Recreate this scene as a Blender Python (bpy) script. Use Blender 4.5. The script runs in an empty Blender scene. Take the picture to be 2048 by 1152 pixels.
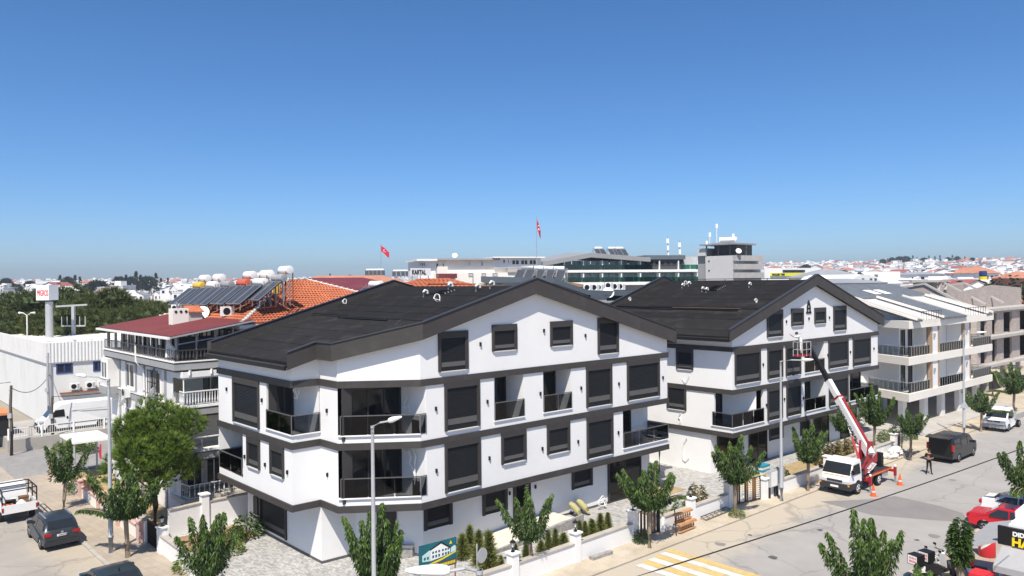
import bpy, math, random
from mathutils import Vector, Matrix
RND = random.Random(11)
SC = bpy.context.scene
COL = SC.collection
# ------------------------------------------------------------------ camera
FPX = 1500.0; CAMH = 13.8
PIT = math.radians(-0.458); ROLL = math.radians(0.525)
RM = Matrix.Rotation(math.pi/2+PIT, 3, 'X') @ Matrix.Rotation(-ROLL, 3, 'Z')
cam = bpy.data.cameras.new('camera'); cam.sensor_width = 36; cam.lens = FPX/2048*36
cam.clip_start = .1; cam.clip_end = 20000
camo = bpy.data.objects.new('camera', cam); COL.objects.link(camo)
camo.matrix_world = Matrix.Translation((0, 0, CAMH)) @ RM.to_4x4()
SC.camera = camo
# ------------------------------------------------------------------ sky and sun
SUN_EL = 57.0; SUN_AZ = 189.0           # azimuth of the sun, clockwise from +Y
W = bpy.data.worlds.new('World'); SC.world = W; W.use_nodes = True
nt = W.node_tree; nt.nodes.clear()
sky = nt.nodes.new('ShaderNodeTexSky'); sky.sky_type = 'NISHITA'; sky.sun_disc = False
sky.sun_elevation = math.radians(SUN_EL); sky.sun_rotation = math.radians(SUN_AZ)
sky.altitude = 20; sky.air_density = 0.75; sky.dust_density = 0.7; sky.ozone_density = 8.0
bg = nt.nodes.new('ShaderNodeBackground'); bg.inputs[1].default_value = 0.115
wo = nt.nodes.new('ShaderNodeOutputWorld')
hs = nt.nodes.new('ShaderNodeHueSaturation'); hs.inputs['Saturation'].default_value = 1.13; hs.inputs['Hue'].default_value = .499; hs.inputs['Value'].default_value = .90
nt.links.new(sky.outputs[0], hs.inputs['Color']); nt.links.new(hs.outputs[0], bg.inputs[0]); nt.links.new(bg.outputs[0], wo.inputs[0])
sl = bpy.data.lights.new('sun', 'SUN'); sl.energy = 4.4; sl.angle = math.radians(.5); sl.color = (1, .925, .805)
slo = bpy.data.objects.new('sun', sl); COL.objects.link(slo)
_e, _a = math.radians(SUN_EL), math.radians(SUN_AZ)
SDIR = Vector((math.sin(_a)*math.cos(_e), math.cos(_a)*math.cos(_e), math.sin(_e)))
slo.rotation_euler = (-SDIR).to_track_quat('-Z', 'Y').to_euler(); slo.location = SDIR*60
SC.view_settings.view_transform = 'Standard'; SC.view_settings.look = 'None'
SC.view_settings.exposure = 0.55; SC.view_settings.gamma = 1.0
SC.cycles.max_bounces = 6; SC.cycles.transparent_max_bounces = 12

# ------------------------------------------------------------------ survey helpers: where a sight line meets a real plane
def ray(u, v):
    return RM @ Vector(((u-1024)/FPX, -(v-576)/FPX, -1))
def atz(u, v, z=0.0):
    d = ray(u, v); t = (z-CAMH)/d.z
    return Vector((d.x*t, d.y*t, z))
def aty(u, v, Y):
    d = ray(u, v); t = Y/d.y
    return Vector((d.x*t, Y, CAMH+d.z*t))
F0 = Vector((1.05, 41.0, 0)); E1 = Vector((.759, .651, 0)); E2 = Vector((-.687, .727, 0))
Z3 = Vector((0, 0, 1))
A1 = math.atan2(E1.y, E1.x); A2 = math.atan2(E2.y, E2.x)
def ST(s, t, z=0.0):
    p = F0 + E1*s + E2*t; return Vector((p.x, p.y, z))
def toST(p):
    d = p-F0; det = E1.x*E2.y-E1.y*E2.x
    return ((d.x*E2.y-d.y*E2.x)/det, (E1.x*d.y-E1.y*d.x)/det)

# ------------------------------------------------------------------ materials
MATS = {}
def mk(name, col, rough=.6, var=.12, scale=3.0, bump=0.0, bscale=40.0, metal=0.0, spec=.3, dirt=None, stretch=None, emit=0):
    m = bpy.data.materials.new(name); m.use_nodes = True; n = m.node_tree; N = n.nodes; L = n.links
    b = N['Principled BSDF']; b.inputs['Roughness'].default_value = rough; b.inputs['Metallic'].default_value = metal
    b.inputs['Specular IOR Level'].default_value = spec
    tc = N.new('ShaderNodeTexCoord'); src = tc.outputs['Object']
    if stretch:
        mp = N.new('ShaderNodeMapping'); mp.inputs['Scale'].default_value = stretch; L.new(src, mp.inputs[0]); src = mp.outputs[0]
    no = N.new('ShaderNodeTexNoise'); no.inputs['Scale'].default_value = scale; no.inputs['Detail'].default_value = 6; no.inputs['Roughness'].default_value = .65
    L.new(src, no.inputs['Vector'])
    rp = N.new('ShaderNodeMapRange'); rp.inputs[1].default_value = .3; rp.inputs[2].default_value = .7
    rp.inputs[3].default_value = 1-var; rp.inputs[4].default_value = 1+var; L.new(no.outputs[0], rp.inputs[0])
    mx = N.new('ShaderNodeMix'); mx.data_type = 'RGBA'; mx.blend_type = 'MULTIPLY'; mx.inputs[0].default_value = 1
    mx.inputs[6].default_value = (*col, 1); L.new(rp.outputs[0], mx.inputs[7]); out = mx.outputs[2]
    if dirt:
        dcol, amt, dsc = dirt
        n2 = N.new('ShaderNodeTexNoise'); n2.inputs['Scale'].default_value = dsc; n2.inputs['Detail'].default_value = 8; n2.inputs['Roughness'].default_value = .7
        L.new(tc.outputs['Object'], n2.inputs['Vector'])
        r2 = N.new('ShaderNodeMapRange'); r2.inputs[1].default_value = .52; r2.inputs[2].default_value = .75; r2.inputs[3].default_value = 0; r2.inputs[4].default_value = amt
        L.new(n2.outputs[0], r2.inputs[0])
        m2 = N.new('ShaderNodeMix'); m2.data_type = 'RGBA'; m2.inputs[7].default_value = (*dcol, 1); L.new(r2.outputs[0], m2.inputs[0]); L.new(out, m2.inputs[6]); out = m2.outputs[2]
    L.new(out, b.inputs['Base Color'])
    if bump:
        n3 = N.new('ShaderNodeTexNoise'); n3.inputs['Scale'].default_value = bscale; n3.inputs['Detail'].default_value = 4; L.new(tc.outputs['Object'], n3.inputs['Vector'])
        bp = N.new('ShaderNodeBump'); bp.inputs['Strength'].default_value = bump; bp.inputs['Distance'].default_value = .02
        L.new(n3.outputs[0], bp.inputs['Height']); L.new(bp.outputs[0], b.inputs['Normal'])
    if emit:
        b.inputs['Emission Color'].default_value = (*col, 1); b.inputs['Emission Strength'].default_value = emit
    MATS[name] = m
    return m
def mkglass(name, tint, refl=.09, rough=.02):
    m = bpy.data.materials.new(name); m.use_nodes = True; n = m.node_tree; N = n.nodes; L = n.links; N.remove(N['Principled BSDF'])
    o = N['Material Output']; tr = N.new('ShaderNodeBsdfTransparent'); tr.inputs[0].default_value = (*tint, 1)
    gl = N.new('ShaderNodeBsdfGlossy'); gl.inputs['Roughness'].default_value = rough
    fr = N.new('ShaderNodeFresnel'); fr.inputs[0].default_value = 1.22
    ad = N.new('ShaderNodeMath'); ad.operation = 'ADD'; ad.inputs[1].default_value = refl-.04; L.new(fr.outputs[0], ad.inputs[0])
    mx = N.new('ShaderNodeMixShader'); L.new(ad.outputs[0], mx.inputs[0]); L.new(tr.outputs[0], mx.inputs[1]); L.new(gl.outputs[0], mx.inputs[2]); L.new(mx.outputs[0], o.inputs[0])
    MATS[name] = m; return m
def mkbrick(name, c1, c2, mortar, bw, bh, msize=.02, bump=.5, rough=.85, rot=0.0, vert=False, var=.1):
    m = mk(name, c1, rough, var, .6); n = m.node_tree; N = n.nodes; L = n.links; b = N['Principled BSDF']
    tc = [x for x in N if x.type == 'TEX_COORD'][0]
    mp = N.new('ShaderNodeMapping'); mp.inputs['Rotation'].default_value = (0, 0, rot); L.new(tc.outputs['Object'], mp.inputs[0])
    src = mp.outputs[0]
    if vert:       # lay the courses on upright walls: (x+y, z)
        sp = N.new('ShaderNodeSeparateXYZ'); L.new(src, sp.inputs[0]); ad = N.new('ShaderNodeMath'); ad.operation = 'ADD'
        L.new(sp.outputs[0], ad.inputs[0]); L.new(sp.outputs[1], ad.inputs[1]); cb = N.new('ShaderNodeCombineXYZ'); L.new(ad.outputs[0], cb.inputs[0]); L.new(sp.outputs[2], cb.inputs[1]); src = cb.outputs[0]
    br = N.new('ShaderNodeTexBrick'); br.inputs['Color1'].default_value = (*c1, 1); br.inputs['Color2'].default_value = (*c2, 1); br.inputs['Mortar'].default_value = (*mortar, 1)
    br.inputs['Scale'].default_value = 1; br.inputs['Brick Width'].default_value = bw; br.inputs['Row Height'].default_value = bh; br.inputs['Mortar Size'].default_value = msize; br.inputs['Bias'].default_value = 0
    L.new(src, br.inputs['Vector'])
    mx = [x for x in N if x.type == 'MIX'][0]; L.new(br.outputs[0], mx.inputs[6])
    bp = N.new('ShaderNodeBump'); bp.inputs['Strength'].default_value = bump; bp.inputs['Distance'].default_value = .02; bp.invert = True
    L.new(br.outputs[1], bp.inputs['Height']); L.new(bp.outputs[0], b.inputs['Normal'])
    return m
mk('white', (.80, .795, .785), .75, .035, .35, .12, 30, dirt=((.60, .57, .53), .17, .45))
mk('white_old', (.74, .73, .71), .8, .06, .5, .15, 20, dirt=((.45, .42, .38), .35, .6))
mk('ware_white', (.72, .72, .70), .7, .05, .4, .1, 20, dirt=((.48, .46, .43), .35, .35), stretch=(1, 1, .25))
mk('cream', (.79, .75, .68), .8, .05, .4, .12, 25, dirt=((.5, .46, .4), .15, .6))
mk('cream_dark', (.56, .52, .46), .8, .06, .4, .1, 25)
mk('tan', (.36, .25, .17), .7, .12, 4, stretch=(6, 6, .4))
mk('anthracite', (.056, .051, .049), .55, .10, 1.2, .05, 30, spec=.25, dirt=((.13, .12, .11), .30, 1.3))
mk('anth_frame', (.050, .046, .045), .5, .06, 2, spec=.25)
mk('shutter', (.014, .015, .0165), .5, .10, 2, spec=.2, stretch=(.3, .3, 6))
mk('shutter_band', (.10, .098, .095), .5, .08, 3, spec=.4)
mk('dark_glass', (.008, .009, .011), .06, .02, 1, spec=.35)
mk('black', (.012, .012, .013), .5, .08, 3)
mk('membrane', (.0155, .0145, .014), .85, .18, .9, .4, 60, spec=.15, dirt=((.045, .042, .039), .75, .8))
mk('membrane_b', (.021, .0197, .019), .82, .2, .6, .4, 50, spec=.15, dirt=((.06, .056, .052), .75, 1.1))
mk('gutter', (.085, .085, .09), .4, .08, 3, metal=.5, spec=.5)
mk('rail_grey', (.16, .16, .165), .35, .08, 4, metal=.5)
mk('steel', (.42, .43, .44), .38, .08, 4, metal=.6)
mk('galv', (.46, .47, .48), .5, .10, 6, metal=.3, dirt=((.3, .28, .26), .3, 3))
mk('pipe_white', (.78, .77, .74), .5, .05, 5)
mk('floor_tile', (.50, .49, .47), .5, .07, 3)
mkglass('smoked_glass', (.40, .42, .45), .055)
mkglass('clear_glass', (.72, .76, .76), .10)
mkglass('green_glass', (.10, .50, .40), .10)
mk('hotel_glass', (.20, .30, .32), .15, .25, .6, spec=.6)
mk('window_dark', (.022, .026, .030), .07, .05, 2, spec=.5)
mk('window_blue', (.035, .055, .065), .06, .08, 1, spec=.6)
mk('asphalt', (.245, .236, .228), .9, .10, .35, .5, 55, dirt=((.34, .315, .28), .85, .22))
def mkroad(name, base, dust, half, axis):
    m = mk(name, base, .9, .10, .35, .5, 55, dirt=((.37, .35, .325), .8, .25)); n = m.node_tree; N = n.nodes; L = n.links; b = N['Principled BSDF']
    tc = [x for x in N if x.type == 'TEX_COORD'][0]; src = b.inputs['Base Color'].links[0].from_socket
    dp = N.new('ShaderNodeVectorMath'); dp.operation = 'DOT_PRODUCT'; dp.inputs[1].default_value = axis; L.new(tc.outputs['Object'], dp.inputs[0])
    no = N.new('ShaderNodeTexNoise'); no.inputs['Scale'].default_value = .35; no.inputs['Detail'].default_value = 9; no.inputs['Roughness'].default_value = .72; L.new(tc.outputs['Object'], no.inputs['Vector'])
    ma = N.new('ShaderNodeMath'); ma.operation = 'MULTIPLY_ADD'; ma.inputs[1].default_value = 5.2; L.new(no.outputs[0], ma.inputs[0]); L.new(dp.outputs['Value'], ma.inputs[2])
    r = N.new('ShaderNodeMapRange'); r.interpolation_type = 'SMOOTHSTEP'; r.inputs[1].default_value = half+.6; r.inputs[2].default_value = half+2.7; r.inputs[3].default_value = 0; r.inputs[4].default_value = .92; L.new(ma.outputs[0], r.inputs[0])
    mx = N.new('ShaderNodeMix'); mx.data_type = 'RGBA'; mx.inputs[7].default_value = (*dust, 1); L.new(r.outputs[0], mx.inputs[0]); L.new(src, mx.inputs[6])
    vo = N.new('ShaderNodeTexVoronoi'); vo.feature = 'DISTANCE_TO_EDGE'; vo.inputs['Scale'].default_value = .16
    nd = N.new('ShaderNodeTexNoise'); nd.inputs['Scale'].default_value = .8; nd.inputs['Detail'].default_value = 5; L.new(tc.outputs['Object'], nd.inputs['Vector']); va = N.new('ShaderNodeVectorMath'); va.operation = 'MULTIPLY_ADD'; va.inputs[1].default_value = (1.6, 1.6, 0); L.new(nd.outputs['Color'], va.inputs[0]); L.new(tc.outputs['Object'], va.inputs[2]); L.new(va.outputs[0], vo.inputs['Vector'])
    r2 = N.new('ShaderNodeMapRange'); r2.inputs[1].default_value = .0; r2.inputs[2].default_value = .010; r2.inputs[3].default_value = .35; r2.inputs[4].default_value = 0; L.new(vo.outputs['Distance'], r2.inputs[0])
    m2 = N.new('ShaderNodeMix'); m2.data_type = 'RGBA'; m2.inputs[7].default_value = (.10, .095, .09, 1); L.new(r2.outputs[0], m2.inputs[0]); L.new(mx.outputs[2], m2.inputs[6]); L.new(m2.outputs[2], b.inputs['Base Color']); return m
mkroad('road_main', (.335, .320, .302), (.47, .41, .325), 4.85, tuple(E2)); mkroad('road_side', (.335, .308, .272), (.43, .375, .295), 6.0, tuple(E1))
mk('asphalt_patch', (.225, .215, .206), .9, .10, .6, .5, 60)
mk('asphalt_tan', (.335, .305, .265), .9, .12, .3, .5, 50, dirt=((.24, .225, .21), .7, .2))
mk('dirt', (.46, .395, .305), .95, .18, .7, .7, 18, dirt=((.57, .53, .46), .8, .5))
mk('soil', (.30, .20, .115), .95, .18, 1.5, .8, 15)
mk('sand_lawn', (.37, .28, .15), .95, .2, 1.2, .8, 14, dirt=((.13, .16, .05), .5, 1.5))
mk('kerb', (.42, .39, .345), .85, .14, 2, .3, 25, dirt=((.43, .36, .27), .8, 1.2))
mk('ground', (.30, .27, .22), .95, .2, .02, 0, dirt=((.13, .15, .07), .8, .01))
mkbrick('pavers', (.52, .51, .49), (.30, .295, .285), (.22, .215, .20), .22, .11, .006, .35, .85, A1)
mkbrick('pavers_b', (.42, .40, .37), (.34, .32, .30), (.2, .19, .18), .3, .15, .006, .35, .85, A1)
mkbrick('cobble', (.33, .32, .31), (.26, .25, .245), (.2, .19, .18), .3, .15, .01, .4, .85, A2)
mkbrick('sidewalk', (.40, .345, .275), (.35, .30, .245), (.26, .22, .18), .4, .4, .008, .3, .9, A1)
mkbrick('blockwork', (.47, .395, .355), (.39, .33, .295), (.33, .31, .285), .60, .25, .018, .5, .9, 0, True)
mkbrick('slate', (.165, .18, .20), (.125, .138, .155), (.07, .075, .08), .5, .25, .012, .4, .6, A1)
mk('marble', (.66, .61, .53), .45, .06, 1.5)
mk('stone_wall', (.30, .29, .28), .85, .35, 5, .8, 12)
mk('concrete', (.43, .41, .385), .85, .10, .8, .3, 15, dirt=((.25, .235, .21), .4, 1))
mk('concrete_b', (.40, .375, .34), .9, .12, .5, .3, 20, dirt=((.28, .26, .23), .5, .8))
mk('bark', (.27, .215, .155), .9, .25, 8, .8, 30, stretch=(1, 1, .25))
mk('bark_pine', (.10, .065, .045), .9, .3, 8, .9, 25, stretch=(1, 1, .3))
mk('palm_bark', (.16, .12, .085), .9, .3, 12, .8, 30)
def mkleaf(name, col, col2, tl=.25):
    m = mk(name, col, .5, .0, 1, spec=.35); n = m.node_tree; N = n.nodes; L = n.links; b = N['Principled BSDF']
    at = N.new('ShaderNodeAttribute'); at.attribute_name = 'tone'
    mx = [x for x in N if x.type == 'MIX'][0]; mx.blend_type = 'MIX'; mx.inputs[6].default_value = (*col, 1); mx.inputs[7].default_value = (*col2, 1)
    for l in list(mx.inputs[7].links): L.remove(l)
    L.new(at.outputs['Fac'], mx.inputs[0])
    o = N['Material Output']; tr = N.new('ShaderNodeBsdfTranslucent'); L.new(mx.outputs[2], tr.inputs[0])
    ms = N.new('ShaderNodeMixShader'); ms.inputs[0].default_value = tl; L.new(b.outputs[0], ms.inputs[1]); L.new(tr.outputs[0], ms.inputs[2]); L.new(ms.outputs[0], o.inputs[0])
    return m
mkleaf('leaf', (.026, .052, .014), (.125, .215, .036))
mkleaf('leaf_lime', (.085, .135, .028), (.22, .26, .06))
mkleaf('needle', (.068, .122, .020), (.26, .36, .055), .28)
mkleaf('needle_dark', (.034, .052, .012), (.13, .155, .032), .12)
mkleaf('conifer', (.080, .105, .028), (.26, .28, .08), .2)
mkleaf('leaf_dry', (.12, .10, .04), (.30, .24, .10), .2)
mkleaf('far_leaf', (.020, .032, .014), (.045, .062, .026), .1)
mk('terracotta', (.47, .150, .072), .75, .22, 1.6, .2, 20, dirt=((.30, .12, .07), .5, 1.2))
mk('terracotta_far', (.44, .20, .13), .8, .2, .4)
mk('maroon', (.165, .032, .035), .5, .08, .8, spec=.4, dirt=((.23, .08, .075), .5, .5))
mk('red_far', (.33, .11, .09), .8, .2, .3)
mk('grey_roof_far', (.28, .30, .32), .7, .12, .2)
mk('trim_pale', (.55, .55, .55), .7, .05, 1)
mk('trim_grey', (.33, .335, .34), .7, .06, 1)
mk('trim_dark', (.10, .10, .105), .6, .06, 1)
mk('bluegrey', (.115, .14, .165), .55, .08, .5)
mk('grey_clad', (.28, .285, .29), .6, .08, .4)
mk('dark_clad', (.075, .075, .08), .6, .08, .4)
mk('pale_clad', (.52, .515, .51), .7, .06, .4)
mk('tank_white', (.80, .80, .78), .4, .04, 4)
mk('tank_yellow', (.72, .46, .06), .4, .05, 4)
mk('tank_red', (.62, .12, .06), .4, .06, 4)
mk('tank_grey', (.42, .43, .44), .35, .06, 4, metal=.3)
mk('collector', (.055, .060, .070), .4, .1, 3, spec=.35)
mk('sign_white', (.80, .80, .79), .5, .03, 2)
mk('sign_red', (.62, .035, .045), .5, .03, 2)
mk('flag_red', (.60, .02, .05), .7, .05, 2)
mk('sign_yellow', (.85, .62, .02), .5, .03, 2)
mk('yellow_green', (.75, .72, .05), .5, .03, 2)
mk('sign_teal', (.012, .12, .155), .45, .15, 2)
mk('sign_pale', (.50, .68, .66), .45, .1, 6)
mk('sign_blue', (.03, .28, .42), .45, .05, 2)
mk('pink', (.58, .38, .33), .8, .08, 2, .2, 20)
mk('line_white', (.60, .585, .55), .8, .14, 3, dirt=((.36, .34, .31), .95, 1.8))
mk('line_yellow', (.56, .41, .16), .8, .14, 3, dirt=((.38, .34, .28), .95, 1.8))
mk('wood', (.22, .12, .06), .7, .25, 6, .3, 20, stretch=(1, 1, .2))
mk('wood_pole', (.13, .105, .085), .85, .25, 6, .5, 20, stretch=(2, 2, .2))
mk('terrac_bench', (.50, .27, .13), .8, .15, 3, .3, 20)
mk('car_grey', (.045, .055, .066), .28, .05, 1, metal=.4, spec=.5)
mk('car_dark', (.035, .05, .06), .28, .05, 1, metal=.3, spec=.5)
mk('car_white', (.80, .80, .79), .3, .03, 1, spec=.5)
mk('car_red', (.50, .012, .022), .28, .04, 1, spec=.5)
mk('car_black', (.014, .014, .016), .25, .05, 1, spec=.5)
mk('crane_red', (.33, .016, .024), .38, .06, 2, spec=.5)
mk('rubber', (.018, .018, .018), .85, .15, 8)
mk('rim', (.50, .51, .52), .35, .06, 6, metal=.6)
mk('lens_red', (.40, .012, .015), .2, .03, 4)
mk('lens_clear', (.55, .56, .57), .15, .03, 4, spec=.6)
mk('lens_amber', (.80, .28, .03), .2, .03, 4)
mk('plastic_dark', (.035, .035, .037), .6, .08, 6)
mk('cone_orange', (.72, .13, .045), .6, .08, 5)
mk('cloth_white', (.72, .71, .68), .9, .1, 4, .3, 20)
mk('cloth_black', (.014, .014, .016), .9, .15, 4, .3, 30)
mk('cloth_blue', (.30, .36, .46), .9, .1, 4, .3, 30)
mk('skin', (.36, .20, .13), .55, .06, 6)
mk('hair', (.012, .010, .009), .7, .1, 20)
mk('sheet_white', (.70, .72, .76), .9, .06, 3)
mk('yellow_sack', (.38, .35, .17), .7, .12, 3)
mk('awning_grey', (.36, .36, .37), .8, .06, 2)
mk('tarp', (.020, .020, .022), .6, .2, 2)
mk('orange_top', (.60, .24, .10), .8, .12, 2)
mk('blue_frame', (.035, .06, .20), .5, .06, 3)
mk('wire', (.02, .02, .02), .6, .05, 5)
mk('rust', (.24, .10, .055), .8, .25, 5)

# ------------------------------------------------------------------ mesh builder
def basis(d):
    d = d.normalized(); a = Vector((0, 0, 1)) if abs(d.z) < .95 else Vector((1, 0, 0))
    x = d.cross(a).normalized(); return x, x.cross(d).normalized()
class MB:
    def __init__(s): s.v = []; s.f = []; s.m = []; s.t = []
    def face(s, pts, mi=0, tone=None):
        i = len(s.v); s.v += [tuple(p) for p in pts]; s.f.append(tuple(range(i, i+len(pts)))); s.m.append(mi)
        if tone is not None: s.t += [tone]*len(pts)
        return s
    def hexa(s, p, mi=0):       # p: 4 bottom points then 4 top points, counter-clockwise
        i = len(s.v); s.v += [tuple(q) for q in p]
        for q in ((3, 2, 1, 0), (4, 5, 6, 7), (0, 1, 5, 4), (1, 2, 6, 5), (2, 3, 7, 6), (3, 0, 4, 7)):
            s.f.append(tuple(i+k for k in q)); s.m.append(mi)
        return s
    def box(s, x0, x1, y0, y1, z0, z1, mi=0):
        return s.hexa([(x0, y0, z0), (x1, y0, z0), (x1, y1, z0), (x0, y1, z0), (x0, y0, z1), (x1, y0, z1), (x1, y1, z1), (x0, y1, z1)], mi)
    def bar(s, a, b, w, h=None, up=Z3, mi=0):
        a = Vector(a); b = Vector(b); h = h or w; d = (b-a).normalized()
        x = d.cross(up)
        if x.length < 1e-4: x = d.cross(Vector((1, 0, 0)))
        x = x.normalized(); y = x.cross(d).normalized()
        q = [x*-w/2-y*h/2, x*w/2-y*h/2, x*w/2+y*h/2, x*-w/2+y*h/2]
        return s.hexa([a+q[0], a+q[1], b+q[1], b+q[0], a+q[3], a+q[2], b+q[2], b+q[3]], mi)
    def prism(s, poly, z0, z1, mi=0, bottom=True):
        n = len(poly); i = len(s.v)
        f0 = z0 if callable(z0) else (lambda p: z0); f1 = z1 if callable(z1) else (lambda p: z1)
        s.v += [(p[0], p[1], f0(p)) for p in poly]+[(p[0], p[1], f1(p)) for p in poly]
        for k in range(n):
            j = (k+1) % n; s.f.append((i+k, i+j, i+n+j, i+n+k)); s.m.append(mi)
        s.f.append(tuple(i+n+k for k in range(n))); s.m.append(mi)
        if bottom: s.f.append(tuple(i+n-1-k for k in range(n))); s.m.append(mi)
        return s
    def tube(s, pts, r, n=8, mi=0, cap=True):
        pts = [Vector(p) for p in pts]; rs = r if isinstance(r, (list, tuple)) else [r]*len(pts); i = len(s.v); px = None
        for k, p in enumerate(pts):
            d = (pts[min(k+1, len(pts)-1)]-pts[max(k-1, 0)])
            if d.length < 1e-6: d = Vector((0, 0, 1))
            d = d.normalized()
            if px is None: x, y = basis(d)
            else:
                x = (px-d*px.dot(d))
                x = x.normalized() if x.length > 1e-4 else basis(d)[0]
                y = d.cross(x).normalized()
            px = x
            for q in range(n):
                a = 2*math.pi*q/n; s.v.append(tuple(p+x*math.cos(a)*rs[k]+y*math.sin(a)*rs[k]))
        for k in range(len(pts)-1):
            for q in range(n):
                a = i+k*n+q; b = i+k*n+(q+1) % n; s.f.append((a, b, b+n, a+n)); s.m.append(mi)
        if cap:
            s.f.append(tuple(i+n-1-q for q in range(n))); s.m.append(mi); e = i+(len(pts)-1)*n; s.f.append(tuple(e+q for q in range(n))); s.m.append(mi)
        return s
    def lathe(s, prof, c=(0, 0, 0), axis=(0, 0, 1), n=16, mi=0):
        c = Vector(c); ax = Vector(axis).normalized(); x, y = basis(ax); i = len(s.v)
        for r, h in prof:
            for q in range(n):
                a = 2*math.pi*q/n; s.v.append(tuple(c+ax*h+x*math.cos(a)*r+y*math.sin(a)*r))
        for k in range(len(prof)-1):
            for q in range(n):
                a = i+k*n+q; b = i+k*n+(q+1) % n; s.f.append((a, b, b+n, a+n)); s.m.append(mi)
        s.f.append(tuple(i+n-1-q for q in range(n))); s.m.append(mi); e = i+(len(prof)-1)*n; s.f.append(tuple(e+q for q in range(n))); s.m.append(mi)
        return s
    def xf(s, M):
        s.v = [tuple(M @ Vector(p)) for p in s.v]; return s
ORG = {}
def mesh_of(name, mb, mats, off=None, smooth=False):
    me = bpy.data.meshes.new(name)
    vv = mb.v if off is None else [(a-off[0], b-off[1], c-off[2]) for a, b, c in mb.v]
    me.from_pydata(vv, [], mb.f)
    mats = mats if isinstance(mats, (list, tuple)) else [mats]
    for k in mats: me.materials.append(MATS[k])
    if len(mats) > 1: me.polygons.foreach_set('material_index', mb.m)
    if len(mb.t) == len(mb.v) and mb.t:
        at = me.attributes.new('tone', 'FLOAT', 'POINT'); at.data.foreach_set('value', mb.t)
    if smooth:
        me.polygons.foreach_set('use_smooth', [True]*len(mb.f))
        try: me.set_sharp_from_angle(angle=math.radians(38))
        except Exception: pass
    me.update(); return me
def tag(o, label=None, cat=None, group=None, kind=None):
    if label: o['label'] = label
    if cat: o['category'] = cat
    if group: o['group'] = group
    if kind: o['kind'] = kind
    return o
def empty(name, loc, rz=0, label=None, cat=None, group=None):
    o = bpy.data.objects.new(name, None); o.empty_display_size = .3; COL.objects.link(o); o.location = loc; o.rotation_euler = (0, 0, rz)
    ORG[o] = Vector(loc) if rz == 0 else Vector((0, 0, 0))
    return tag(o, label, cat, group)
def part(name, mb, mats, parent=None, smooth=False, world=True, label=None, kind=None):
    """one mesh object under parent; world=True: the builder holds world coordinates"""
    off = ORG.get(parent) if (parent is not None and world) else None
    if parent is None and mb.v:
        n = len(mb.v); off = (sum(p[0] for p in mb.v)/n, sum(p[1] for p in mb.v)/n, min(p[2] for p in mb.v))
    o = bpy.data.objects.new(name, mesh_of(name, mb, mats, off, smooth)); COL.objects.link(o)
    if parent is not None: o.parent = parent; ORG[o] = ORG.get(parent, Vector((0, 0, 0)))
    else: o.location = off; ORG[o] = Vector(off)
    return tag(o, label, None, None, kind)
def solo(name, mb, mats, label, cat, group=None, smooth=False):
    return tag(part(name, mb, mats, None, smooth), label, cat, group)
def struct(name, mb, mats, smooth=False):
    return tag(part(name, mb, mats, None, smooth), None, None, None, 'structure')
def linked(name, me, parent=None, loc=(0, 0, 0), rot=(0, 0, 0), scale=None):
    o = bpy.data.objects.new(name, me); COL.objects.link(o); o.parent = parent; o.location = loc; o.rotation_euler = rot
    if scale: o.scale = scale
    ORG[o] = ORG.get(parent, Vector((0, 0, 0)))
    return o
KIDS = {}
def kids(o):
    return [c for c in o.children]
def copy_tree(o, parent=None, label=None, group=None):
    c = o.copy(); COL.objects.link(c); c.parent = parent
    if label: c['label'] = label
    if group: c['group'] = group
    for ch in kids(o): copy_tree(ch, c)
    return c
def text(name, body, size, mat, parent, loc, xdir, updir=Z3, depth=.02, center=False, sx=1.0, bold=0.0):
    cu = bpy.data.curves.new(name, 'FONT'); cu.body = body; cu.size = size; cu.extrude = depth; cu.offset = bold
    if center: cu.align_x = 'CENTER'
    tmp = bpy.data.objects.new('tmp', cu); COL.objects.link(tmp)
    dg = bpy.context.evaluated_depsgraph_get(); me = bpy.data.meshes.new_from_object(tmp.evaluated_get(dg))
    bpy.data.objects.remove(tmp); me.materials.clear(); me.materials.append(MATS[mat])
    x = Vector(xdir).normalized(); y = Vector(updir).normalized(); z = x.cross(y)
    M = Matrix((x, y, z)).transposed().to_4x4()
    me.transform(Matrix.Translation(Vector(loc)-ORG.get(parent, Vector((0, 0, 0)))) @ M @ Matrix.Diagonal((sx, 1, 1, 1)))
    o = bpy.data.objects.new(name, me); COL.objects.link(o); o.parent = parent; ORG[o] = ORG.get(parent, Vector((0, 0, 0)))
    return o

# ------------------------------------------------------------------ facade frame: s along, o outward, z up
class Fr:
    def __init__(s, A, B):
        s.A = Vector((A[0], A[1], 0)); s.B = Vector((B[0], B[1], 0)); s.L = (s.B-s.A).length; s.d = (s.B-s.A)/s.L; s.n = Vector((s.d.y, -s.d.x, 0))
    def P(s, a, o, z): return s.A+s.d*a+s.n*o+Vector((0, 0, z))
    def px(s, u, v):
        d = ray(u, v); nn = s.n; t = nn.dot(s.A-Vector((0, 0, 0)))/(nn.x*d.x+nn.y*d.y); p = Vector((d.x*t, d.y*t, CAMH+d.z*t))
        return (p-s.A).dot(s.d), p.z
    def box(s, mb, a0, a1, o0, o1, z0, z1, mi=0):
        return mb.hexa([s.P(a0, o1, z0), s.P(a1, o1, z0), s.P(a1, o0, z0), s.P(a0, o0, z0), s.P(a0, o1, z1), s.P(a1, o1, z1), s.P(a1, o0, z1), s.P(a0, o0, z1)], mi)
    def off(s, o):
        return Fr(s.P(0, o, 0), s.P(s.L, o, 0))
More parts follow.
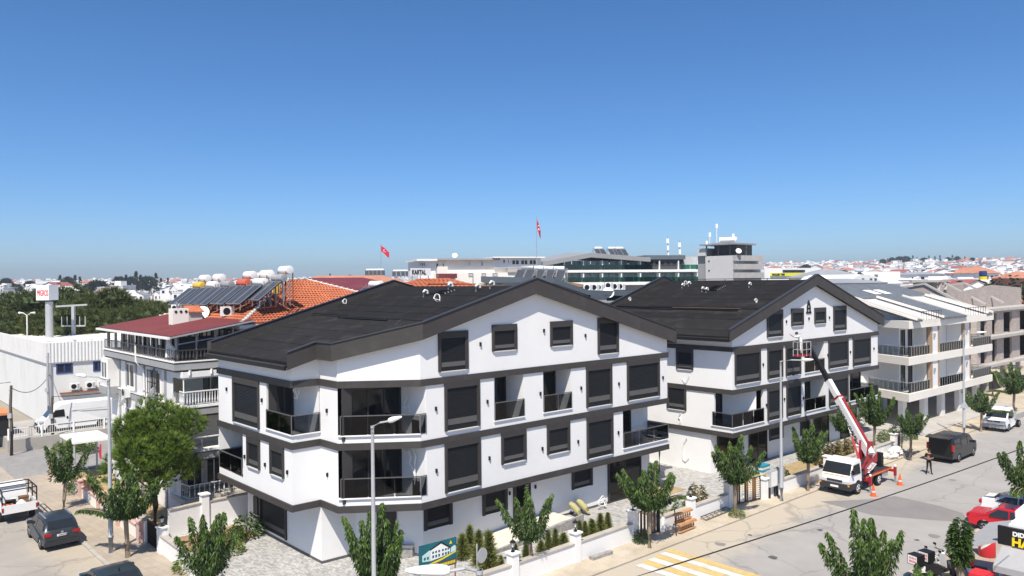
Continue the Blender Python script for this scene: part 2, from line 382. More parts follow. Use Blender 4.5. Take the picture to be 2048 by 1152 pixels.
def wall_mesh(fr, z0, z1, holes=(), thick=.25, mb=None, a0=0.0, a1=None, top=None):
    """upright wall with real openings and reveals"""
    mb = mb or MB(); a1 = fr.L if a1 is None else a1
    aa = sorted({a0, a1, *[min(max(h[0], a0), a1) for h in holes], *[min(max(h[1], a0), a1) for h in holes]})
    zz = sorted({z0, z1, *[min(max(h[2], z0), z1) for h in holes], *[min(max(h[3], z0), z1) for h in holes]})
    for i in range(len(aa)-1):
        for j in range(len(zz)-1):
            am, zm = (aa[i]+aa[i+1])/2, (zz[j]+zz[j+1])/2
            if aa[i+1]-aa[i] < 1e-3 or zz[j+1]-zz[j] < 1e-3: continue
            if any(h[0] < am < h[1] and h[2] < zm < h[3] for h in holes): continue
            mb.face([fr.P(aa[i], 0, zz[j]), fr.P(aa[i+1], 0, zz[j]), fr.P(aa[i+1], 0, zz[j+1]), fr.P(aa[i], 0, zz[j+1])])
    for h in holes:
        b0, b1, y0, y1 = max(h[0], a0), min(h[1], a1), max(h[2], z0), min(h[3], z1)
        if h[0] > a0: mb.face([fr.P(b0, 0, y0), fr.P(b0, 0, y1), fr.P(b0, -thick, y1), fr.P(b0, -thick, y0)])
        if h[1] < a1: mb.face([fr.P(b1, 0, y0), fr.P(b1, -thick, y0), fr.P(b1, -thick, y1), fr.P(b1, 0, y1)])
        if h[2] > z0: mb.face([fr.P(b0, 0, y0), fr.P(b0, -thick, y0), fr.P(b1, -thick, y0), fr.P(b1, 0, y0)])
        if h[3] < z1: mb.face([fr.P(b0, 0, y1), fr.P(b1, 0, y1), fr.P(b1, -thick, y1), fr.P(b0, -thick, y1)])
    return mb
def slats(mb, fr, a0, a1, o, z0, z1, pitch=.075, dep=.014):
    n = max(2, int((z1-z0)/pitch)); h = (z1-z0)/n
    for k in range(n):
        zb = z0+k*h
        mb.face([fr.P(a0, o, zb), fr.P(a1, o, zb), fr.P(a1, o+dep, zb+h*.35), fr.P(a0, o+dep, zb+h*.35)])
        mb.face([fr.P(a0, o+dep, zb+h*.35), fr.P(a1, o+dep, zb+h*.35), fr.P(a1, o, zb+h), fr.P(a0, o, zb+h)])
    return mb
def shutter_window(b, fr, a0, a1, z0, z1, head=.34, side=.13, proud=.09, bar=True, sill=True):
    """anthracite casing standing proud of the wall, roller shutter inside it, pale sill below"""
    c = MB()
    fr.box(c, a0, a0+side, 0, proud, z0, z1-head); fr.box(c, a1-side, a1, 0, proud, z0, z1-head); fr.box(c, a0, a1, 0, proud, z1-head, z1)
    fr.box(c, a0+side, a0+side+.05, 0, proud-.035, z0, z1-head); fr.box(c, a1-side-.05, a1-side, 0, proud-.035, z0, z1-head)
    w = part('window', c, 'anth_frame', b)
    i0, i1, zt = a0+side+.05, a1-side-.05, z1-head
    zb0 = z0+(zt-z0)*.13; zb1 = z0+(zt-z0)*(.27 if z1-z0 > 1.7 else .30)
    m = MB(); slats(m, fr, i0, i1, .012, zb1, zt); slats(m, fr, i0, i1, .012, z0, zb0)
    part('shutter', m, 'shutter', w)
    m = MB(); fr.box(m, i0, i1, .004, .030, zb0, zb1); part('shutter_band', m, 'shutter_band', w)  # lighter grey band across the lower slats
    if sill:
        m = MB(); fr.box(m, a0+side-.02, a1-side+.02, 0, .11, z0-.045, z0-.002); part('sill', m, 'trim_pale', w)
    return w
def plain_window(b, fr, a0, a1, z0, z1, frame='white', glass='window_dark', mull=1, o=0.0, fw=.07, name='window'):
    m = MB(); fr.box(m, a0, a0+fw, o, o+.06, z0, z1); fr.box(m, a1-fw, a1, o, o+.06, z0, z1); fr.box(m, a0+fw, a1-fw, o, o+.06, z1-fw, z1); fr.box(m, a0+fw, a1-fw, o, o+.06, z0, z0+fw)
    for k in range(1, mull+1):
        x = a0+(a1-a0)*k/(mull+1); fr.box(m, x-fw/2, x+fw/2, o, o+.05, z0+fw, z1-fw)
    w = part(name, m, frame, b)
    for k in range(mull+1):
        x0 = a0+(a1-a0)*k/(mull+1)+fw*.5; x1 = a0+(a1-a0)*(k+1)/(mull+1)-fw*.5
        g = MB(); fr.box(g, x0, x1, o+.004, o+.02, z0+fw*.5, z1-fw*.5); part('pane', g, glass, w)
    return w
def glass_rail(b, pts, z0, z1, name='balcony_railing', glass='smoked_glass', rail='rail_grey', open_ends=True):
    """glass balustrade along pts (xy) with a metal handrail; every pane its own piece"""
    m = MB(); pts = [Vector((p[0], p[1], 0)) for p in pts]
    for i in range(len(pts)-1): m.bar(pts[i]+Z3*z1, pts[i+1]+Z3*z1, .055, .045)
    for p in pts: m.bar(p+Z3*z0, p+Z3*(z1-.02), .045, .045)
    r = part(name, m, rail, b)
    for i in range(len(pts)-1):
        a, c = pts[i], pts[i+1]; n = max(1, round((c-a).length/1.4))
        for k in range(n):
            g = MB(); d = (c-a).normalized(); p = a+(c-a)*k/n+d*.03; q = a+(c-a)*(k+1)/n-d*.03
            g.bar(p+Z3*(z0+z1-.03)/2, q+Z3*(z0+z1-.03)/2, .014, z1-z0-.05); part('glass_pane', g, glass, r)
    return r
def wall_lamp(b, fr, a, z):
    m = MB(); fr.box(m, a-.042, a+.042, .0, .09, z-.09, z+.09); fr.box(m, a-.03, a+.03, .02, .07, z-.11, z-.09); return part('wall_lamp', m, 'black', b)
# ================================================================== the ground, roads and pavements
def smooth(a, b, x):
    x = min(1, max(0, (x-a)/(b-a))); return x*x*(3-2*x)
def terrain(x, y):
    d = math.hypot(x, y); az = math.degrees(math.atan2(x, y))
    hh = 13+20*smooth(-2, 16, az)
    return hh*smooth(240, 1500, d)*(1 if y > 0 else 0)
g = MB(); rings = [0, 60, 120, 200, 280, 360, 450, 550, 650, 780, 920, 1080, 1260, 1460, 1700, 2400, 5000, 14000]; NA = 72
for r in rings:
    for k in range(NA):
        a = 2*math.pi*k/NA; x, y = r*math.sin(a), r*math.cos(a); g.v.append((x, y, terrain(x, y)-.06-(smooth(1700, 5000, r)*10)))
for i in range(len(rings)-1):
    for k in range(NA):
        a = i*NA+k; b = i*NA+(k+1) % NA; g.f.append((a, a+NA, b+NA, b)); g.m.append(0)
struct('ground', g, 'ground', True)
def sheet(name, sts, z, mat, sub=1):
    m = MB(); m.face([ST(s, t, z) for s, t in sts]); return struct(name, m, mat)
road = sheet('main_road', [(-60, -16), (140, -16), (140, -6.3), (-60, -6.3)], .0, 'road_main')
sroad = sheet('side_road', [(-30, -6.3), (-18.1, -6.3), (-18.1, 75), (-30, 75)], .0, 'road_side')
m = MB(); m.face([ST(-18.1, 33.5, .004), ST(-18.1, 44, .004), ST(20, 44, .004), ST(20, 33.5, .004)][::-1]); struct('cobbled_lane', m, 'cobble')
# a patch of newer asphalt and the tan dusty edge that drifts over the road: separate sheets just above it
m = MB(); pp = [(1640, 1003), (1745, 1030), (1860, 1040), (1938, 1044), (1925, 1026), (1880, 1012), (1790, 992), (1752, 998)]
m.face([atz(u, v, .004) for u, v in pp][::-1]); part('asphalt_patch', m, 'asphalt_patch', road)
m = MB(); m.prism([ST(-18, -6.25), ST(120, -6.25), ST(120, -4.1), ST(-18, -4.1)], -.2, .05); struct('dirt_footway', m, 'dirt')
m = MB(); m.prism([ST(-18.1, -4.1), ST(-15.7, -4.1), ST(-15.7, 33.4), ST(-18.1, 33.4)], -.2, .09); sw = struct('side_pavement', m, 'sidewalk')
for k in range(32):
    m = MB(); s0 = -18.32; m.prism([ST(s0, -6+k*1.22), ST(s0+.2, -6+k*1.22), ST(s0+.2, -6+k*1.22+1.2), ST(s0, -6+k*1.22+1.2)], -.1, .105+RND.uniform(-.008, .008)); part('kerbstone', m, 'kerb', sw)
m = MB(); m.prism([ST(-60, -60), ST(140, -60), ST(140, -16.1), ST(-60, -16.1)], -.2, .10); osw = struct('opposite_pavement', m, 'sidewalk')
for k in range(46):
    m = MB(); s0 = -10+k*1.5; m.prism([ST(s0, -16.1), ST(s0+1.48, -16.1), ST(s0+1.48, -15.9), ST(s0, -15.9)], -.1, .115+RND.uniform(-.008, .008)); part('kerbstone', m, 'kerb', osw)
# zebra crossing: alternating white and yellow bars across the road, running with the traffic
for k in range(6):
    s1_ = 3.35-k*.53
    m = MB(); m.face([ST(s1_-.51, -15.7, .013), ST(s1_, -15.7, .013), ST(s1_, -6.55-.05*k, .013), ST(s1_-.51, -6.5-.05*k, .013)])
    part('crossing_bar', m, ('line_yellow', 'line_white')[k % 2], road)
# plots
m = MB(); m.prism([ST(-15.7, -4.3), ST(15.8, -4.3), ST(15.8, 13.4), ST(-15.7, 13.4)], -.2, .03); struct('plot_paving', m, 'pavers')
m = MB(); m.prism([ST(15.8, -4.6), ST(42, -4.6), ST(42, 14), ST(15.8, 14)], -.2, .034); struct('plot_paving_beyond', m, 'pavers')
m = MB(); m.prism([ST(42.2, -4.2), ST(66, -4.2), ST(66, 14), ST(42.2, 14)], -.2, .12); struct('forecourt', m, 'concrete')
m = MB(); m.prism([ST(66.2, -4.2), ST(140, -4.2), ST(140, 30), ST(66.2, 30)], -.2, .02); struct('building_site', m, 'dirt')
def bed(name, sts, mat, z=.07):
    m = MB(); m.prism([ST(s, t) for s, t in sts], 0, z); return struct(name, m, mat)
bed('planting_bed', [(-15.4, -4.1), (3.2, -3.95), (3.2, -2.75), (-15.4, -2.9)], 'soil')
bed('sandy_bed', [(5.3, -4.0), (12, -4.0), (12, -2.9), (8.5, -2.6), (5.3, -2.7)], 'sand_lawn')
bed('sandy_lawn', [(8.6, -.6), (13.2, -.4), (13.0, 1.6), (10.2, 1.7)], 'sand_lawn', .06)
bed('dry_lawn', [(15.4, -4.3), (33.5, -4.3), (33.5, -1.4), (15.4, -1.6)], 'sand_lawn')
bed('corner_bed', [(-15.4, 7.6), (-11.0, 9.9), (-11.0, 12.4), (-15.4, 12.4)], 'soil')
# a rusty stain of soil on the side pavement and cracks of sealed tar are left to the materials

# ================================================================== white apartment blocks with dark roofs
def offset_poly(pts, d):
    n = len(pts); out = []; ds = d if isinstance(d, (list, tuple)) else [d]*n
    for i in range(n):
        p0, p1, p2 = Vector(pts[i-1]), Vector(pts[i]), Vector(pts[(i+1) % n])
        a = (p1-p0).normalized(); b = (p2-p1).normalized()
        na = Vector((a.y, -a.x)); nb = Vector((b.y, -b.x)); k = na.dot(nb); da, db = ds[i-1], ds[i]
        if 1-k*k < 1e-4: out.append(p1+na*da)
        else: out.append(p1+na*((da-k*db)/(1-k*k))+nb*((db-k*da)/(1-k*k)))
    return out
def clip(poly, s, keep_gt):
    out = []
    for i in range(len(poly)):
        p, q = poly[i], poly[(i+1) % len(poly)]; a, b = p[0]-s, q[0]-s
        if not keep_gt: a, b = -a, -b
        if a >= 0: out.append(p)
        if (a > 0 and b < 0) or (a < 0 and b > 0):
            k = a/(a-b); out.append(Vector((p[0]+(q[0]-p[0])*k, p[1]+(q[1]-p[1])*k)))
    return out
class Dark:
    LV = (3.17, 6.17, 9.14)
    def __init__(s, name, label, foot, s0, ztop, slope, cat='apartment building', ground=None, over=.43):
        s.foot = [Vector(p) for p in foot]; s.s0 = s0; s.zt = ztop; s.k = slope; s.over = over
        c = ST(s0, sum(p[1] for p in foot)/len(foot)); s.b = empty(name, c, 0, label, cat)
        s.fr = [Fr(ST(*s.foot[i]), ST(*s.foot[(i+1) % len(foot)])) for i in range(len(foot))]
        s.W = [ST(*p) for p in s.foot]
        # floor slabs with the dark band round their edge
        for z in s.LV:
            m = MB(); m.prism([ST(*p) for p in offset_poly(s.foot, .075)], z-.33, z); part('floor_band', m, 'anthracite', s.b)
        if ground:
            s.gf = [Fr(ST(*ground[i]), ST(*ground[(i+1) % len(ground)])) for i in range(len(ground))]
    def top(s, sv): return s.zt-s.k*abs(sv-s.s0)
    def storey(s, lv, holes, skip=(), thick=.2, trim={}):
        z0 = s.LV[lv]; z1 = s.LV[lv+1]-.33; m = MB()
        for i, f in enumerate(s.fr):
            if i in skip: continue
            a0, a1 = trim.get(i, (0, None))
            wall_mesh(f, z0, z1, holes.get(i, ()), thick, m, a0, a1)
        return part('wall', m, 'white', s.b)
    def attic(s, holes={}):
        m = MB(); z0 = s.LV[2]
        n = len(s.foot)
        for i in range(n):
            p, q = s.foot[i], s.foot[(i+1) % n]
            brk = [p]
            if (p[0]-s.s0)*(q[0]-s.s0) < -1e-6:
                k = (s.s0-p[0])/(q[0]-p[0]); brk.append(p+(q-p)*k)
            brk.append(q)
            for a, b in zip(brk, brk[1:]):
                A, B = ST(*a), ST(*b); za, zb = s.top(a[0])-.6, s.top(b[0])-.6
                m.face([A+Z3*z0, B+Z3*z0, B+Z3*zb, A+Z3*za])
        return part('gable_wall', m, 'white', s.b)
    def roof(s, fas, sheets=1.05, layer=None, seed=1):
        """fas: indices of footprint edges that carry a fascia"""
        ov = s.over if isinstance(s.over, (list, tuple)) else [s.over]*len(s.foot); out = offset_poly(s.foot, ov); rr = random.Random(seed)
        m = MB(); surf = lambda p: s.top(p[0])-.5
        base = offset_poly(s.foot, [o-.04 for o in ov]); lf = clip(base, s.s0, False); rt = clip(base, s.s0, True)
        for pl in (lf, rt):
            i = len(m.v); n = len(pl)
            m.v += [tuple(ST(p[0], p[1], surf(p)-.03)) for p in pl]+[tuple(ST(p[0], p[1], surf(p)-.26)) for p in pl]
            m.f.append(tuple(range(i, i+n))); m.m.append(0); m.f.append(tuple(i+2*n-1-k for k in range(n))); m.m.append(0)
            for k in range(n): m.f.append((i+k, i+n+k, i+n+(k+1) % n, i+(k+1) % n)); m.m.append(0)
        roof = part('roof', m, 'membrane', s.b)
        smin = min(p[0] for p in out); smax = max(p[0] for p in out)
        # bitumen sheets laid parallel to the ridge, each lapping the one below
        for side, pl in ((-1, lf), (1, rt)):
            end = smin if side < 0 else smax; cur = end; k = 0
            while abs(cur-s.s0) > .05 and (cur-s.s0)*side > 0:
                nx = cur-side*sheets
                if (nx-s.s0)*side < .4: nx = s.s0
                q = clip(clip(pl, min(cur, nx)-.06*(side > 0), True), max(cur, nx)+.06*(side < 0), False)
                if len(q) > 2:
                    q = [Vector((p[0], min(p[1], max(x[1] for x in out)-.1))) for p in q]
                    lift = .010+(.045 if layer and abs(cur-s.s0) < layer else 0)+rr.uniform(0, .022)
                    mm = MB(); i = 0; n = len(q); lo = []; hi = []
                    for p in q:
                        w = abs((p[0]-nx)/(cur-nx+1e-9)); hi.append(ST(p[0], p[1], surf(p)+lift+.016*w+rr.uniform(0, .007))); lo.append(ST(p[0], p[1], surf(p)-.02))
                    mm.v += [tuple(p) for p in hi+lo]; mm.f.append(tuple(range(n))); mm.m.append(0)
                    for j in range(n): mm.f.append((j, n+j, n+(j+1) % n, (j+1) % n)); mm.m.append(0)
                    part('roof_sheet', mm, ('membrane', 'membrane_b')[(1 if (layer and abs(cur-s.s0) >= layer) else 0) if rr.random() < .8 else rr.randint(0, 1)], roof)
                cur = nx; k += 1
        # fascia boards
        n = len(out)
        inn = offset_poly(s.foot, [o-.14 for o in ov])
        for i in fas:
            j = (i+1) % n; seg = [(out[i], inn[i])]
            p, q = out[i], out[j]
            if (p[0]-s.s0)*(q[0]-s.s0) < -1e-6:
                k = (s.s0-p[0])/(q[0]-p[0]); seg.append((p+(q-p)*k, inn[i]+(inn[j]-inn[i])*((s.s0-inn[i][0])/(inn[j][0]-inn[i][0]))))
            seg.append((out[j], inn[j]))
            for (a, ai), (b, bi) in zip(seg, seg[1:]):
                mm = MB(); T = lambda p: s.top(p[0]); B_ = lambda p: s.top(p[0])-.84
                mm.hexa([ST(a[0], a[1], B_(a)), ST(b[0], b[1], B_(b)), ST(bi[0], bi[1], B_(bi)), ST(ai[0], ai[1], B_(ai)),
                         ST(a[0], a[1], T(a)), ST(b[0], b[1], T(b)), ST(bi[0], bi[1], T(bi)), ST(ai[0], ai[1], T(ai))])
                part('fascia', mm, 'anthracite', roof)
                mm = MB(); mm.bar(ST(a[0], a[1], T(a)+.012), ST(b[0], b[1], T(b)+.012), .10, .03); mm.bar(ST(ai[0], ai[1], T(ai)+.012), ST(bi[0], bi[1], T(bi)+.012), .10, .03)
                part('fascia_cap', mm, 'gutter', roof)
        return roof, out
def px_win(D, fr, u0, u1, vt, vb, **kw):
    a0, zt = fr.px(u0, vt); a1, _ = fr.px(u1, vt); _, zb = fr.px(u0, vb)
    return shutter_window(D.b, fr, a0, a1, zb, zt, **kw)
def panel(b, name, mat, A, B, z0, z1, th=.12):
    """upright slab between two plan points"""
    m = MB(); A = Vector((A[0], A[1], 0)); B = Vector((B[0], B[1], 0)); m.bar(A+Z3*(z0+z1)/2, B+Z3*(z0+z1)/2, th, z1-z0); return part(name, m, mat, b)
def glazing(b, A, B, z0, z1, leaves=3, casing=.25):
    """dark sliding glass doors in an anthracite surround"""
    f = Fr(A, B); m = MB(); f.box(m, 0, casing, 0, .09, z0, z1); f.box(m, f.L-.06, f.L, 0, .09, z0, z1); f.box(m, casing, f.L-.06, 0, .09, z1-.22, z1)
    w = part('glazed_door', m, 'anth_frame', b); n = leaves; a0, a1 = casing, f.L-.06
    for k in range(n):
        x0 = a0+(a1-a0)*k/n; x1 = a0+(a1-a0)*(k+1)/n; q = MB()
        f.box(q, x0+.04, x1-.04, .01, .03, z0+.06, z1-.24); part('pane', q, 'dark_glass', w)
        q = MB(); f.box(q, x0, x0+.04, 0, .055, z0, z1-.22); f.box(q, x1-.04, x1, 0, .055, z0, z1-.22); f.box(q, x0+.04, x1-.04, 0, .05, z0, z0+.06); part('door_leaf', q, 'anth_frame', w)
    return w
def lamp_px(D, fr, u, v): a, z = fr.px(u, v); wall_lamp(D.b, fr, a, z)

# ---------------- first block, on the corner
FT = [(-11.97, 12.5), (-11.97, 3.77), (-10.51, 3.77), (-10.49, 2.11), (-7.39, -.13), (0, 0), (11.84, 0), (11.84, 12.6), (0, 12.8)]
GR = [(-10.55, 12.1), (-10.55, 3.65), (-8.7, 3.60), (-6.4, 1.15), (11.1, .88), (11.1, 12.1)]
D1 = Dark('apartment_building', 'white apartment block with dark bands and black roof on the near street corner', FT, 0, 14.0, .277, ground=GR)
AB, BC, CD, DE, EF, FG, GH = D1.fr[:7]
def hole(fr, u0, u1, vref, z0, z1): return (fr.px(u0, vref)[0], fr.px(u1, vref)[0], z0, z1)
UP = .34
# openings in the first floor (3.17) and second floor (6.17)
z1b, z1t, z2b, z2t = 3.17+UP, 5.84, 6.17+UP, 8.81
a5 = AB.px(486, 930)[0]
hb3 = FG.px(1246, 860)[0]
D1.storey(0, {0: [(-1, a5, z1b, 9)], 3: [(-1, DE.L+1, z1b, 9)], 4: [(-1, .32, z1b, 9)], 5: [(hb3, 99, z1b, 9)], 6: [(-1, 2.0, z1b, 9)]})
hA4 = AB.px(533, 830)[0]; h1 = EF.px(988.5, 800); h1e = EF.px(1047, 790)[0]; h2 = FG.px(1086.5, 780)[0]; h2e = FG.px(1142, 780)[0]
D1.storey(1, {0: [(hA4, 99, z2b, 9)], 1: [(-1, 99, z2b, 9)], 3: [(-1, DE.L+1, z2b, 9)], 4: [(-1, .32, z2b, 9), (h1[0], h1e, z2b, 9)], 5: [(h2, h2e, z2b, 9)]})
D1.attic()
roof1, RO1 = D1.roof([1, 2, 3, 4, 5, 7, 8], 1.05, 6.2, 3)
b1 = D1.b
# ground floor
m = MB()
for f in D1.gf: wall_mesh(f, 0, 2.84, (), .2, m)
part('ground_wall', m, 'white', b1)
m = MB()
for f in D1.gf: f.box(m, 0, f.L, 0, .025, 0, .16)
part('plinth', m, 'trim_dark', b1)
# balconies: triangular ones on the chamfer
for lv, (zb, zt) in enumerate(((z1b, z1t), (z2b, z2t))):
    Dp, Kp = ST(-10.36, 2.0), ST(-7.08, 2.0)
    m = MB(); m.prism([ST(-10.4, 2.05), ST(-7.38, -.08), ST(-7.1, -.08), ST(-7.1, 2.05)], zb-UP, zb-UP+.10); part('balcony_floor', m, 'floor_tile', b1)
    glazing(b1, Dp, Kp, zb-UP+.1, zt, 3, .5)
    panel(b1, 'balcony_wall', 'white', ST(-7.03, 2.05), ST(-7.03, -.10), zb-UP, zt, .1)
    A, B = DE.P(.12, .03, 0), DE.P(DE.L, .03, 0); glass_rail(b1, [A, B, EF.P(.30, .03, 0)], zb+.04, zb+.96)
    m = MB(); DE.box(m, 0, DE.L, -.12, .10, zb-.015, zb+.035); part('balcony_coping', m, 'white', b1)
    f = Fr(ST(-7.09, 2.0), ST(-7.09, -.1)); q = MB(); f.box(q, 1.15, 1.6, 0, .12, zb-.22, zb+.55); part('condenser_box', q, 'black', b1)
# corner balcony second floor left
zb, zt = z2b, z2t
m = MB(); m.prism([ST(-11.9, 6.35), ST(-11.9, 3.84), ST(-10.55, 3.84), ST(-10.55, 6.35)], zb-UP, zb-UP+.1); part('balcony_floor', m, 'floor_tile', b1)
glazing(b1, ST(-11.9, 6.4), ST(-10.6, 6.4), zb-UP+.1, zt, 2, .4)
panel(b1, 'balcony_wall', 'white', ST(-10.53, 6.45), ST(-10.53, 3.83), zb-UP, zt, .1)
glass_rail(b1, [AB.P(hA4+.05, .03, 0), AB.P(AB.L+.02, .03, 0), BC.P(BC.L-.02, .03, 0)], zb+.04, zb+.96)
m = MB(); AB.box(m, hA4-.04, AB.L+.08, -.12, .09, zb-.015, zb+.03); BC.box(m, .13, BC.L, -.12, .09, zb-.015, zb+.03); part('balcony_coping', m, 'white', b1)
# left end balcony first floor
zb, zt = z1b, z1t
m = MB(); m.prism([ST(-11.9, 12.4), ST(-11.9, 9.3), ST(-10.6, 9.3), ST(-10.6, 12.4)], zb-UP, zb-UP+.1); part('balcony_floor', m, 'floor_tile', b1)
glazing(b1, ST(-10.6, 12.4), ST(-10.6, 9.35), zb-UP+.1, zt, 3, .3); panel(b1, 'balcony_wall', 'white', ST(-11.75, 9.28), ST(-10.6, 9.28), zb-UP, zt, .12)
glass_rail(b1, [ST(-10.7, 12.47), ST(-11.97, 12.47), AB.P(a5-.05, .03, 0)], zb+.04, zb+.96)
# small recessed balconies in the second floor front
def recess(b, fr, a0, a1, z0, z1, dep, door=None, floor=.1, small=None):
    m = MB(); P = fr.P
    m.face([P(a0, -.2, z0), P(a0, -.2, z1), P(a0, -dep, z1), P(a0, -dep, z0)]); m.face([P(a1, -.2, z0), P(a1, -dep, z0), P(a1, -dep, z1), P(a1, -.2, z1)])
    m.face([P(a0, -dep, z0), P(a1, -dep, z0), P(a1, -dep, z1), P(a0, -dep, z1)]); part('balcony_wall', m, 'white', b)
    m = MB(); fr.box(m, a0, a1, -dep, -.2, z0, z0+floor); part('balcony_floor', m, 'floor_tile', b)
    f2 = fr.off(-dep)
    if door: glazing(b, f2.P(door[0], 0, 0), f2.P(door[1], 0, 0), z0+floor, z1-.05, door[2] if len(door) > 2 else 1, .08)
zb, zt = z2b, z2t
recess(b1, EF, h1[0], h1e, zb-UP, zt, 1.5, (h1e-.75, h1e-.02))
f2 = EF.off(-1.5); 
plain_window(b1, f2, h1[0]+.12, h1[0]+.62, zt-.85, zt-.18, 'anth_frame', 'window_dark', 0)
glass_rail(b1, [EF.P(h1[0]+.03, .03, 0), EF.P(h1e+.03, .03, 0)], zb+.04, zb+.96)
recess(b1, FG, h2, h2e, zb-UP, zt, 1.3, ((h2+h2e)/2-.1, h2e-.05))
glass_rail(b1, [FG.P(h2+.03, .03, 0), FG.P(h2e+.03, .03, 0)], zb+.04, zb+.96)
m = MB(); EF.box(m, h1[0]-.05, h1e+.05, -.05, .08, zb-.015, zb+.03); part('balcony_coping', m, 'white', b1)
m = MB(); FG.box(m, h2-.05, h2e+.05, -.05, .08, zb-.015, zb+.03); part('balcony_coping', m, 'white', b1)
# right end balcony of the first floor
zb, zt = z1b, z1t; hd = FG.px(1283, 850)[0]; hw = FG.px(1298, 850)[0]
f2 = FG.off(-1.7); glazing(b1, f2.P(hb3, 0, 0), f2.P(hd+.9, 0, 0), zb-UP+.1, zt, 2, .15)
panel(b1, 'balcony_wall', 'white', f2.P(hd+.95, 0, 0), f2.P(f2.L, 0, 0), zb-UP, zt, .12); panel(b1, 'balcony_wall', 'white', FG.P(hb3-.06, -.2, 0), f2.P(hb3-.06, 0, 0), zb-UP, zt, .1)
m = MB(); FG.box(m, hb3, FG.L, -1.7, -.2, zb-UP, zb-UP+.1); part('balcony_floor', m, 'floor_tile', b1)
glass_rail(b1, [FG.P(hb3+.04, .03, 0), FG.P(FG.L+.02, .03, 0), GH.P(1.9, .03, 0)], zb+.04, zb+.96)
m = MB(); FG.box(m, hb3-.03, FG.L+.08, -.05, .09, zb-.015, zb+.03); part('balcony_coping', m, 'white', b1)
# shuttered windows (u0, u1, v top, v bottom at the left edge)
for q in ((875.4, 934.7, 664, 744), (983, 1032.5, 650, 703)): px_win(D1, EF, *q)
for q in ((1099.5, 1143.8, 643, 693), (1194.4, 1235.8, 636, 708.8)): px_win(D1, FG, *q)
for q in ((888, 958, 764.5, 863), (888.6, 959.8, 884, 987), (1001.6, 1051, 864, 929.5)): px_win(D1, EF, *q)
for q in ((1171.5, 1222.7, 731, 815.6), (1253, 1317.9, 721.5, 802), (1093, 1138.5, 849.5, 910), (1172.5, 1225, 835, 919)): px_win(D1, FG, *q)
for q in ((466.5, 518.9, 751, 842), (495, 520.5, 870, 930), (541, 568.6, 885, 946)): px_win(D1, AB, *q)
# ground floor windows and entrance
g2 = D1.gf[3]; g0 = D1.gf[0]
for q in ((847, 903.6, 1006, 1062), (964, 1013.7, 976, 1032), (1142.8, 1183.7, 935, 980)): px_win(D1, g2, *q, head=.12, side=.16, sill=False)
px_win(D1, g0, 520, 573.7, 988, 1052, head=.05, side=.16, sill=False)
a0, _ = g2.px(1026, 1000); a1, _ = g2.px(1060, 1000)
glazing(b1, g2.P(a0, .0, 0), g2.P(a1, .0, 0), .15, 2.8, 1, .18)
q = MB()
for k in range(9): g2.box(q, a1-.38, a1-.16, .06, .09, 1.45+k*.13, 1.51+k*.13)
part('door_grille', q, 'steel', b1)
a0, _ = g2.px(1215, 960); a1, _ = g2.px(1281, 950); glazing(b1, g2.P(a0, .0, 0), g2.P(min(a1, g2.L-.1), .0, 0), .06, 2.8, 2, .12)
f3 = D1.gf[2]; glazing(b1, f3.P(1.1, 0, 0), f3.P(2.1, 0, 0), .3, 2.8, 1, .1)
q = MB(); g0.box(q, g0.px(510.7, 1035)[0], g0.px(518.8, 1035)[0], 0, .12, .9, 1.9); part('meter_box', q, 'black', b1)
for u, v in ((960, 688), (985, 0)):
    if v: lamp_px(D1, EF, u, v)
for u, v in ((871, 817), (974, 803), (872, 941), (978, 916)): lamp_px(D1, EF, u, v)
for u, v in ((1087, 661), (1170, 671), (1080, 787), (1161.5, 776), (1237, 767.5), (1325, 755), (1084, 897), (1155.5, 883), (1236, 865)): lamp_px(D1, FG, u, v)
for u, v in ((454.5, 778), (525, 800), (490.5, 913), (531.5, 929), (576, 944)): lamp_px(D1, AB, u, v)
for u, v in ((655, 821), (656, 949)): lamp_px(D1, CD, u, v)
for u, v in ((1018.5, 986), (1070, 973)): lamp_px(D1, g2, u, v)
# gutter on the left eave
o0, o1 = RO1[0], RO1[1]
def gutter(roof, s, t0, t1, z):
    m = MB(); P = [ST(s, t0, z), ST(s, t1, z)]
    m.bar(P[0]-Z3*.09, P[1]-Z3*.09, .15, .20); part('gutter', m, 'black', roof)
    m = MB(); m.bar(P[0]+Z3*.03, P[1]+Z3*.03, .17, .035); part('gutter_lip', m, 'gutter', roof)
gutter(roof1, -12.45, 12.9, 3.42, 14-.277*12.4-.66)
gutter(roof1, 12.33, 13.0, -.35, 14-.277*12.3-.66)
# loose strips of membrane where the upper layer ends, pipes and cables left on the roof
def roofpt(D, s, t, dz=0): return ST(s, t, D.top(s)-.5+dz)
for (s, t0, t1) in ((-6.35, 9.2, 4.2), (-5.9, 13.0, 9.0)):
    m = MB(); m.tube([roofpt(D1, s+.02*math.sin(k*2.1), t0+(t1-t0)*k/6, .09) for k in range(7)], .045, 6); part('membrane_roll', m, 'black', roof1)
m = MB(); m.prism([ST(-4.2, -.9), ST(1.9, -.9), ST(1.9, -4.2), ST(-3.6, -1.2)][::-1], 0, .01)
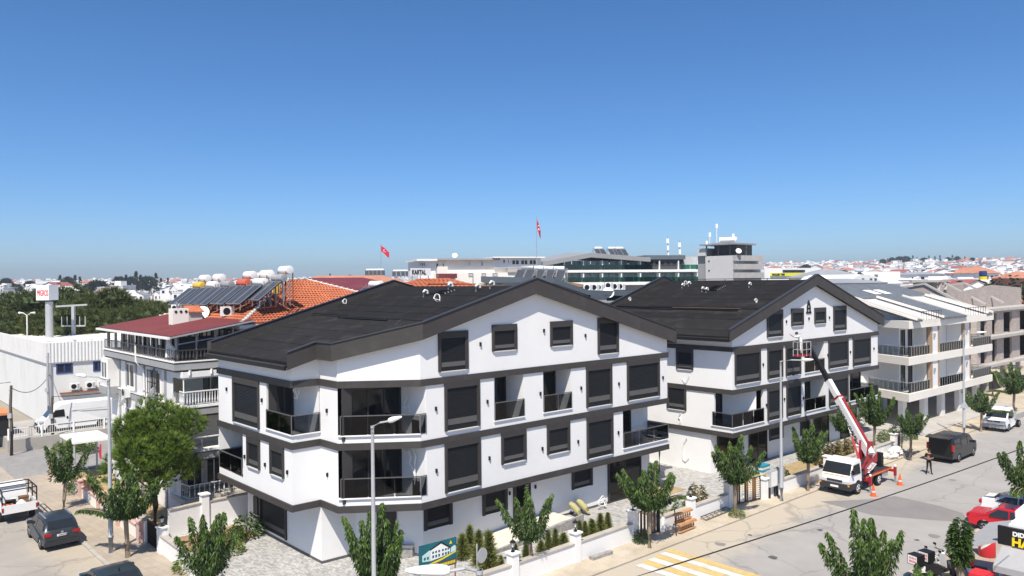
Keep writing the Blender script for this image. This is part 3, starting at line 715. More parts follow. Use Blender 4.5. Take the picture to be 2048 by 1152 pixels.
# ground in front of the entrance: ramp, steps
r = empty('entrance_ramp', ST(-1.0, -.5), 0, 'pale marble ramp with low stone side along the corner block entrance', 'ramp')
m = MB(); P = lambda s, t, z: ST(s, t, z)
m.hexa([P(-5.2, -1.0, .03), P(1.6, -.75, .03), P(1.6, .8, .03), P(-5.2, 1.0, .03), P(-5.2, -1.0, .06), P(1.6, -.75, .55), P(1.6, .8, .55), P(-5.2, 1.0, .06)]); part('ramp_slab', m, 'marble', r)
m = MB(); m.hexa([P(-5.2, -1.12, 0), P(3.0, -.9, 0), P(3.0, -.75, 0), P(-5.2, -1.0, 0), P(-5.2, -1.12, .10), P(3.0, -.9, .62), P(3.0, -.75, .62), P(-5.2, -1.0, .10)]); part('stone_side', m, 'stone_wall', r)
for k in range(3):
    m = MB(); m.prism([ST(1.6, -.75), ST(2.3+.35*(2-k), -.75), ST(2.3+.35*(2-k), .75), ST(1.6, .75)], .03, .2+.17*k); part('step', m, 'marble', r)
r = empty('entrance_steps', ST(-8.0, 2.6), 0, 'small flight of stone steps under the chamfered corner balcony', 'steps')
for k in range(4):
    m = MB(); m.prism([ST(-8.9+.28*k, 3.7-.0*k), ST(-8.9+.28*k, 2.3), ST(-6.9, 1.35), ST(-6.4, 1.6), ST(-8.4, 3.7)][::1], .02, .16*(k+1)); part('step', m, 'stone_wall' if k < 3 else 'marble', r)

# ---------------- second block
FT2 = [(17.9, 12.6), (17.79, -.94), (28.8, -1.04), (40.14, -1.14), (40.14, 12.6), (28.8, 12.7)]
GR2 = [(18.0, 12.8), (17.95, .9), (39.0, .1), (39.0, 12.8)]
D2 = Dark('apartment_building', 'white apartment block with dark bands and black roof behind the crane truck', FT2, 28.8, 14.2, .318, ground=GR2, over=[.95, .43, .43, .36, .43, .43])
b2 = D2.b; LF, PF1, PF2, RF = D2.fr[:4]
PQ = Fr(ST(17.79, -.94), ST(40.14, -1.14))
def pqh(u0, u1, v, z0, z1=9.0):
    a, b = PQ.px(u0, v)[0], PQ.px(u1, v)[0]; return a, b, z0, z1
hc = LF.px(1428, 820)[0]; L1w = PF1.L
c0 = PQ.px(1527, 820)[0]
s1 = pqh(1609, 1650, 800, z1b); s1r = pqh(1699, 1760, 790, z1b)
s2 = pqh(1609, 1648, 720, z2b)
def split(h):
    out = {}
    if h[0] < L1w: out.setdefault(1, []).append((h[0], min(h[1], L1w+1), h[2], h[3]))
    if h[1] > L1w: out.setdefault(2, []).append((h[0]-L1w, h[1]-L1w, h[2], h[3]))
    return out
def merge(*ds):
    o = {}
    for d in ds:
        for k, v in d.items(): o.setdefault(k, []).extend(v)
    return o
D2.storey(0, merge({0: [(hc, 99, z1b, 9)], 1: [(-1, c0, z1b, 9)], 3: [(-1, 1.6, z1b, 9)]}, split(s1), split(s1r)))
D2.storey(1, merge(split(s2)))
D2.attic()
roof2, RO2 = D2.roof([1, 2, 4, 5], 1.05, 7.0, 8)
m = MB()
for f in D2.gf: wall_mesh(f, 0, 2.84, (), .2, m)
part('ground_wall', m, 'white', b2)
gutter(roof2, 16.82, 13.0, -1.3, 14.2-.318*11.9-.66)
zb, zt = z1b, z1t
# corner balcony
glazing(b2, ST(17.9, 1.2), ST(19.75, 1.2), zb-UP+.1, zt, 2, .2)
panel(b2, 'balcony_wall', 'white', ST(19.8, 1.25), ST(20.95, -.85), zb-UP, zt, .12)
m = MB(); m.prism([ST(17.9, 1.6), ST(17.9, -.85), ST(20.9, -.85), ST(20.9, 1.6)], zb-UP, zb-UP+.1); part('balcony_floor', m, 'floor_tile', b2)
glass_rail(b2, [LF.P(hc-.1, .03, 0), LF.P(LF.L+.0, .03, 0), PQ.P(c0, .03, 0)], zb+.02, zb+.98)
m = MB(); LF.box(m, hc-.2, LF.L+.09, -.1, .09, zb-.015, zb+.03); PQ.box(m, 0.14, c0+.05, -.1, .09, zb-.015, zb+.03); part('balcony_coping', m, 'white', b2)
for h, z0_, z1_, lbl in ((s1, z1b, z1t, 0), (s2, z2b, z2t, 0)):
    recess(b2, PQ, h[0], h[1], z0_-UP, z1_, 1.3, (h[0]+.45, h[1]-.04))
    glass_rail(b2, [PQ.P(h[0]+.02, .03, 0), PQ.P(h[1], .03, 0)], z0_+.04, z0_+.96)
    m = MB(); PQ.box(m, h[0]-.05, h[1]+.05, -.05, .08, z0_-.015, z0_+.03); part('balcony_coping', m, 'white', b2)
f2 = PQ.off(-1.6); glazing(b2, f2.P(s1r[0]+.5, 0, 0), f2.P(f2.L, 0, 0), zb-UP+.1, zt, 3, .3); panel(b2, 'balcony_wall', 'white', PQ.P(s1r[0]-.05, -.2, 0), f2.P(s1r[0]-.05, 0, 0), zb-UP, zt, .1)
glass_rail(b2, [PQ.P(s1r[0]+.02, .03, 0), PQ.P(PQ.L, .03, 0), RF.P(1.5, .03, 0)], zb+.04, zb+.96)
m = MB(); PQ.box(m, s1r[0]-.05, PQ.L+.08, -.05, .09, zb-.015, zb+.03); part('balcony_coping', m, 'white', b2)
for q in ((1533, 1564.5, 620.5, 675), (1581.7, 1606, 617.5, 652.5), (1628, 1650.6, 615.8, 648), (1665.9, 1691.4, 612.6, 662),
          (1468.6, 1520, 700.5, 770), (1534, 1564.5, 693.5, 758.6), (1570.6, 1600.6, 688.8, 753), (1656, 1695.6, 678.5, 738), (1704.8, 1740, 672.6, 733),
          (1534, 1564, 774.5, 842.5), (1572, 1600.6, 767, 834), (1657, 1695.6, 754.7, 813)): px_win(D2, PQ, *q)
for q in ((1352.8, 1386.7, 694.6, 737), (1334, 1372.8, 765, 816)): px_win(D2, LF, *q)
for u, v in ((1525.5, 729), (1568, 798), (1606, 796), (1655, 710), (1700, 704), (1747, 697), (1572, 643), (1617, 637), (1658, 635), (1532, 810)): lamp_px(D2, PQ, u, v)
q2 = D2.gf[1]
for u0, u1, vt, vb in ((1434, 1481, 862, 930), (1497, 1533, 858, 909), (1627, 1656.6, 832, 873), (1680, 1712, 815, 860)):
    a0 = q2.px(u0, vb)[0]; a1 = q2.px(u1, vb)[0]; glazing(b2, q2.P(max(a0, .05), 0, 0), q2.P(a1, 0, 0), .05, 2.8, 2, .1)
for q in ((1538, 1565, 850, 882), (1600, 1618, 842, 872)): px_win(D2, q2, *q, head=.12, side=.12, sill=False)
# arched emblem on the gable: a dark ring-headed figure with a small drop inside
a, z = PQ.px(1617, 627); m = MB()
pro = [(-.38, 0), (-.38, .16), (-.26, .16), (-.30, .45), (-.20, .80), (0, 1.05), (.20, .80), (.30, .45), (.26, .16), (.38, .16), (.38, 0)]
hol = [(-.16, .16), (-.18, .42), (0, .78), (.18, .42), (.16, .16)]
outer = [Vector((x, y)) for x, y in pro]
q = [(-.38, 0), (.38, 0), (.38, .16), (-.38, .16)]
m.hexa([PQ.P(a+x, o, z+y) for (x, y), o in ((q[0], .05), (q[1], .05), (q[1], 0), (q[0], 0), (q[3], .05), (q[2], .05), (q[2], 0), (q[3], 0))])
lft = [(-.28, .16), (-.29, .45), (-.19, .80), (0, 1.05)]; inn = [(-.13, .16), (-.15, .42), (-.07, .62), (0, .70)]
for sg in (1, -1):
    for k in range(3):
        m.hexa([PQ.P(a+x*sg, o, z+y) for (x, y), o in ((lft[k], .05), (inn[k], .05), (inn[k], 0), (lft[k], 0), (lft[k+1], .05), (inn[k+1], .05), (inn[k+1], 0), (lft[k+1], 0))])
m.lathe([(.02, 0), (.085, .02), (.085, .05), (.02, .06)], PQ.P(a, 0, z+.40), PQ.n, 12)
part('emblem', m, 'black', b2)
for k, (s, t0, t1) in enumerate(((21.7, 12.5, 1.0), (22.3, 9.5, -1.2), (22.05, 12.8, 5.5))):
    m = MB(); m.tube([roofpt(D2, s+.05*math.sin(j*1.7), t0+(t1-t0)*j/7, .09) for j in range(8)], .05, 6); part('membrane_roll', m, 'black', roof2)
m = MB(); m.bar(roofpt(D2, 22.0, 7.0, .1), roofpt(D2, 22.05, 1.0, .1), .18, .03); part('bare_batten', m, 'wood', roof2)
# stones and crumbs of mortar on the dusty footway, drain covers and oil spots on the road
rg_ = random.Random(66); m = MB()
for k in range(1500):
    s_, t_ = rg_.uniform(-8, 45), -6.15+1.6*rg_.random()**1.5; p = ST(s_, t_, .05); r_ = .015+.05*rg_.random()**3; a = rg_.uniform(0, 6.28)
    m.v += [tuple(p+Vector((math.cos(a+k_*2.09)*r_, math.sin(a+k_*2.09)*r_, 0))) for k_ in range(3)]+[tuple(p+Vector((0, 0, r_*.8)))]; i = len(m.v)-4; m.f += [(i, i+1, i+3), (i+1, i+2, i+3), (i+2, i, i+3)]; m.m += [0]*3
tag(part('loose_stones', m, 'kerb'), 'loose stones scattered on the dusty footway', 'stones', None, 'stuff')
for u, v, r_, mt, nm in ((1868, 1072, .3, 'asphalt_patch', 'drain_cover'), (1440, 1088, .28, 'asphalt_patch', 'drain_cover'), (1640, 1060, .16, 'trim_dark', 'tar_spot'), (1546, 1115, .22, 'trim_dark', 'tar_spot'), (1834, 1080, .14, 'trim_dark', 'tar_spot'), (1500, 1070, .12, 'trim_dark', 'tar_spot'), (1905, 960, .25, 'asphalt_patch', 'drain_cover')):
    p = atz(u, v, .009); m = MB(); m.face([p+Vector((math.cos(a)*r_*(1+.2*math.sin(3*a+u)), math.sin(a)*r_*(1+.2*math.cos(2*a+v)), 0)) for a in [6.283*k/14 for k in range(14)]]); part(nm, m, mt, road)

# ================================================================== trees and plants
def blade(mb, p, d, l, w, rr, tone, fold=.25):
    """one leaf: a folded lozenge of four points along d"""
    x = d.cross(Vector((rr.uniform(-1, 1), rr.uniform(-1, 1), rr.uniform(-1, 1))))
    if x.length < 1e-3: return
    x = x.normalized(); q = p+d*l*.45-Z3*l*fold*.15
    i = len(mb.v); mb.v += [tuple(p), tuple(q+x*w/2), tuple(p+d*l-Z3*l*fold), tuple(q-x*w/2)]; mb.f.append((i, i+1, i+2, i+3)); mb.m.append(0); mb.t += [tone]*4
def street_tree_mesh(seed, H=4.6, n=8, spread=1.3, fork=1.75, dens=1.0, droop=0, wide=1.0):
    """pollarded street tree: a fan of straight leafy rods from one fork"""
    rr = random.Random(seed); tr = MB(); cr = MB()
    bend = Vector((rr.uniform(-.12, .12), rr.uniform(-.12, .12), 0)); top = Vector((bend.x, bend.y, fork))
    tr.tube([Vector((0, 0, -.05)), Vector((bend.x*.3, bend.y*.3, fork*.4)), top*.98, top+Z3*.12], [.125, .095, .105, .09], 8)
    for k in range(n):
        a = 2*math.pi*k/n+rr.uniform(-.35, .35); R = spread*(rr.uniform(.15, .4) if k % 3 == 0 else rr.uniform(.55, 1.15)); hh = (H-fork)*rr.uniform(.62, 1.0)*(1.0 if R < .5*spread else .88)
        low = k < droop
        if low: R = spread*1.55; hh = .45
        pts = []; wob = rr.uniform(-.12, .12)
        for j in range(9):
            t = j/8; o = R*(t**.78) if not low else R*t; z = hh*(t**1.05) if not low else hh*math.sin(t*2.2)
            pts.append(top+Vector((math.cos(a+wob*t)*o+rr.uniform(-.02, .02), math.sin(a+wob*t)*o+rr.uniform(-.02, .02), z)))
        tr.tube(pts, [.048-.038*j/8 for j in range(9)], 5, cap=False)
        L = sum((pts[j+1]-pts[j]).length for j in range(8)); nl = int(L*205*dens)
        for q in range(nl):
            t = .14+.86*(q/nl); f = t*8; j = min(7, int(f)); p = pts[j].lerp(pts[j+1], f-j)
            prof = min(1, (t-.08)/.25)*(1 if t < .6 else max(.10, (1.04-t)/.44))
            thick = .215*prof*math.sqrt(rr.random())*wide
            b = rr.uniform(0, 2*math.pi); d = Vector((math.cos(b), math.sin(b), rr.uniform(-.9, .1))).normalized()
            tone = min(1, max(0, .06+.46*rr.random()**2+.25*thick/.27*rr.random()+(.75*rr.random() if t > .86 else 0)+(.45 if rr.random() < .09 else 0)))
            blade(cr, p+Vector((d.x, d.y, d.z*.3))*thick, (d+Vector((0, 0, -.75))).normalized(), rr.uniform(.11, .19), rr.uniform(.045, .075), rr, tone)
    for q in range(int(420*dens)):          # inner leaves round the fork
        b = rr.uniform(0, 2*math.pi); r = spread*.5*math.sqrt(rr.random()); z = fork+(H-fork)*(.03+.30*rr.random())+r*.35
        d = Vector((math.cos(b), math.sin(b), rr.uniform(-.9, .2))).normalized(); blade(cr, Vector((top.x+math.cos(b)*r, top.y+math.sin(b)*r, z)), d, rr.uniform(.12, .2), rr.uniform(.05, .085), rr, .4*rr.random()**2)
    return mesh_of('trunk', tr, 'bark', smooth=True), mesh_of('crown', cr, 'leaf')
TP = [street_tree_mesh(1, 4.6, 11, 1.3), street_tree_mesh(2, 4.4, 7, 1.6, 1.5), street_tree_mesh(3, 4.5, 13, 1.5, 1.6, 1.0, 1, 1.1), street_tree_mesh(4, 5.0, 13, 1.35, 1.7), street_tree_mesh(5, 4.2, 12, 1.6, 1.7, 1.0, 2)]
def street_tree(p, proto, rot, sc, label, group='young street trees'):
    e = empty('street_tree', (p.x, p.y, .03), 0, label, 'tree', group); e.rotation_euler = (0, 0, rot); e.scale = (sc, sc, sc)
    linked('trunk', TP[proto][0], e); linked('crown', TP[proto][1], e); return e
def G(u, v, z=0.0): return atz(u, v, z)
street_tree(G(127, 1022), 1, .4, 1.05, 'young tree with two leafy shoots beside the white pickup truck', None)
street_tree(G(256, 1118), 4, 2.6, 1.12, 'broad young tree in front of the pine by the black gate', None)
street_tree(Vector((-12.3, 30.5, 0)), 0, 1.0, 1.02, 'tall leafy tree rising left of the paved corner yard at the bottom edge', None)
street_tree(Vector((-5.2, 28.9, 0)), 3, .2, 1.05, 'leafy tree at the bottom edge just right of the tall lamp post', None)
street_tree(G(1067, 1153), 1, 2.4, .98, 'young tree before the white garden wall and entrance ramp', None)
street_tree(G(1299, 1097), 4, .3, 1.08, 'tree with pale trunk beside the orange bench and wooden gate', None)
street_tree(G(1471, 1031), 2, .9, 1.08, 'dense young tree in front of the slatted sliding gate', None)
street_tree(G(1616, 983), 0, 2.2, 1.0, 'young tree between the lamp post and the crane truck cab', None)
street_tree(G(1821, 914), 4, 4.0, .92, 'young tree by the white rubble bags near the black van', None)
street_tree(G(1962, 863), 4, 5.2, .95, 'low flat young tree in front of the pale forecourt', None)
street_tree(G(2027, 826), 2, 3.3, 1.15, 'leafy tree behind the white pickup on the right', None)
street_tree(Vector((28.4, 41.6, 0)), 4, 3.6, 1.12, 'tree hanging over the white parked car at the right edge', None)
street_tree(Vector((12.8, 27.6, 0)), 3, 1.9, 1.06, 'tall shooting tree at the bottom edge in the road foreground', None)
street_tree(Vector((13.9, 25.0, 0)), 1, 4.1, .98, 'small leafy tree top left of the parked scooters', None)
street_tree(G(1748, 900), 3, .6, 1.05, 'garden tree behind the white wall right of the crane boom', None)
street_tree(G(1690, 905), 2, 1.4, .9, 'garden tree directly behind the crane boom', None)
# clipped round-headed tree by the shop
def ball_tree(p, label):
    rr = random.Random(9); e = empty('clipped_tree', (p.x, p.y, .05), 0, label, 'tree'); tr = MB(); cr = MB()
    tr.tube([Vector((0, 0, 0)), Vector((.03, 0, 1.1)), Vector((0, .05, 2.2)), Vector((.05, .05, 3.0))], [.17, .14, .15, .08], 8)
    for q in range(2600):
        b = rr.uniform(0, 6.283); zz = rr.uniform(-1, 1); r = rr.random()**.45; rad = math.sqrt(1-zz*zz)*r
        rad *= .38+.08*math.sin(3*b+zz*4)
        pz = Vector((math.cos(b)*rad, math.sin(b)*rad, 3.1+zz*1.0*r)); d = Vector((math.cos(b), math.sin(b), zz*.6+rr.uniform(-.5, .2))).normalized()
        blade(cr, pz, d, rr.uniform(.10, .2), rr.uniform(.06, .1), rr, rr.random()*rr.random()*(1 if rr.random() < .85 else 1.8))
    part('trunk', tr, 'bark', e, True, False); part('crown', cr, 'leaf', e, False, False)
ball_tree(Vector((17.9, 30.0, 0)), 'clipped tree with thick pale trunk beside the shop awning')
# pines
def tuft(cr, p, d, l, n, rr, tone, w=.05):
    x, y = basis(d)
    for k in range(n):
        a = 6.283*k/n+rr.uniform(-.3, .3); t = rr.uniform(.25, .9); dd = (d+(x*math.cos(a)+y*math.sin(a))*t).normalized(); q = p+dd*l*rr.uniform(.8, 1.15); s = dd.cross(Vector((rr.uniform(-1, 1), rr.uniform(-1, 1), .3))).normalized()*w
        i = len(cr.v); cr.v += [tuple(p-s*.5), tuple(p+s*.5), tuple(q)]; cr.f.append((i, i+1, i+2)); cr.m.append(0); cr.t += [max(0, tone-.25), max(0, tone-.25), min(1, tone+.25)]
def pine_mesh(seed, H, R, fork, ntuft, nb, l, w, lobes=9, mat='needle', flat=.7, core=.64):
    rr = random.Random(seed); tr = MB(); cr = MB()
    cz = fork+(H-fork)*.5; tr.tube([Vector((0, 0, -.1)), Vector((.1, .05, fork*.6)), Vector((0, .1, fork)), Vector((.1, 0, H*.85))], [.05*H*.55, .042*H*.5, .04*H*.5, .03], 8)
    lob = []
    for k in range(lobes):
        a = 6.283*k/lobes+rr.uniform(-.4, .4); q = rr.uniform(.35, .75); z = cz+(H-fork)*rr.uniform(-.32, .3)
        c = Vector((math.cos(a)*R*q, math.sin(a)*R*q, z)); r = R*rr.uniform(.30, .48); lob.append((c, r))
    lt = [rr.uniform(-.16, .16) for _ in range(lobes+2)]
    lob.append((Vector((0, 0, H-R*.38)), R*.45)); lob.append((Vector((0, 0, cz)), R*.5))
    for c, r in lob:          # solid dark cores added inside the lobes to block sky light showing through
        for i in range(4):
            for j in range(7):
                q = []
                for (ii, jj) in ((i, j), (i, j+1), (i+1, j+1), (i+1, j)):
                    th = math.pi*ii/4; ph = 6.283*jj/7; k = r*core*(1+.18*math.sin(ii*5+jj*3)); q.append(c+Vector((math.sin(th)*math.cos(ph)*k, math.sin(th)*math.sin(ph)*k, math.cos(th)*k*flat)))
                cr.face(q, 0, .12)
    for c, r in lob: tr.tube([Vector((0, .05, fork*rr.uniform(.75, 1.05))), c*.5+Vector((0, 0, fork*.5)), c], [.07*H/7, .05*H/7, .02], 5, cap=False)
    for k in range(ntuft):
        li = rr.randrange(len(lob)); c, r = lob[li]; b = rr.uniform(0, 6.283); z = rr.uniform(-.75, 1); s = math.sqrt(max(0, 1-z*z)); d = Vector((math.cos(b)*s, math.sin(b)*s, z)); rad = r*rr.uniform(.72, 1.0)
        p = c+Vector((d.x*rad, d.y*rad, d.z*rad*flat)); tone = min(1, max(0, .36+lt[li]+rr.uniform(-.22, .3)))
        tuft(cr, p, (d*.8+Vector((0, 0, .75))).normalized(), l*rr.uniform(.8, 1.2), nb, rr, tone, w)
    return mesh_of('trunk', tr, 'bark_pine', smooth=True), mesh_of('crown', cr, mat)
def tree_of(name, meshes, p, rot, sc, label, cat='tree', group=None):
    e = empty(name, (p.x, p.y, p.z), 0, label, cat, group); e.rotation_euler = (0, 0, rot); e.scale = (sc, sc, sc) if not isinstance(sc, tuple) else sc
    for nm, me in zip(('trunk', 'crown'), meshes): linked(nm, me, e)
    return e
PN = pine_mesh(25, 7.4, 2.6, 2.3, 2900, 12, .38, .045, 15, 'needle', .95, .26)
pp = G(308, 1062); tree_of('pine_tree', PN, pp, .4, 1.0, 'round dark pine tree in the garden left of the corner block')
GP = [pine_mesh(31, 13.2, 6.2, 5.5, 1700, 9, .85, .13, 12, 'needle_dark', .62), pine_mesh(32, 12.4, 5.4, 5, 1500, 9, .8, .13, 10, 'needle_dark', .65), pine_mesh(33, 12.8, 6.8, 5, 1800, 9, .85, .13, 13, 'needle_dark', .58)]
rr = random.Random(77)
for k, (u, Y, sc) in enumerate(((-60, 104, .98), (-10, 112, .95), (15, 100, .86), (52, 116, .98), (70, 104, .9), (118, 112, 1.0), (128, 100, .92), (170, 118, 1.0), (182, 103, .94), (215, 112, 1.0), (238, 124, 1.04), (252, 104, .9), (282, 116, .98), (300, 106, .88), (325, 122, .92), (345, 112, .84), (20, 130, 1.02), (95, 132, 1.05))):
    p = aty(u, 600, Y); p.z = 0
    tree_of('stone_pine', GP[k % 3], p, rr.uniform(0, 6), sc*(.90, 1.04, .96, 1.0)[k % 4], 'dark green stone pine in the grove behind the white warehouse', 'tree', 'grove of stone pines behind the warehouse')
# young conifers in the front bed, bigger bushes, shrubs
def conifer_mesh(seed, H=1.0, R=.28, n=170, l=.24, w=.035, mat='conifer', up=.8):
    rr = random.Random(seed); cr = MB(); tr = MB(); tr.tube([Vector((0, 0, 0)), Vector((0, 0, H*.9))], [.03, .008], 5)
    for k in range(n):
        t = (k+.5)/n; b = k*2.4+rr.uniform(-.3, .3); r = R*(1-t)**.8*rr.uniform(.3, 1); d = Vector((math.cos(b), math.sin(b), up+rr.uniform(-.2, .4))).normalized()
        tuft(cr, Vector((math.cos(b)*r*.5, math.sin(b)*r*.5, H*t*.88)), d, l*(1.15-.6*t), 4, rr, rr.uniform(.1, .8), w)
    return mesh_of('stem', tr, 'bark', smooth=True), mesh_of('foliage', cr, mat)
CF = [conifer_mesh(1), conifer_mesh(2, 1.1, .32), conifer_mesh(3, .9, .3, 150, .28, .04, 'conifer', .55)]
def plant(name, meshes, p, rot, sc, label, cat, group=None):
    e = empty(name, (p.x, p.y, .05), 0, label, cat, group); e.rotation_euler = (0, 0, rot); e.scale = sc if isinstance(sc, tuple) else (sc, sc, sc)
    for nm, me in zip(('stem', 'foliage'), meshes): linked(nm, me, e)
    return e
for k, (u, v, sc) in enumerate(((1031, 1121, 1.15), (1052, 1116, .95), (1082, 1102, .95), (1097, 1100, 1.15), (1111, 1098, 1.25), (1127, 1093, 1.1), (1159, 1078, 1.15), (1170, 1076, 1.3), (1184, 1073, 1.15), (1201, 1063, 1.3), (1216, 1059, 1.2))):
    plant('young_conifer', CF[k % 3], G(u, v, .07), k*1.3, (sc*(.9, 1.15, 1.0, .85)[k % 4], sc*(1.0, .9, 1.2)[k % 3], sc*(.8, .95, .7, 1.0, .85)[k % 5]), 'small upright conifer in the row behind the white front wall', 'shrub', 'conifers planted along the front wall')
for k, (u, v, sc, lb) in enumerate(((978, 1143, 2.1, 'tallest bushy conifer beside the round street sign'), (958, 1130, 1.7, 'slim conifer left of the tallest bushy conifer'), (925, 1118, 1.5, 'bushy conifer right behind the advertising board'), (940, 1108, 1.6, 'conifer at the foot of the marble ramp'), (905, 1075, 1.2, 'dark spruce against the ground floor wall near the board'), (1002, 1138, .8, 'low lime green bush behind the wall pillar'), (880, 1140, 1.0, 'dry thin shrub below the advertising board'))):
    plant('conifer_bush', CF[k % 3], G(u, v, .07), k*1.1, sc, lb, 'shrub')
def shrub_mesh(seed, R, H, n, mat='leaf', l=.16):
    rr = random.Random(seed); cr = MB(); tr = MB()
    for k in range(5):
        a = k*1.25; tr.tube([Vector((0, 0, 0)), Vector((math.cos(a)*R*.5, math.sin(a)*R*.5, H*.7))], [.025, .008], 5)
    for q in range(n):
        b = rr.uniform(0, 6.283); r = R*math.sqrt(rr.random()); z = H*(.12+.88*rr.random()*math.sqrt(max(.05, 1-(r/R)**2)))
        d = Vector((math.cos(b), math.sin(b), rr.uniform(-.4, .8))).normalized(); blade(cr, Vector((math.cos(b)*r, math.sin(b)*r, z)), d, l*rr.uniform(.7, 1.3), l*.45, rr, rr.random()**1.5)
    return mesh_of('stem', tr, 'bark', smooth=True), mesh_of('foliage', cr, mat)
SH = [shrub_mesh(1, .6, 1.0, 520), shrub_mesh(2, .8, .9, 650, 'leaf_lime'), shrub_mesh(3, .5, 1.3, 480, 'leaf_dry', .2), shrub_mesh(4, .9, 1.5, 900)]
for u, v, k, sc, lb in ((392, 1138, 1, 1.2, 'lime green shrub behind the bottom left white wall'), (455, 1105, 1, 1.0, 'pale green shrub at the edge of the paved yard'), (470, 1085, 0, .9, 'dark shrub by the yard edge near the corner block'), (495, 1072, 0, 1.3, 'tall dark shrub against the corner block side wall'), (470, 985, 1, 1.5, 'bright shrub on top of the boundary wall by the old building'), (448, 985, 3, 1.0, 'climbing shrub beside the boundary wall pillar'),
                        (1338, 1040, 1, .8, 'lime shrub in the sandy bed behind the bench'), (1360, 1030, 0, .8, 'dark shrub next to the round garden lantern'), (1385, 1020, 2, .9, 'dry brown grassy shrub by the paved driveway'), (1395, 1012, 2, 1.1, 'tall dry shrub at the end of the sandy bed'), (1548, 968, 1, .9, 'lime shrub behind the grey cabinet'), (1562, 962, 0, 1.0, 'narrow dark shrub behind the grey cabinet'),
                        (1650, 932, 2, 1.2, 'dry golden hedge plant left of the truck cab'), (1668, 926, 2, 1.35, 'dry golden hedge plant behind the truck cab'), (1686, 920, 2, 1.3, 'dry brown hedge plant under the crane boom'), (1704, 914, 2, 1.2, 'dry hedge plant right of the crane boom foot'), (1780, 884, 1, 1.2, 'lime green shrub behind the wall near the garden tree'), (1800, 878, 3, 1.0, 'dark shrub behind the wall left of the garden gate'),
                        (130, 905, 1, 1.2, 'flowering lime shrub at the foot of the concrete retaining wall'), (150, 900, 1, 1.1, 'second lime shrub along the concrete retaining wall'), (175, 905, 0, 1.2, 'dark shrub beside the hanging laundry'), (165, 985, 3, 1.1, 'dense shrub inside the pink garden wall'), (1474, 1033, 1, .55, 'weedy green tuft at the foot of the tree by the gate'), (1283, 1085, 0, .7, 'small weed bush at the wooden garden gate')):
    plant('garden_shrub', SH[k], G(u, v, .05), u*.7, sc, lb, 'shrub')
def palm(p, H, label, dead=False, sc=1.0):
    rr = random.Random(int(p.x*10)); e = empty('palm_tree', (p.x, p.y, .05), 0, label, 'palm'); tr = MB(); cr = MB()
    tr.tube([Vector((0, 0, 0)), Vector((.05, 0, H*.5)), Vector((0, .03, H))], [.12*sc, .09*sc, .10*sc], 8)
    for k in range(22):
        a = k*2.4; el = rr.uniform(-.9, .9) if not dead else rr.uniform(-1.2, -.2); L = rr.uniform(.8, 1.15)*sc
        d = Vector((math.cos(a)*math.cos(el), math.sin(a)*math.cos(el), math.sin(el)))
        pts = [Vector((0, 0, H))+d*L*t-Z3*(.55*sc*t*t) for t in (0, .33, .66, 1)]
        for j in range(3):
            x = (pts[j+1]-pts[j]).cross(Z3).normalized()*.16*sc
            for sg in (1, -1):
                i = len(cr.v); cr.v += [tuple(pts[j]), tuple(pts[j+1]), tuple(pts[j+1]+x*sg*(1-.25*j)-Z3*.05), tuple(pts[j]+x*sg*.6-Z3*.03)]; cr.f.append((i, i+1, i+2, i+3)); cr.m.append(0); cr.t += [rr.random()*.6]*4
    part('trunk', tr, 'palm_bark', e, True, False); part('fronds', cr, 'far_leaf' if dead else 'leaf_lime', e, False, False)
palm(G(1318, 945), 2.7, 'thin palm with dark drooping fronds between the two white blocks', True, .7)
palm(G(1985, 790, .2), 2.6, 'young palm standing in front of the unfinished building', False, 1.1)
# ================================================================== garden walls, gates and lanterns
def garden_wall(label, sts, h=.85, th=.22, pillars=(), cap=True, z=.03, mat='white', capm='kerb'):
    P = [ST(s, t) for s, t in sts]; c = P[0]; e = empty('garden_wall', (c.x, c.y, 0), 0, label, 'wall')
    for a, b in zip(P, P[1:]):
        m = MB(); m.bar(a+Z3*(z+h)/2, b+Z3*(z+h)/2, th, h-z); part('wall_panel', m, mat, e)
        if cap: m = MB(); m.bar(a+Z3*(h+.03), b+Z3*(h+.03), th+.10, .06); part('coping', m, capm, e)
    for s, t, ph in pillars:
        p = ST(s, t); m = MB(); d = E1*.2; f = E2*.2
        m.prism([p-d-f, p+d-f, p+d+f, p-d+f], z, ph); part('pillar', m, mat, e)
        m = MB(); d = E1*.26; f = E2*.26; m.prism([p-d-f, p+d-f, p+d+f, p-d+f], ph, ph+.07); part('pillar_cap', m, 'white', e)
    return e
def lantern(s, t, z, label, k=1.0):
    p = ST(s, t, z); e = empty('garden_lantern', p, 0, label, 'lantern'); m = MB()
    m.lathe([(.10, 0), (.10, .03), (.035, .06), (.03, .16), (.06, .20), (.05, .22)], (0, 0, 0), (0, 0, 1), 10); part('stand', m, 'black', e, True, False)
    m = MB(); m.lathe([(.07, .22), (.115, .42), (.11, .44)], (0, 0, 0), (0, 0, 1), 6); part('glass', m, 'tank_white', e, False, False)
    m = MB()
    for k in range(6):
        a = k*math.pi/3; c, q = math.cos(a), math.sin(a); m.bar((c*.073, q*.073, .21), (c*.122, q*.122, .44), .014)
    part('cage', m, 'black', e, False, False)
    m = MB(); m.lathe([(.16, .43), (.14, .46), (.05, .54), (.02, .56), (.012, .62)], (0, 0, 0), (0, 0, 1), 6); part('lid', m, 'black', e, False, False)
    return e
garden_wall('white side garden wall along the bottom left pavement', [(-15.7, 10.4), (-15.8, 2.0), (-15.2, -3.2), (-14.0, -4.4), (-6, -4.55)], .95, .24, [(-15.7, 10.5, 1.35)])
garden_wall('white front garden wall below the ramp with three pillars', [(-6.0, -4.55), (-1.5, -4.5), (2.9, -4.4)], .95, .24, [(-5.6, -4.55, 1.45), (-1.5, -4.5, 1.45), (2.95, -4.4, 1.55)])
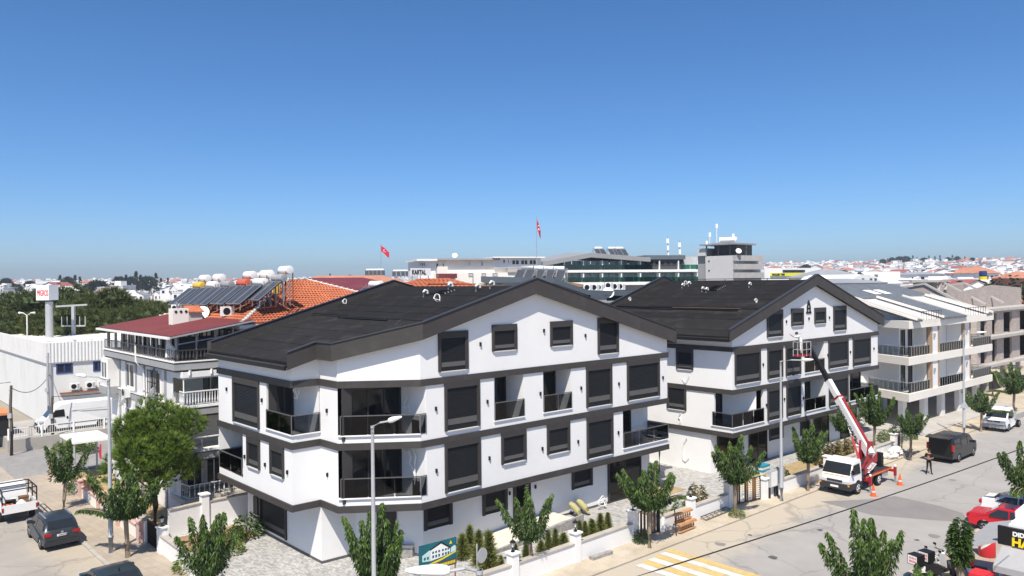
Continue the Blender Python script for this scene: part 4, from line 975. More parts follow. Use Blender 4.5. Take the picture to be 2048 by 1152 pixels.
garden_wall('white front garden wall behind the orange bench', [(5.2, -3.0), (5.2, -4.6), (7.8, -4.55), (11.6, -4.5)], .85, .24, [(7.8, -4.55, 1.35), (11.65, -4.5, 1.5)])
garden_wall('white garden wall behind the lamp post and crane truck', [(14.7, -5.0), (19.5, -5.0), (23.0, -5.0), (31.5, -4.9), (34.0, -4.9)], .85, .24, [(14.75, -5.0, 1.3), (23.0, -5.0, 1.4), (28.0, -4.9, 1.4), (34.1, -4.9, 1.4)])
garden_wall('white boundary wall between the corner block and the old building', [(-14.6, 12.9), (-12.9, 13.1), (-9.0, 13.2)], 1.5, .22, [(-12.6, 13.1, 1.95)])
garden_wall('white wall end with dappled shade beside the black side gate', [(-15.75, 14.2), (-15.75, 12.6)], 1.25, .24, [])
lantern(-15.7, 10.5, 1.42, 'black lantern on the white pillar beside the black side gate'); lantern(-5.6, -4.55, 1.52, 'black lantern on the leftmost front wall pillar near the board'); lantern(-1.5, -4.5, 1.52, 'black lantern on the middle pillar of the front wall')
lantern(2.95, -4.4, 1.62, 'black lantern on the pillar beside the wooden garden gate'); lantern(7.8, -4.55, 1.42, 'white globe lantern on the pillar in the sandy bed wall'); lantern(34.1, -4.9, 1.47, 'black lantern on the pillar near the white rubble bags'); lantern(28.0, -4.9, 1.47, 'black lantern on the wall pillar behind the crane'); lantern(-14.9, 1.2, .1, 'lantern standing low in the paved corner yard')
def gate(label, a, b, z0, z1, mats=('black', 'wood', 'white'), n=14, slats_=False):
    A, B = ST(*a), ST(*b); e = empty('garden_gate', A, 0, label, 'gate'); m = MB()
    for q in (A, B): m.bar(q+Z3*z0, q+Z3*z1, .07)
    for z in (z0+.06, z1-.04): m.bar(A+Z3*z, B+Z3*z, .05)
    part('gate_frame', m, mats[0], e)
    for k in range(n):
        f = (k+.5)/n; q = A.lerp(B, f); m = MB(); w = (B-A).length/n*.62
        if slats_ and (k // 2) % 2 == 0:
            d = (B-A).normalized()
            for j in range(9): zz = z0+.14+j*(z1-z0-.25)/9; m.bar(q-d*w*.5+Z3*zz, q+d*w*.5+Z3*zz, .03, .07)
            part('louvre_panel', m, mats[2], e)
        else:
            m.bar(q+Z3*(z0+.08), q+Z3*(z1-.06), w, .025, (B-A).normalized()); part('gate_board', m, mats[1] if k % 3 else mats[0], e)
    return e
gate('narrow dark garden gate with wooden boards beside the pale-trunked tree', (3.2, -4.4), (4.9, -4.6), .08, 1.5, n=7)
gate('wide slatted sliding gate behind the dense young tree', (11.9, -4.6), (14.4, -4.95), .08, 1.55, n=14, slats_=True)
gate('black side gate between white walls at the left pavement', (-15.75, 12.5), (-15.75, 10.75), .08, 1.35, ('black', 'black', 'black'), n=12)
gate('small dark gate in the far white garden wall', (34.4, -4.9), (35.6, -4.9), .08, 1.5, n=6, slats_=True)

# ================================================================== cream block with open ground floor
C3 = [(46.2, 2.2), (44.1, -2.0), (48.6, -2.05), (63.9, -2.3), (63.9, 12), (46.2, 12)]
b3 = empty('apartment_building', ST(54, 4), 0, 'cream apartment block with brown strips, glass balconies and slate roof', 'apartment building')
fr3 = [Fr(ST(*C3[i]), ST(*C3[(i+1) % 6])) for i in range(6)]
for z in (3.35, 6.65): m = MB(); m.prism([ST(*p) for p in offset_poly([Vector(p) for p in C3], .45)], z-.72, z); part('floor_slab', m, 'cream', b3)
m = MB(); m.prism([ST(*p) for p in offset_poly([Vector(p) for p in C3], .55)], 9.25, 9.95); part('cornice', m, 'cream', b3)
inner = [(46.6, 2.2), (45.6, -.75), (62.8, -.95), (62.8, 11.9), (46.6, 11.9)]
for z0, z1 in ((3.35, 5.93), (6.65, 9.25)):
    m = MB()
    for i in range(5): wall_mesh(Fr(ST(*inner[i]), ST(*inner[(i+1) % 5])), z0, z1, (), .2, m)
    part('wall', m, 'white', b3)
    fi = Fr(ST(45.6, -.75), ST(62.8, -.95))
    for a0, a1 in ((.3, 1.2), (1.9, 2.8), (5.6, 6.8), (13.6, 15.2)): plain_window(b3, fi, a0, a1, z0+.05, z0+2.3, 'anth_frame', 'window_dark', 1, 0, .08, 'balcony_door')
    # piers between the balconies: white panel between two brown strips
    for sA, sB in ((48.6, 50.5), (57.0, 58.9)):
        A = ST(sA, -2.35); m = MB(); fp = Fr(ST(sA, -2.38), ST(sB, -2.40))
        fp.box(m, .28, fp.L-.28, -.4, 0, z0-.3, z1); fp.box(m, .02, fp.L-.02, -1.7, -.41, z0, z1); part('pier', m, 'white', b3)
        for k, a in enumerate((0, fp.L-.28)):
            m = MB(); fp.box(m, a-.002, a+.282, -.3, .05, z0-.3, z1); part('brown_strip', m, 'tan', b3)
        for a in (.5,): m = MB(); fp.box(m, .55, .85, 0, .12, z0+1.55, z0+1.9); part('wall_lamp', m, 'trim_grey', b3)
    panel(b3, 'party_wall', 'white', ST(56.9, -.9), ST(56.9, -2.2), z0, z1, .15)
    panel(b3, 'party_wall', 'cream', ST(46.7, 1.9), ST(46.2, .2), z0, z1, .3)
    def bars_rail(pts, zb):
        m = MB(); P = [ST(*p) for p in pts]
        for a, b in zip(P, P[1:]):
            m.bar(a+Z3*(zb+.95), b+Z3*(zb+.95), .06, .04); n = max(2, int((b-a).length/.55))
            for k in range(n+1): q = a.lerp(b, k/n); m.bar(q+Z3*zb, q+Z3*(zb+.95), .03)
        r = part('balcony_railing', m, 'trim_grey', b3)
        for a, b in zip(P, P[1:]):
            g = MB(); g.bar(a+Z3*(zb+.45), b+Z3*(zb+.45), .012, .8); part('glass_pane', g, 'clear_glass', r)
    bars_rail([(46.0, 2.2), (43.9, -2.25), (48.4, -2.35)], z0)
    bars_rail([(50.6, -2.45), (56.9, -2.55)], z0)
    bars_rail([(59.0, -2.6), (64.1, -2.65), (64.1, .3)], z0)
for (s, t) in ((45.9, -.9), (49.5, -1.4), (53.5, -1.5), (57.9, -1.6), (62.6, -1.7), (47.5, 4), (53.5, 4), (58, 4), (62.6, 4)):
    p = ST(s, t); m = MB(); d = E1*.45; f = E2*.22; m.prism([p-d-f, p+d-f, p+d+f, p-d+f], .1, 2.63); part('column', m, 'white_old', b3)
m = MB(); wall_mesh(Fr(ST(46.5, 7), ST(63.5, 7)), .1, 2.63, (), .2, m); wall_mesh(Fr(ST(42.6, 10), ST(46.3, 6.5)), .1, 2.63, (), .2, m); part('rear_wall', m, 'trim_grey', b3)
# roof: slate slope towards the street with two sunken terraces
def slope3(s, t): return 10.05+(t+2.9)*.305
def sl(sts, name, mat, th=.16, par=b3, dz=0):
    m = MB(); n = len(sts); hi = [ST(s, t, slope3(s, t)+dz) for s, t in sts]; lo = [p-Z3*th for p in hi]
    m.v += [tuple(p) for p in hi+lo]; m.f.append(tuple(range(n))); m.f.append(tuple(2*n-1-k for k in range(n))); m.m += [0, 0]
    for k in range(n): m.f.append((k, n+k, n+(k+1) % n, (k+1) % n)); m.m.append(0)
    return part(name, m, mat, par)
roof3 = sl([(44.0, 7.4), (63.9, 7.4), (63.9, 3.2), (44.0, 3.2)][::-1], 'roof', 'slate')
sl([(44.0, 3.2), (45.3, 3.2), (45.3, -2.9), (44.0, -2.9)][::-1], 'roof_slope', 'slate', .2, roof3, .002); sl([(50.2, 3.2), (56.4, 3.2), (56.4, -2.9), (50.2, -2.9)][::-1], 'roof_slope', 'slate', .2, roof3, .002); sl([(62.4, 3.2), (63.9, 3.2), (63.9, -2.9), (62.4, -2.9)][::-1], 'roof_slope', 'slate', .2, roof3, .002)
m = MB(); m.prism([ST(44.0, 7.4), ST(63.9, 7.4), ST(63.9, 14), ST(44.0, 14)][::-1], lambda p: 9.9, lambda p: 13.15-.28*(toST(Vector((p[0], p[1], 0)))[1]-7.4)); part('rear_slope', m, 'slate', roof3)
for s0, s1 in ((44.0, 45.3), (50.2, 50.6), (56.0, 56.4), (62.4, 63.9)):
    m = MB(); A, B = ST(s0-.02 if s0 < 45 else s0, 3.2), ST(s0-.02 if s0 < 45 else s0, -3.0)
    for ss in {44.0: (43.94, 45.3), 50.2: (50.2,), 56.0: (56.4,), 62.4: (62.4, 63.9)}[s0]:
        pa, pb = ST(ss, 3.2, slope3(ss, 3.2)+.07), ST(ss, -3.0, slope3(ss, -3.0)+.07); m.bar(pa, pb, .22, .20)
    part('verge', m, 'cream', roof3)
for s0, s1 in ((45.3, 50.2), (56.4, 62.4)):
    m = MB()
    m.face([ST(s0, 3.2, 9.95), ST(s1, 3.2, 9.95), ST(s1, 3.2, slope3(0, 3.2)-.05), ST(s0, 3.2, slope3(0, 3.2)-.05)])
    for ss in (s0, s1): m.face([ST(ss, 3.2, 9.95), ST(ss, -2.6, 9.95), ST(ss, -2.6, slope3(0, -2.6)), ST(ss, 3.2, slope3(0, 3.2))])
    part('terrace_wall', m, 'white', roof3)
    fi = Fr(ST(s0, 3.2), ST(s1, 3.2)); plain_window(roof3, fi, 1.0, 2.6, 10.0, 11.6, 'white', 'window_dark', 1)
    m = MB(); P = [ST(s0+.1, -2.75), ST(s1-.1, -2.75)]
    m.bar(P[0]+Z3*10.75, P[1]+Z3*10.75, .05)
    for k in range(9): q = P[0].lerp(P[1], k/8); m.bar(q+Z3*9.95, q+Z3*10.75, .035)
    part('terrace_railing', m, 'anth_frame', roof3)
for s in (51.6, 54.0): 
    sl([(s, 5.2), (s+1.5, 5.2), (s+1.5, 3.9), (s, 3.9)][::-1], 'skylight', 'white', .05, roof3, .10)
# ================================================================== unfinished blockwork building at the right edge
b4 = empty('unfinished_building', ST(78, 5), 0, 'unfinished grey concrete block building at the right edge', 'building')
P4 = [(67.2, 14), (67.2, 2.5), (70.0, .5), (92, .2), (92, 14)]
for z in (3.6, 6.9, 10.1):
    m = MB(); m.prism([ST(*p) for p in offset_poly([Vector(p) for p in P4], .9 if z < 10 else .5)], z-.32, z); part('floor_slab', m, 'concrete', b4)
for z0, z1 in ((3.6, 6.58), (6.9, 9.78)):
    for i in range(5):
        f = Fr(ST(*P4[i]), ST(*P4[(i+1) % 5])); hs_ = []
        if i == 0: hs_ = [(f.L-4.2, f.L-3.2, z0+.9, z0+2.0), (f.L-2.6, f.L-1.0, z0+.9, z0+2.0)] if z0 < 6 else []
        if i == 1: hs_ = [(.5, 2.3, z0+.02, z1-.3)]
        if i == 2: hs_ = [(1.2, 3.2, z0+.02, z1-.3), (5.0, 6.6, z0+.02, z1-.3), (9, 12, z0+.02, z1-.3), (15, 18, z0+.02, z1-.3)]
        m = wall_mesh(f, z0, z1, hs_, .25); part('block_wall', m, 'blockwork', b4)
m = MB(); m.prism([ST(*p) for p in [(66.9, 13.8), (68.0, 2.8), (91.5, 1.2), (91.5, 13.8)]], 3.7, 9.6); m2 = MB()
for z0 in (3.62, 6.92): m2.prism([ST(72, 5), ST(91, 5), ST(91, 5.2), ST(72, 5.2)], z0, z0+2.8); m2.prism([ST(70.3, 3.2), ST(70.5, 3.2), ST(70.5, 13), ST(70.3, 13)], z0, z0+2.8)
part('inner_wall', m2, 'blockwork', b4)
for (s, t) in ((68, 1.2), (74, .8), (80, .8), (86, .8), (68, 8), (74, 8), (80, 8)):
    p = ST(s, t); m = MB(); m.prism([p-E1*.3-E2*.2, p+E1*.3-E2*.2, p+E1*.3+E2*.2, p-E1*.3+E2*.2], .02, 3.28); part('column', m, 'concrete', b4)
m = MB(); m.face([ST(67.2, 9, 10.1), ST(67.2, .9, 10.1), ST(67.2, .9, 10.5), ST(67.2, 5, 13.0), ST(67.2, 9, 12.4)]); m.face([ST(67.2, 2.2, 10.1), ST(80, 2.0, 10.1), ST(80, 2.0, 12.9), ST(67.2, 2.2, 12.0)])
m.face([ST(80, 2.0, 10.1), ST(92, 2, 10.1), ST(92, 2, 12.4), ST(80, 2, 12.9)]); m.face([ST(67.2, 9, 10.1), ST(92, 9, 10.1), ST(92, 9, 13.0), ST(67.2, 9, 12.4)]); part('gable_wall', m, 'blockwork', b4)
for s in (67.2, 73.5, 80):
    m = MB(); m.bar(ST(s, .6, 10.6), ST(s, 5, 13.15), .35, .2); m.bar(ST(s, 5, 13.15), ST(s, 9, 12.5), .35, .2); part('raking_beam', m, 'concrete', b4)
m = MB(); m.prism([ST(71.5, 5), ST(75.5, 5), ST(75.5, 8), ST(71.5, 8)], 13.3, 13.55); m.bar(ST(72, 5.2, 12), ST(72.6, 5.2, 13.3), .3); m.bar(ST(75, 5.2, 13.3), ST(74.0, 5.2, 12), .3); m.prism([ST(71.8, 6.5), ST(75.2, 6.5), ST(75.2, 7.8), ST(71.8, 7.8)], 11.8, 13.3); part('stair_head', m, 'concrete', b4)

# ================================================================== old apartment building on the left with terracotta roof
S0, S1, T0, T1 = -12.8, 5.0, 16.1, 29.6
b5 = empty('apartment_building', ST(-5, 22), 0, 'older white and grey apartment block with terracotta roof and solar heaters', 'apartment building')
LA = Fr(ST(S0, T1), ST(S0, T0)); RA = Fr(ST(S0, T0), ST(S1, T0))
LV5 = (1.2, 3.95, 6.6, 9.3)
m = MB()
wall_mesh(LA, 0, 8.7, [(LA.L-1.3, 99, 6.6, 8.4)], .2, m)
for (z0, z1) in ((0, 3.5), (3.95, 6.05), (6.6, 8.7)): wall_mesh(Fr(ST(S0+.2, T0+1.5), ST(S1, T0+1.5)), z0, z1, (), .2, m)
m.prism([ST(S0, T0+1.4), ST(S1, T0+1.4), ST(S1, T1), ST(S0, T1)], 8.6, 8.7)
wall_mesh(Fr(ST(S1, T0), ST(S1, T1)), 0, 11.3, (), .2, m); wall_mesh(Fr(ST(S1, T1), ST(S0, T1)), 0, 9.3, (), .2, m)
part('wall', m, 'white_old', b5)
for k, z in enumerate(LV5[1:]):
    o = .55 if k == 2 else .75
    pts = [ST(S0-.05-(.45 if k == 2 else 0), T1+.1), ST(S0-.05-(.45 if k == 2 else 0), T0-o), ST(S1, T0-o), ST(S1, T1+.1)]
    for (za, zb_, mt, ex) in ((z-.62, z-.50, 'trim_dark', -.12), (z-.50, z-.12, 'trim_grey', 0), (z-.12, z-.05, 'trim_dark', -.04), (z-.05, z+.02, 'white', .05)):
        m = MB(); c = ST(-4, 22)
        q = [p+(E1*(-ex if i < 2 else 0))+(E2*(-ex if i in (1, 2) else 0)) for i, p in enumerate(pts)]
        m.prism(q, za, zb_); part('cornice' if k == 2 else 'balcony_slab', m, mt, b5)
def balusters(b, A, B, z0, z1, mat='white', step=.16, bulge=True, r=.028):
    m = MB(); A = Vector((A.x, A.y, 0)); B = Vector((B.x, B.y, 0)); n = int((B-A).length/step)
    m.bar(A+Z3*z1, B+Z3*z1, .09, .06); m.bar(A+Z3*(z0+.05), B+Z3*(z0+.05), .07, .05)
    for k in range(n+1):
        q = A.lerp(B, k/n)
        if bulge: m.tube([q+Z3*z0, q+Z3*(z0+(z1-z0)*.35), q+Z3*(z0+(z1-z0)*.7), q+Z3*z1], [r*.8, r*1.5, r*.7, r], 6, cap=False)
        else: m.bar(q+Z3*z0, q+Z3*z1, r)
    return part('balustrade', m, mat, b)
balusters(b5, ST(S0, T0-.7), ST(-2, T0-.7), 6.62, 7.5); balusters(b5, ST(S0, T0), ST(S0, T0-.7), 6.62, 7.5)
balusters(b5, ST(S0, T0-.7), ST(-2, T0-.7), 3.97, 4.75, 'white', .9, False, .04); balusters(b5, ST(S0+.2, T0-.8), ST(-6, T0-.8), 1.2, 2.0, 'white', .28); balusters(b5, ST(S0-.1, T0+1.5), ST(S0+.2, T0-.8), 1.2, 2.0, 'white', .2, False, .03)
m = MB(); m.prism([ST(S0-.1, T0+1.5), ST(S0-.1, T0-.9), ST(S1, T0-.9), ST(S1, T0+1.5)], .9, 1.2); part('porch_floor', m, 'cream_dark', b5)
m = MB(); m.prism([ST(S0+.1, T0+1.4), ST(S0+.1, T0-.7), ST(S1, T0-.7), ST(S1, T0+1.4)], 0, .9); part('porch_base', m, 'cream_dark', b5)
# glazed corner balcony
m = MB()
for q in (ST(S0, T0+1.2), ST(S0, T0-.62), ST(-9.9, T0-.62)): m.bar(q+Z3*7.3, q+Z3*8.35, .06)
m.bar(ST(S0, T0+1.2, 8.3), ST(S0, T0-.62, 8.3), .08); m.bar(ST(S0, T0-.62, 8.3), ST(-5, T0-.62, 8.3), .08); part('enclosure_frame', m, 'white', b5)
for k, (a, b) in enumerate(((ST(S0, T0+1.15), ST(S0, T0-.55)), (ST(S0+.05, T0-.62), ST(-11.4, T0-.62)), (ST(-11.3, T0-.62), ST(-9.9, T0-.62)))):
    m = MB(); m.bar(a+Z3*7.85, b+Z3*7.85, .012, .9); part('enclosure_glass', m, 'clear_glass', b5)
m = MB(); m.bar(ST(S0-.05, T0+1.2, 8.52), ST(S0-.05, T0-.7, 8.52), .12, .32); m.bar(ST(S0-.1, T0-.72, 8.52), ST(-5, T0-.72, 8.52), .12, .32); part('valance', m, 'white', b5)
for k in range(5): m = MB(); q = ST(S0+.3+k*1.25, T0-.8, 8.5); m.bar(q, q+Z3*.28, .16, .10); part('bracket', m, 'white', b5)
for a0, mt in ((1.6, 'window_blue'), (2.9, 'window_dark'), (4.6, 'white')): plain_window(b5, Fr(ST(S0+.2, T0+1.5), ST(S1, T0+1.5)), a0, a0+1.1, 6.65, 8.4, 'white', 'window_dark', 1)
for a0 in (.6, 1.8, 3.2): plain_window(b5, Fr(ST(S0+.2, T0+1.5), ST(S1, T0+1.5)), a0, a0+1.0, 1.25, 3.3, 'white', 'window_dark', 1, 0, .08, 'balcony_door')
# left facade: bay, windows, pilasters
for u0, u1, vt, vb, mt in ((251, 269.5, 724, 772, 'window_dark'), (302, 322, 739, 785, 'window_dark'), (251, 269.5, 812, 850, 'window_dark'), (302, 322, 830, 872, 'window_dark')):
    a0, zt = LA.px(u0, vt); a1, _ = LA.px(u1, vt); _, zb_ = LA.px(u0, vb); w = plain_window(b5, LA, a0, a1, zb_, zt, 'white', mt, 1, 0, .10)
    m = MB(); LA.box(m, a0-.15, a1+.15, 0, .12, zb_-.16, zb_-.02); part('sill', m, 'white', w)
    if u0 > 300:
        m = MB()
        for k in range(7): x = a0+(a1-a0)*k/6; LA.box(m, x-.02, x+.02, .2, .24, zb_-.1, zt+.05)
        for zz in (zb_, (zb_+zt)/2, zt): LA.box(m, a0, a1, .2, .24, zz-.02, zz+.02)
        for x in (a0, a1): LA.box(m, x-.02, x+.02, .0, .24, zb_, zb_+.04)
        part('window_grille', m, 'black', w)
for a in (1.9, 3.4, 5.4, 7.0, 9.0, 11.0): m = MB(); LA.box(m, a, a+.28, 0, .06, 0, 8.68); part('pilaster', m, 'trim_grey', b5)
m = MB(); LA.box(m, .1, 1.7, .0, .7, 6.7, 8.68); part('bay', m, 'white_old', b5); plain_window(b5, LA, .2, 1.6, 7.2, 8.5, 'white', 'window_blue', 1, .7, .12, 'bay_window')
m = MB(); LA.box(m, .05, 1.75, 0, .85, 6.2, 6.68); part('bay_base', m, 'trim_grey', b5); balusters(b5, LA.P(.1, .8, 0), LA.P(1.7, .8, 0), 6.7, 7.25, 'white', .2, False, .03)
m = MB(); m.tube([LA.P(7.1, .7, 10.7), LA.P(7.25, .55, 9.9), LA.P(7.25, .55, 8.9), LA.P(7.4, .12, 8.3), LA.P(7.4, .10, .5)], .06, 8); part('downpipe', m, 'pipe_white', b5, True)
# attic terrace: set-back wall, posts, railing, maroon sheet roof
m = MB(); wall_mesh(Fr(ST(-9.0, T1), ST(-9.0, T0+.3)), 9.3, 11.35, (), .2, m); wall_mesh(Fr(ST(-9.0, T0+.3), ST(S1, T0+.3)), 9.3, 11.35, (), .2, m); part('attic_wall', m, 'white_old', b5)
fa = Fr(ST(-9.0, T1), ST(-9.0, T0+.3))
for k in range(6): plain_window(b5, fa, .6+k*2.1, 2.3+k*2.1, 9.35, 10.9, 'anth_frame', 'window_dark', 1)
m = MB()
for k in range(9):
    q = ST(S0-.25, T0-.3+k*(T1-T0)/8); m.bar(q+Z3*9.3, q+Z3*10.75, .12 if k % 2 else .20, .12)
for k in range(4): q = ST(S0-.25+k*1.1, T0-.35); m.bar(q+Z3*9.3, q+Z3*(10.8+.18*k), .08)
m.bar(ST(S0-.3, T0-.4, 10.72), ST(S0-.3, T1, 10.72), .1); m.bar(ST(S0-.3, T0-.38, 10.3), ST(-9, T0-.38, 10.85), .07); part('terrace_posts', m, 'grey_clad', b5)
for k in range(3):
    m = MB(); m.bar(ST(S0-.15+k*1.1, T0-.36, 10.02), ST(S0+.8+k*1.1, T0-.36, 10.02+.0*k), .015, 1.45); part('terrace_dark_pane', m, 'window_dark', b5)
for k in range(7):  # dark panes added to stand in for the shaded terrace interior
    m = MB(); m.bar(ST(S0-.05, T0+.3+k*1.55, 10.02), ST(S0-.05, T0+1.7+k*1.55, 10.02), .015, 1.4); part('terrace_dark_pane', m, 'window_dark', b5)
m = MB(); A, B = ST(S0-.42, T0-.2), ST(S0-.42, T1)
for z in (9.95, 9.4): m.bar(A+Z3*z, B+Z3*z, .05)
for k in range(46): q = A.lerp(B, k/45); m.bar(q+Z3*9.3, q+Z3*9.95, .03)
part('terrace_railing', m, 'rail_grey', b5)
balusters(b5, ST(S0-.4, T0-.45), ST(-8.8, T0-.45), 9.32, 9.95, 'anth_frame', .2, True, .05)
m = MB(); Q = [(S0-.75, T0-.75, 10.82), (-8.6, T0-.75, 11.6), (-8.6, T1+.3, 11.6), (S0-.75, T1+.3, 10.82)]
for k in range(34):      # trapezoid sheet: ribs every 0.42 m running down the slope
    t0 = T0-.75+k*.42; t1 = t0+.42
    for (ta, tb, da, db) in ((t0, t0+.34, 0, 0), (t0+.34, t0+.37, 0, .05), (t0+.37, t0+.40, .05, .05), (t0+.40, t1, .05, 0)):
        m.face([ST(S0-.75, ta, 10.82+da), ST(S0-.75, tb, 10.82+db), ST(-8.6, tb, 11.62+db), ST(-8.6, ta, 11.62+da)][::-1])
mr = part('sheet_roof', m, 'maroon', b5)
m = MB(); m.prism([ST(q[0], q[1]) for q in Q], lambda p: 10.69+(.8*(toST(Vector((p[0], p[1], 0)))[0]-(S0-.75))/4.95), lambda p: 10.79+(.8*(toST(Vector((p[0], p[1], 0)))[0]-(S0-.75))/4.95)); part('roof_deck', m, 'trim_grey', mr)
m = MB(); m.bar(ST(S0-.85, T0-.8, 10.72), ST(S0-.85, T1+.3, 10.72), .14, .13); part('gutter', m, 'tank_white', mr)
# terracotta hip roof, laid tile course by tile course
def tiles(mb, e0, e1, r0, r1, colw=.24, roww=.36):
    e0, e1, r0, r1 = map(Vector, (e0, e1, r0, r1)); Ls = ((r0+r1)/2-(e0+e1)/2).length; rows = int(Ls/roww)
    nrm = (e1-e0).cross(r0-e0).normalized() if (r0-e0).length > 1e-4 else (e1-e0).cross(r1-e0).normalized()
    if nrm.z < 0: nrm = -nrm
    for r in range(rows):
        va, vb = r/rows, (r+1)/rows+.02
        a0, a1 = e0.lerp(r0, va), e1.lerp(r1, va); c0_, c1_ = e0.lerp(r0, min(1, vb)), e1.lerp(r1, min(1, vb)); n = max(1, int((a1-a0).length/colw))
        lift = RND.uniform(0, .012)
        for k in range(n):
            for (x0, x1, h0, h1) in ((0, .32, 0, .055), (.32, .68, .055, .055), (.68, 1, .055, 0)):
                p0 = a0.lerp(a1, (k+x0)/n); p1 = a0.lerp(a1, (k+x1)/n); q1 = c0_.lerp(c1_, (k+x1)/n); q0 = c0_.lerp(c1_, (k+x0)/n)
                mb.face([p0+nrm*(h0+.06+lift), p1+nrm*(h1+.06+lift), q1+nrm*(h1), q0+nrm*h0])
        mb.face([a0+nrm*(-.02), a1+nrm*(-.02), a1+nrm*(.07+lift), a0+nrm*(.07+lift)])
ee = [(-9.3, T0-.5, 11.35), (S1+1.2, T0-.5, 11.35), (S1+1.2, T1+.5, 11.35), (-9.3, T1+.5, 11.35)]; rg = [(-2.7, 22.8, 14.05), (-1.2, 22.8, 14.05)]
V5 = [ST(*p) for p in ee]; W5 = [ST(*p) for p in rg]
m = MB(); m.face([V5[0]-Z3*.04, V5[1]-Z3*.04, W5[1]-Z3*.04, W5[0]-Z3*.04]); m.face([V5[1]-Z3*.04, V5[2]-Z3*.04, W5[1]-Z3*.04]); m.face([V5[2]-Z3*.04, V5[3]-Z3*.04, W5[0]-Z3*.04, W5[1]-Z3*.04]); m.face([V5[3]-Z3*.04, V5[0]-Z3*.04, W5[0]-Z3*.04])
tr5 = part('roof', m, 'terracotta', b5)
m = MB(); tiles(m, V5[0], V5[1], W5[0], W5[1]); tiles(m, V5[1], V5[2], W5[1], W5[1]); tiles(m, V5[3], V5[0], W5[0], W5[0]); part('roof_tiles', m, 'terracotta', tr5, kind='stuff')
for a, b in ((V5[0], W5[0]), (V5[1], W5[1]), (V5[3], W5[0]), (W5[0], W5[1])):
    m = MB(); n = max(3, int((b-a).length/.4))
    for k in range(n): p, q = a.lerp(b, k/n), a.lerp(b, (k+1.08)/n); m.tube([p+Z3*.10, q+Z3*.08], [.15, .12], 6)
    part('ridge_tiles', m, 'cream_dark', tr5)
m = MB()
for i in range(4): m.bar(V5[i]-Z3*.16, V5[(i+1) % 4]-Z3*.16, .2, .22)
part('eaves', m, 'white_old', tr5)
# chimneys on the maroon roof
for s, t, w, h, mt, nm in ((-10.9, 21.6, 1.0, .95, 'cream', 'chimney_stack'),):
    e = empty(nm, ST(s, t, 11.0), 0, 'pale double chimney block standing on the maroon sheet roof', 'chimney'); p = ST(s, t)
    m = MB(); m.prism([p-E1*.5-E2*.4, p+E1*.5-E2*.4, p+E1*.5+E2*.4, p-E1*.5+E2*.4], 11.0, 12.25); part('stack', m, 'cream', e)
    p2 = p+E1*.95; m = MB(); m.prism([p2-E1*.42-E2*.4, p2+E1*.42-E2*.4, p2+E1*.42+E2*.4, p2-E1*.42+E2*.4], 11.1, 11.95); part('stack', m, 'cream_dark', e)
    m = MB(); m.hexa([p2-E1*.5-E2*.55+Z3*11.97, p2+E1*.5-E2*.55+Z3*11.97, p2+E1*.5+E2*.5+Z3*12.35, p2-E1*.5+E2*.5+Z3*12.35, p2-E1*.5-E2*.55+Z3*12.03, p2+E1*.5-E2*.55+Z3*12.03, p2+E1*.5+E2*.5+Z3*12.42, p2-E1*.5+E2*.5+Z3*12.42]); part('tile_cap', m, 'terracotta', e)
    for k in range(3): m = MB(); q = p+E1*(-.32+.32*k)-E2*.41; m.tube([q+Z3*12.05, q-E2*.02+Z3*12.05], .09, 8); part('flue_hole', m, 'black', e)
    m = MB(); m.tube([p-E1*.1+Z3*12.2, p-E1*.1+Z3*12.65], .09, 8); part('flue', m, 'steel', e)
# solar water heaters: tank above, two flat collectors below, angle frame
FACE = -E1; ROWD = E2
def solar_meshes(tank, second=None):
    pl = MB(); fr_ = MB(); tk = MB()      # local: x along the row, -y the way it faces
    t = math.radians(38); L = 1.95
    for x in (-.55, .55):
        a = Vector((x-.5, -1.55, .25)); dx = Vector((1.0, 0, 0)); dy = Vector((0, math.cos(t), math.sin(t)))*L; n = Vector((0, -math.sin(t), math.cos(t)))*.09
        pl.hexa([a, a+dx, a+dx+dy, a+dy, a+n, a+dx+n, a+dx+dy+n, a+dy+n])
        for e in ((a, a+dx), (a+dy, a+dx+dy), (a, a+dy), (a+dx, a+dx+dy)): fr_.bar(e[0]+n, e[1]+n, .05, .04)
    for x in (-1.05, 0, 1.05):
        fr_.bar((x, -1.55, -.1), (x, -1.5, .3), .05); fr_.bar((x, .1, -.1), (x, .1, 1.75), .05); fr_.bar((x, .55, -.1), (x, .55, 1.75), .05); fr_.bar((x, .1, .3), (x, .55, 1.5), .04)
    tk.lathe([(.10, -.74), (.24, -.72), (.26, -.68), (.26, .68), (.24, .72), (.10, .74)], (0, .32, 1.72), (1, 0, 0), 18)
    out = [mesh_of('collector', pl, 'collector'), mesh_of('frame', fr_, 'steel'), mesh_of('tank', tk, tank, smooth=True)]
    if second:
        t2 = MB(); t2.lathe([(.10, -.66), (.26, -.64), (.28, -.60), (.28, .60), (.26, .64), (.10, .66)], (.1, .75, 2.25), (1, 0, 0), 18); out.append(mesh_of('upper_tank', t2, second, smooth=True))
        s2 = MB()
        for x in (-.5, .6):
            for y in (.5, 1.0): s2.bar((x, y, -.1), (x, y, 2.2), .05)
        out.append(mesh_of('tank_stand', s2, 'rust'))
    return out
def solar(p, rz, meshes, label, group=None, sc=1.0):
    e = empty('solar_heater', p, 0, label, 'solar heater', group); e.rotation_euler = (0, 0, rz); e.scale = (sc,)*3
    for nm, me in zip(('collector', 'frame', 'tank', 'upper_tank', 'tank_stand'), meshes): linked(nm, me, e)
    return e
RZ5 = math.atan2(E2.y, E2.x)+math.pi       # local x runs along -E2, so local -y looks down -E1
def z5(s): return 11.35+(s+9.3)/(6.6)*2.7
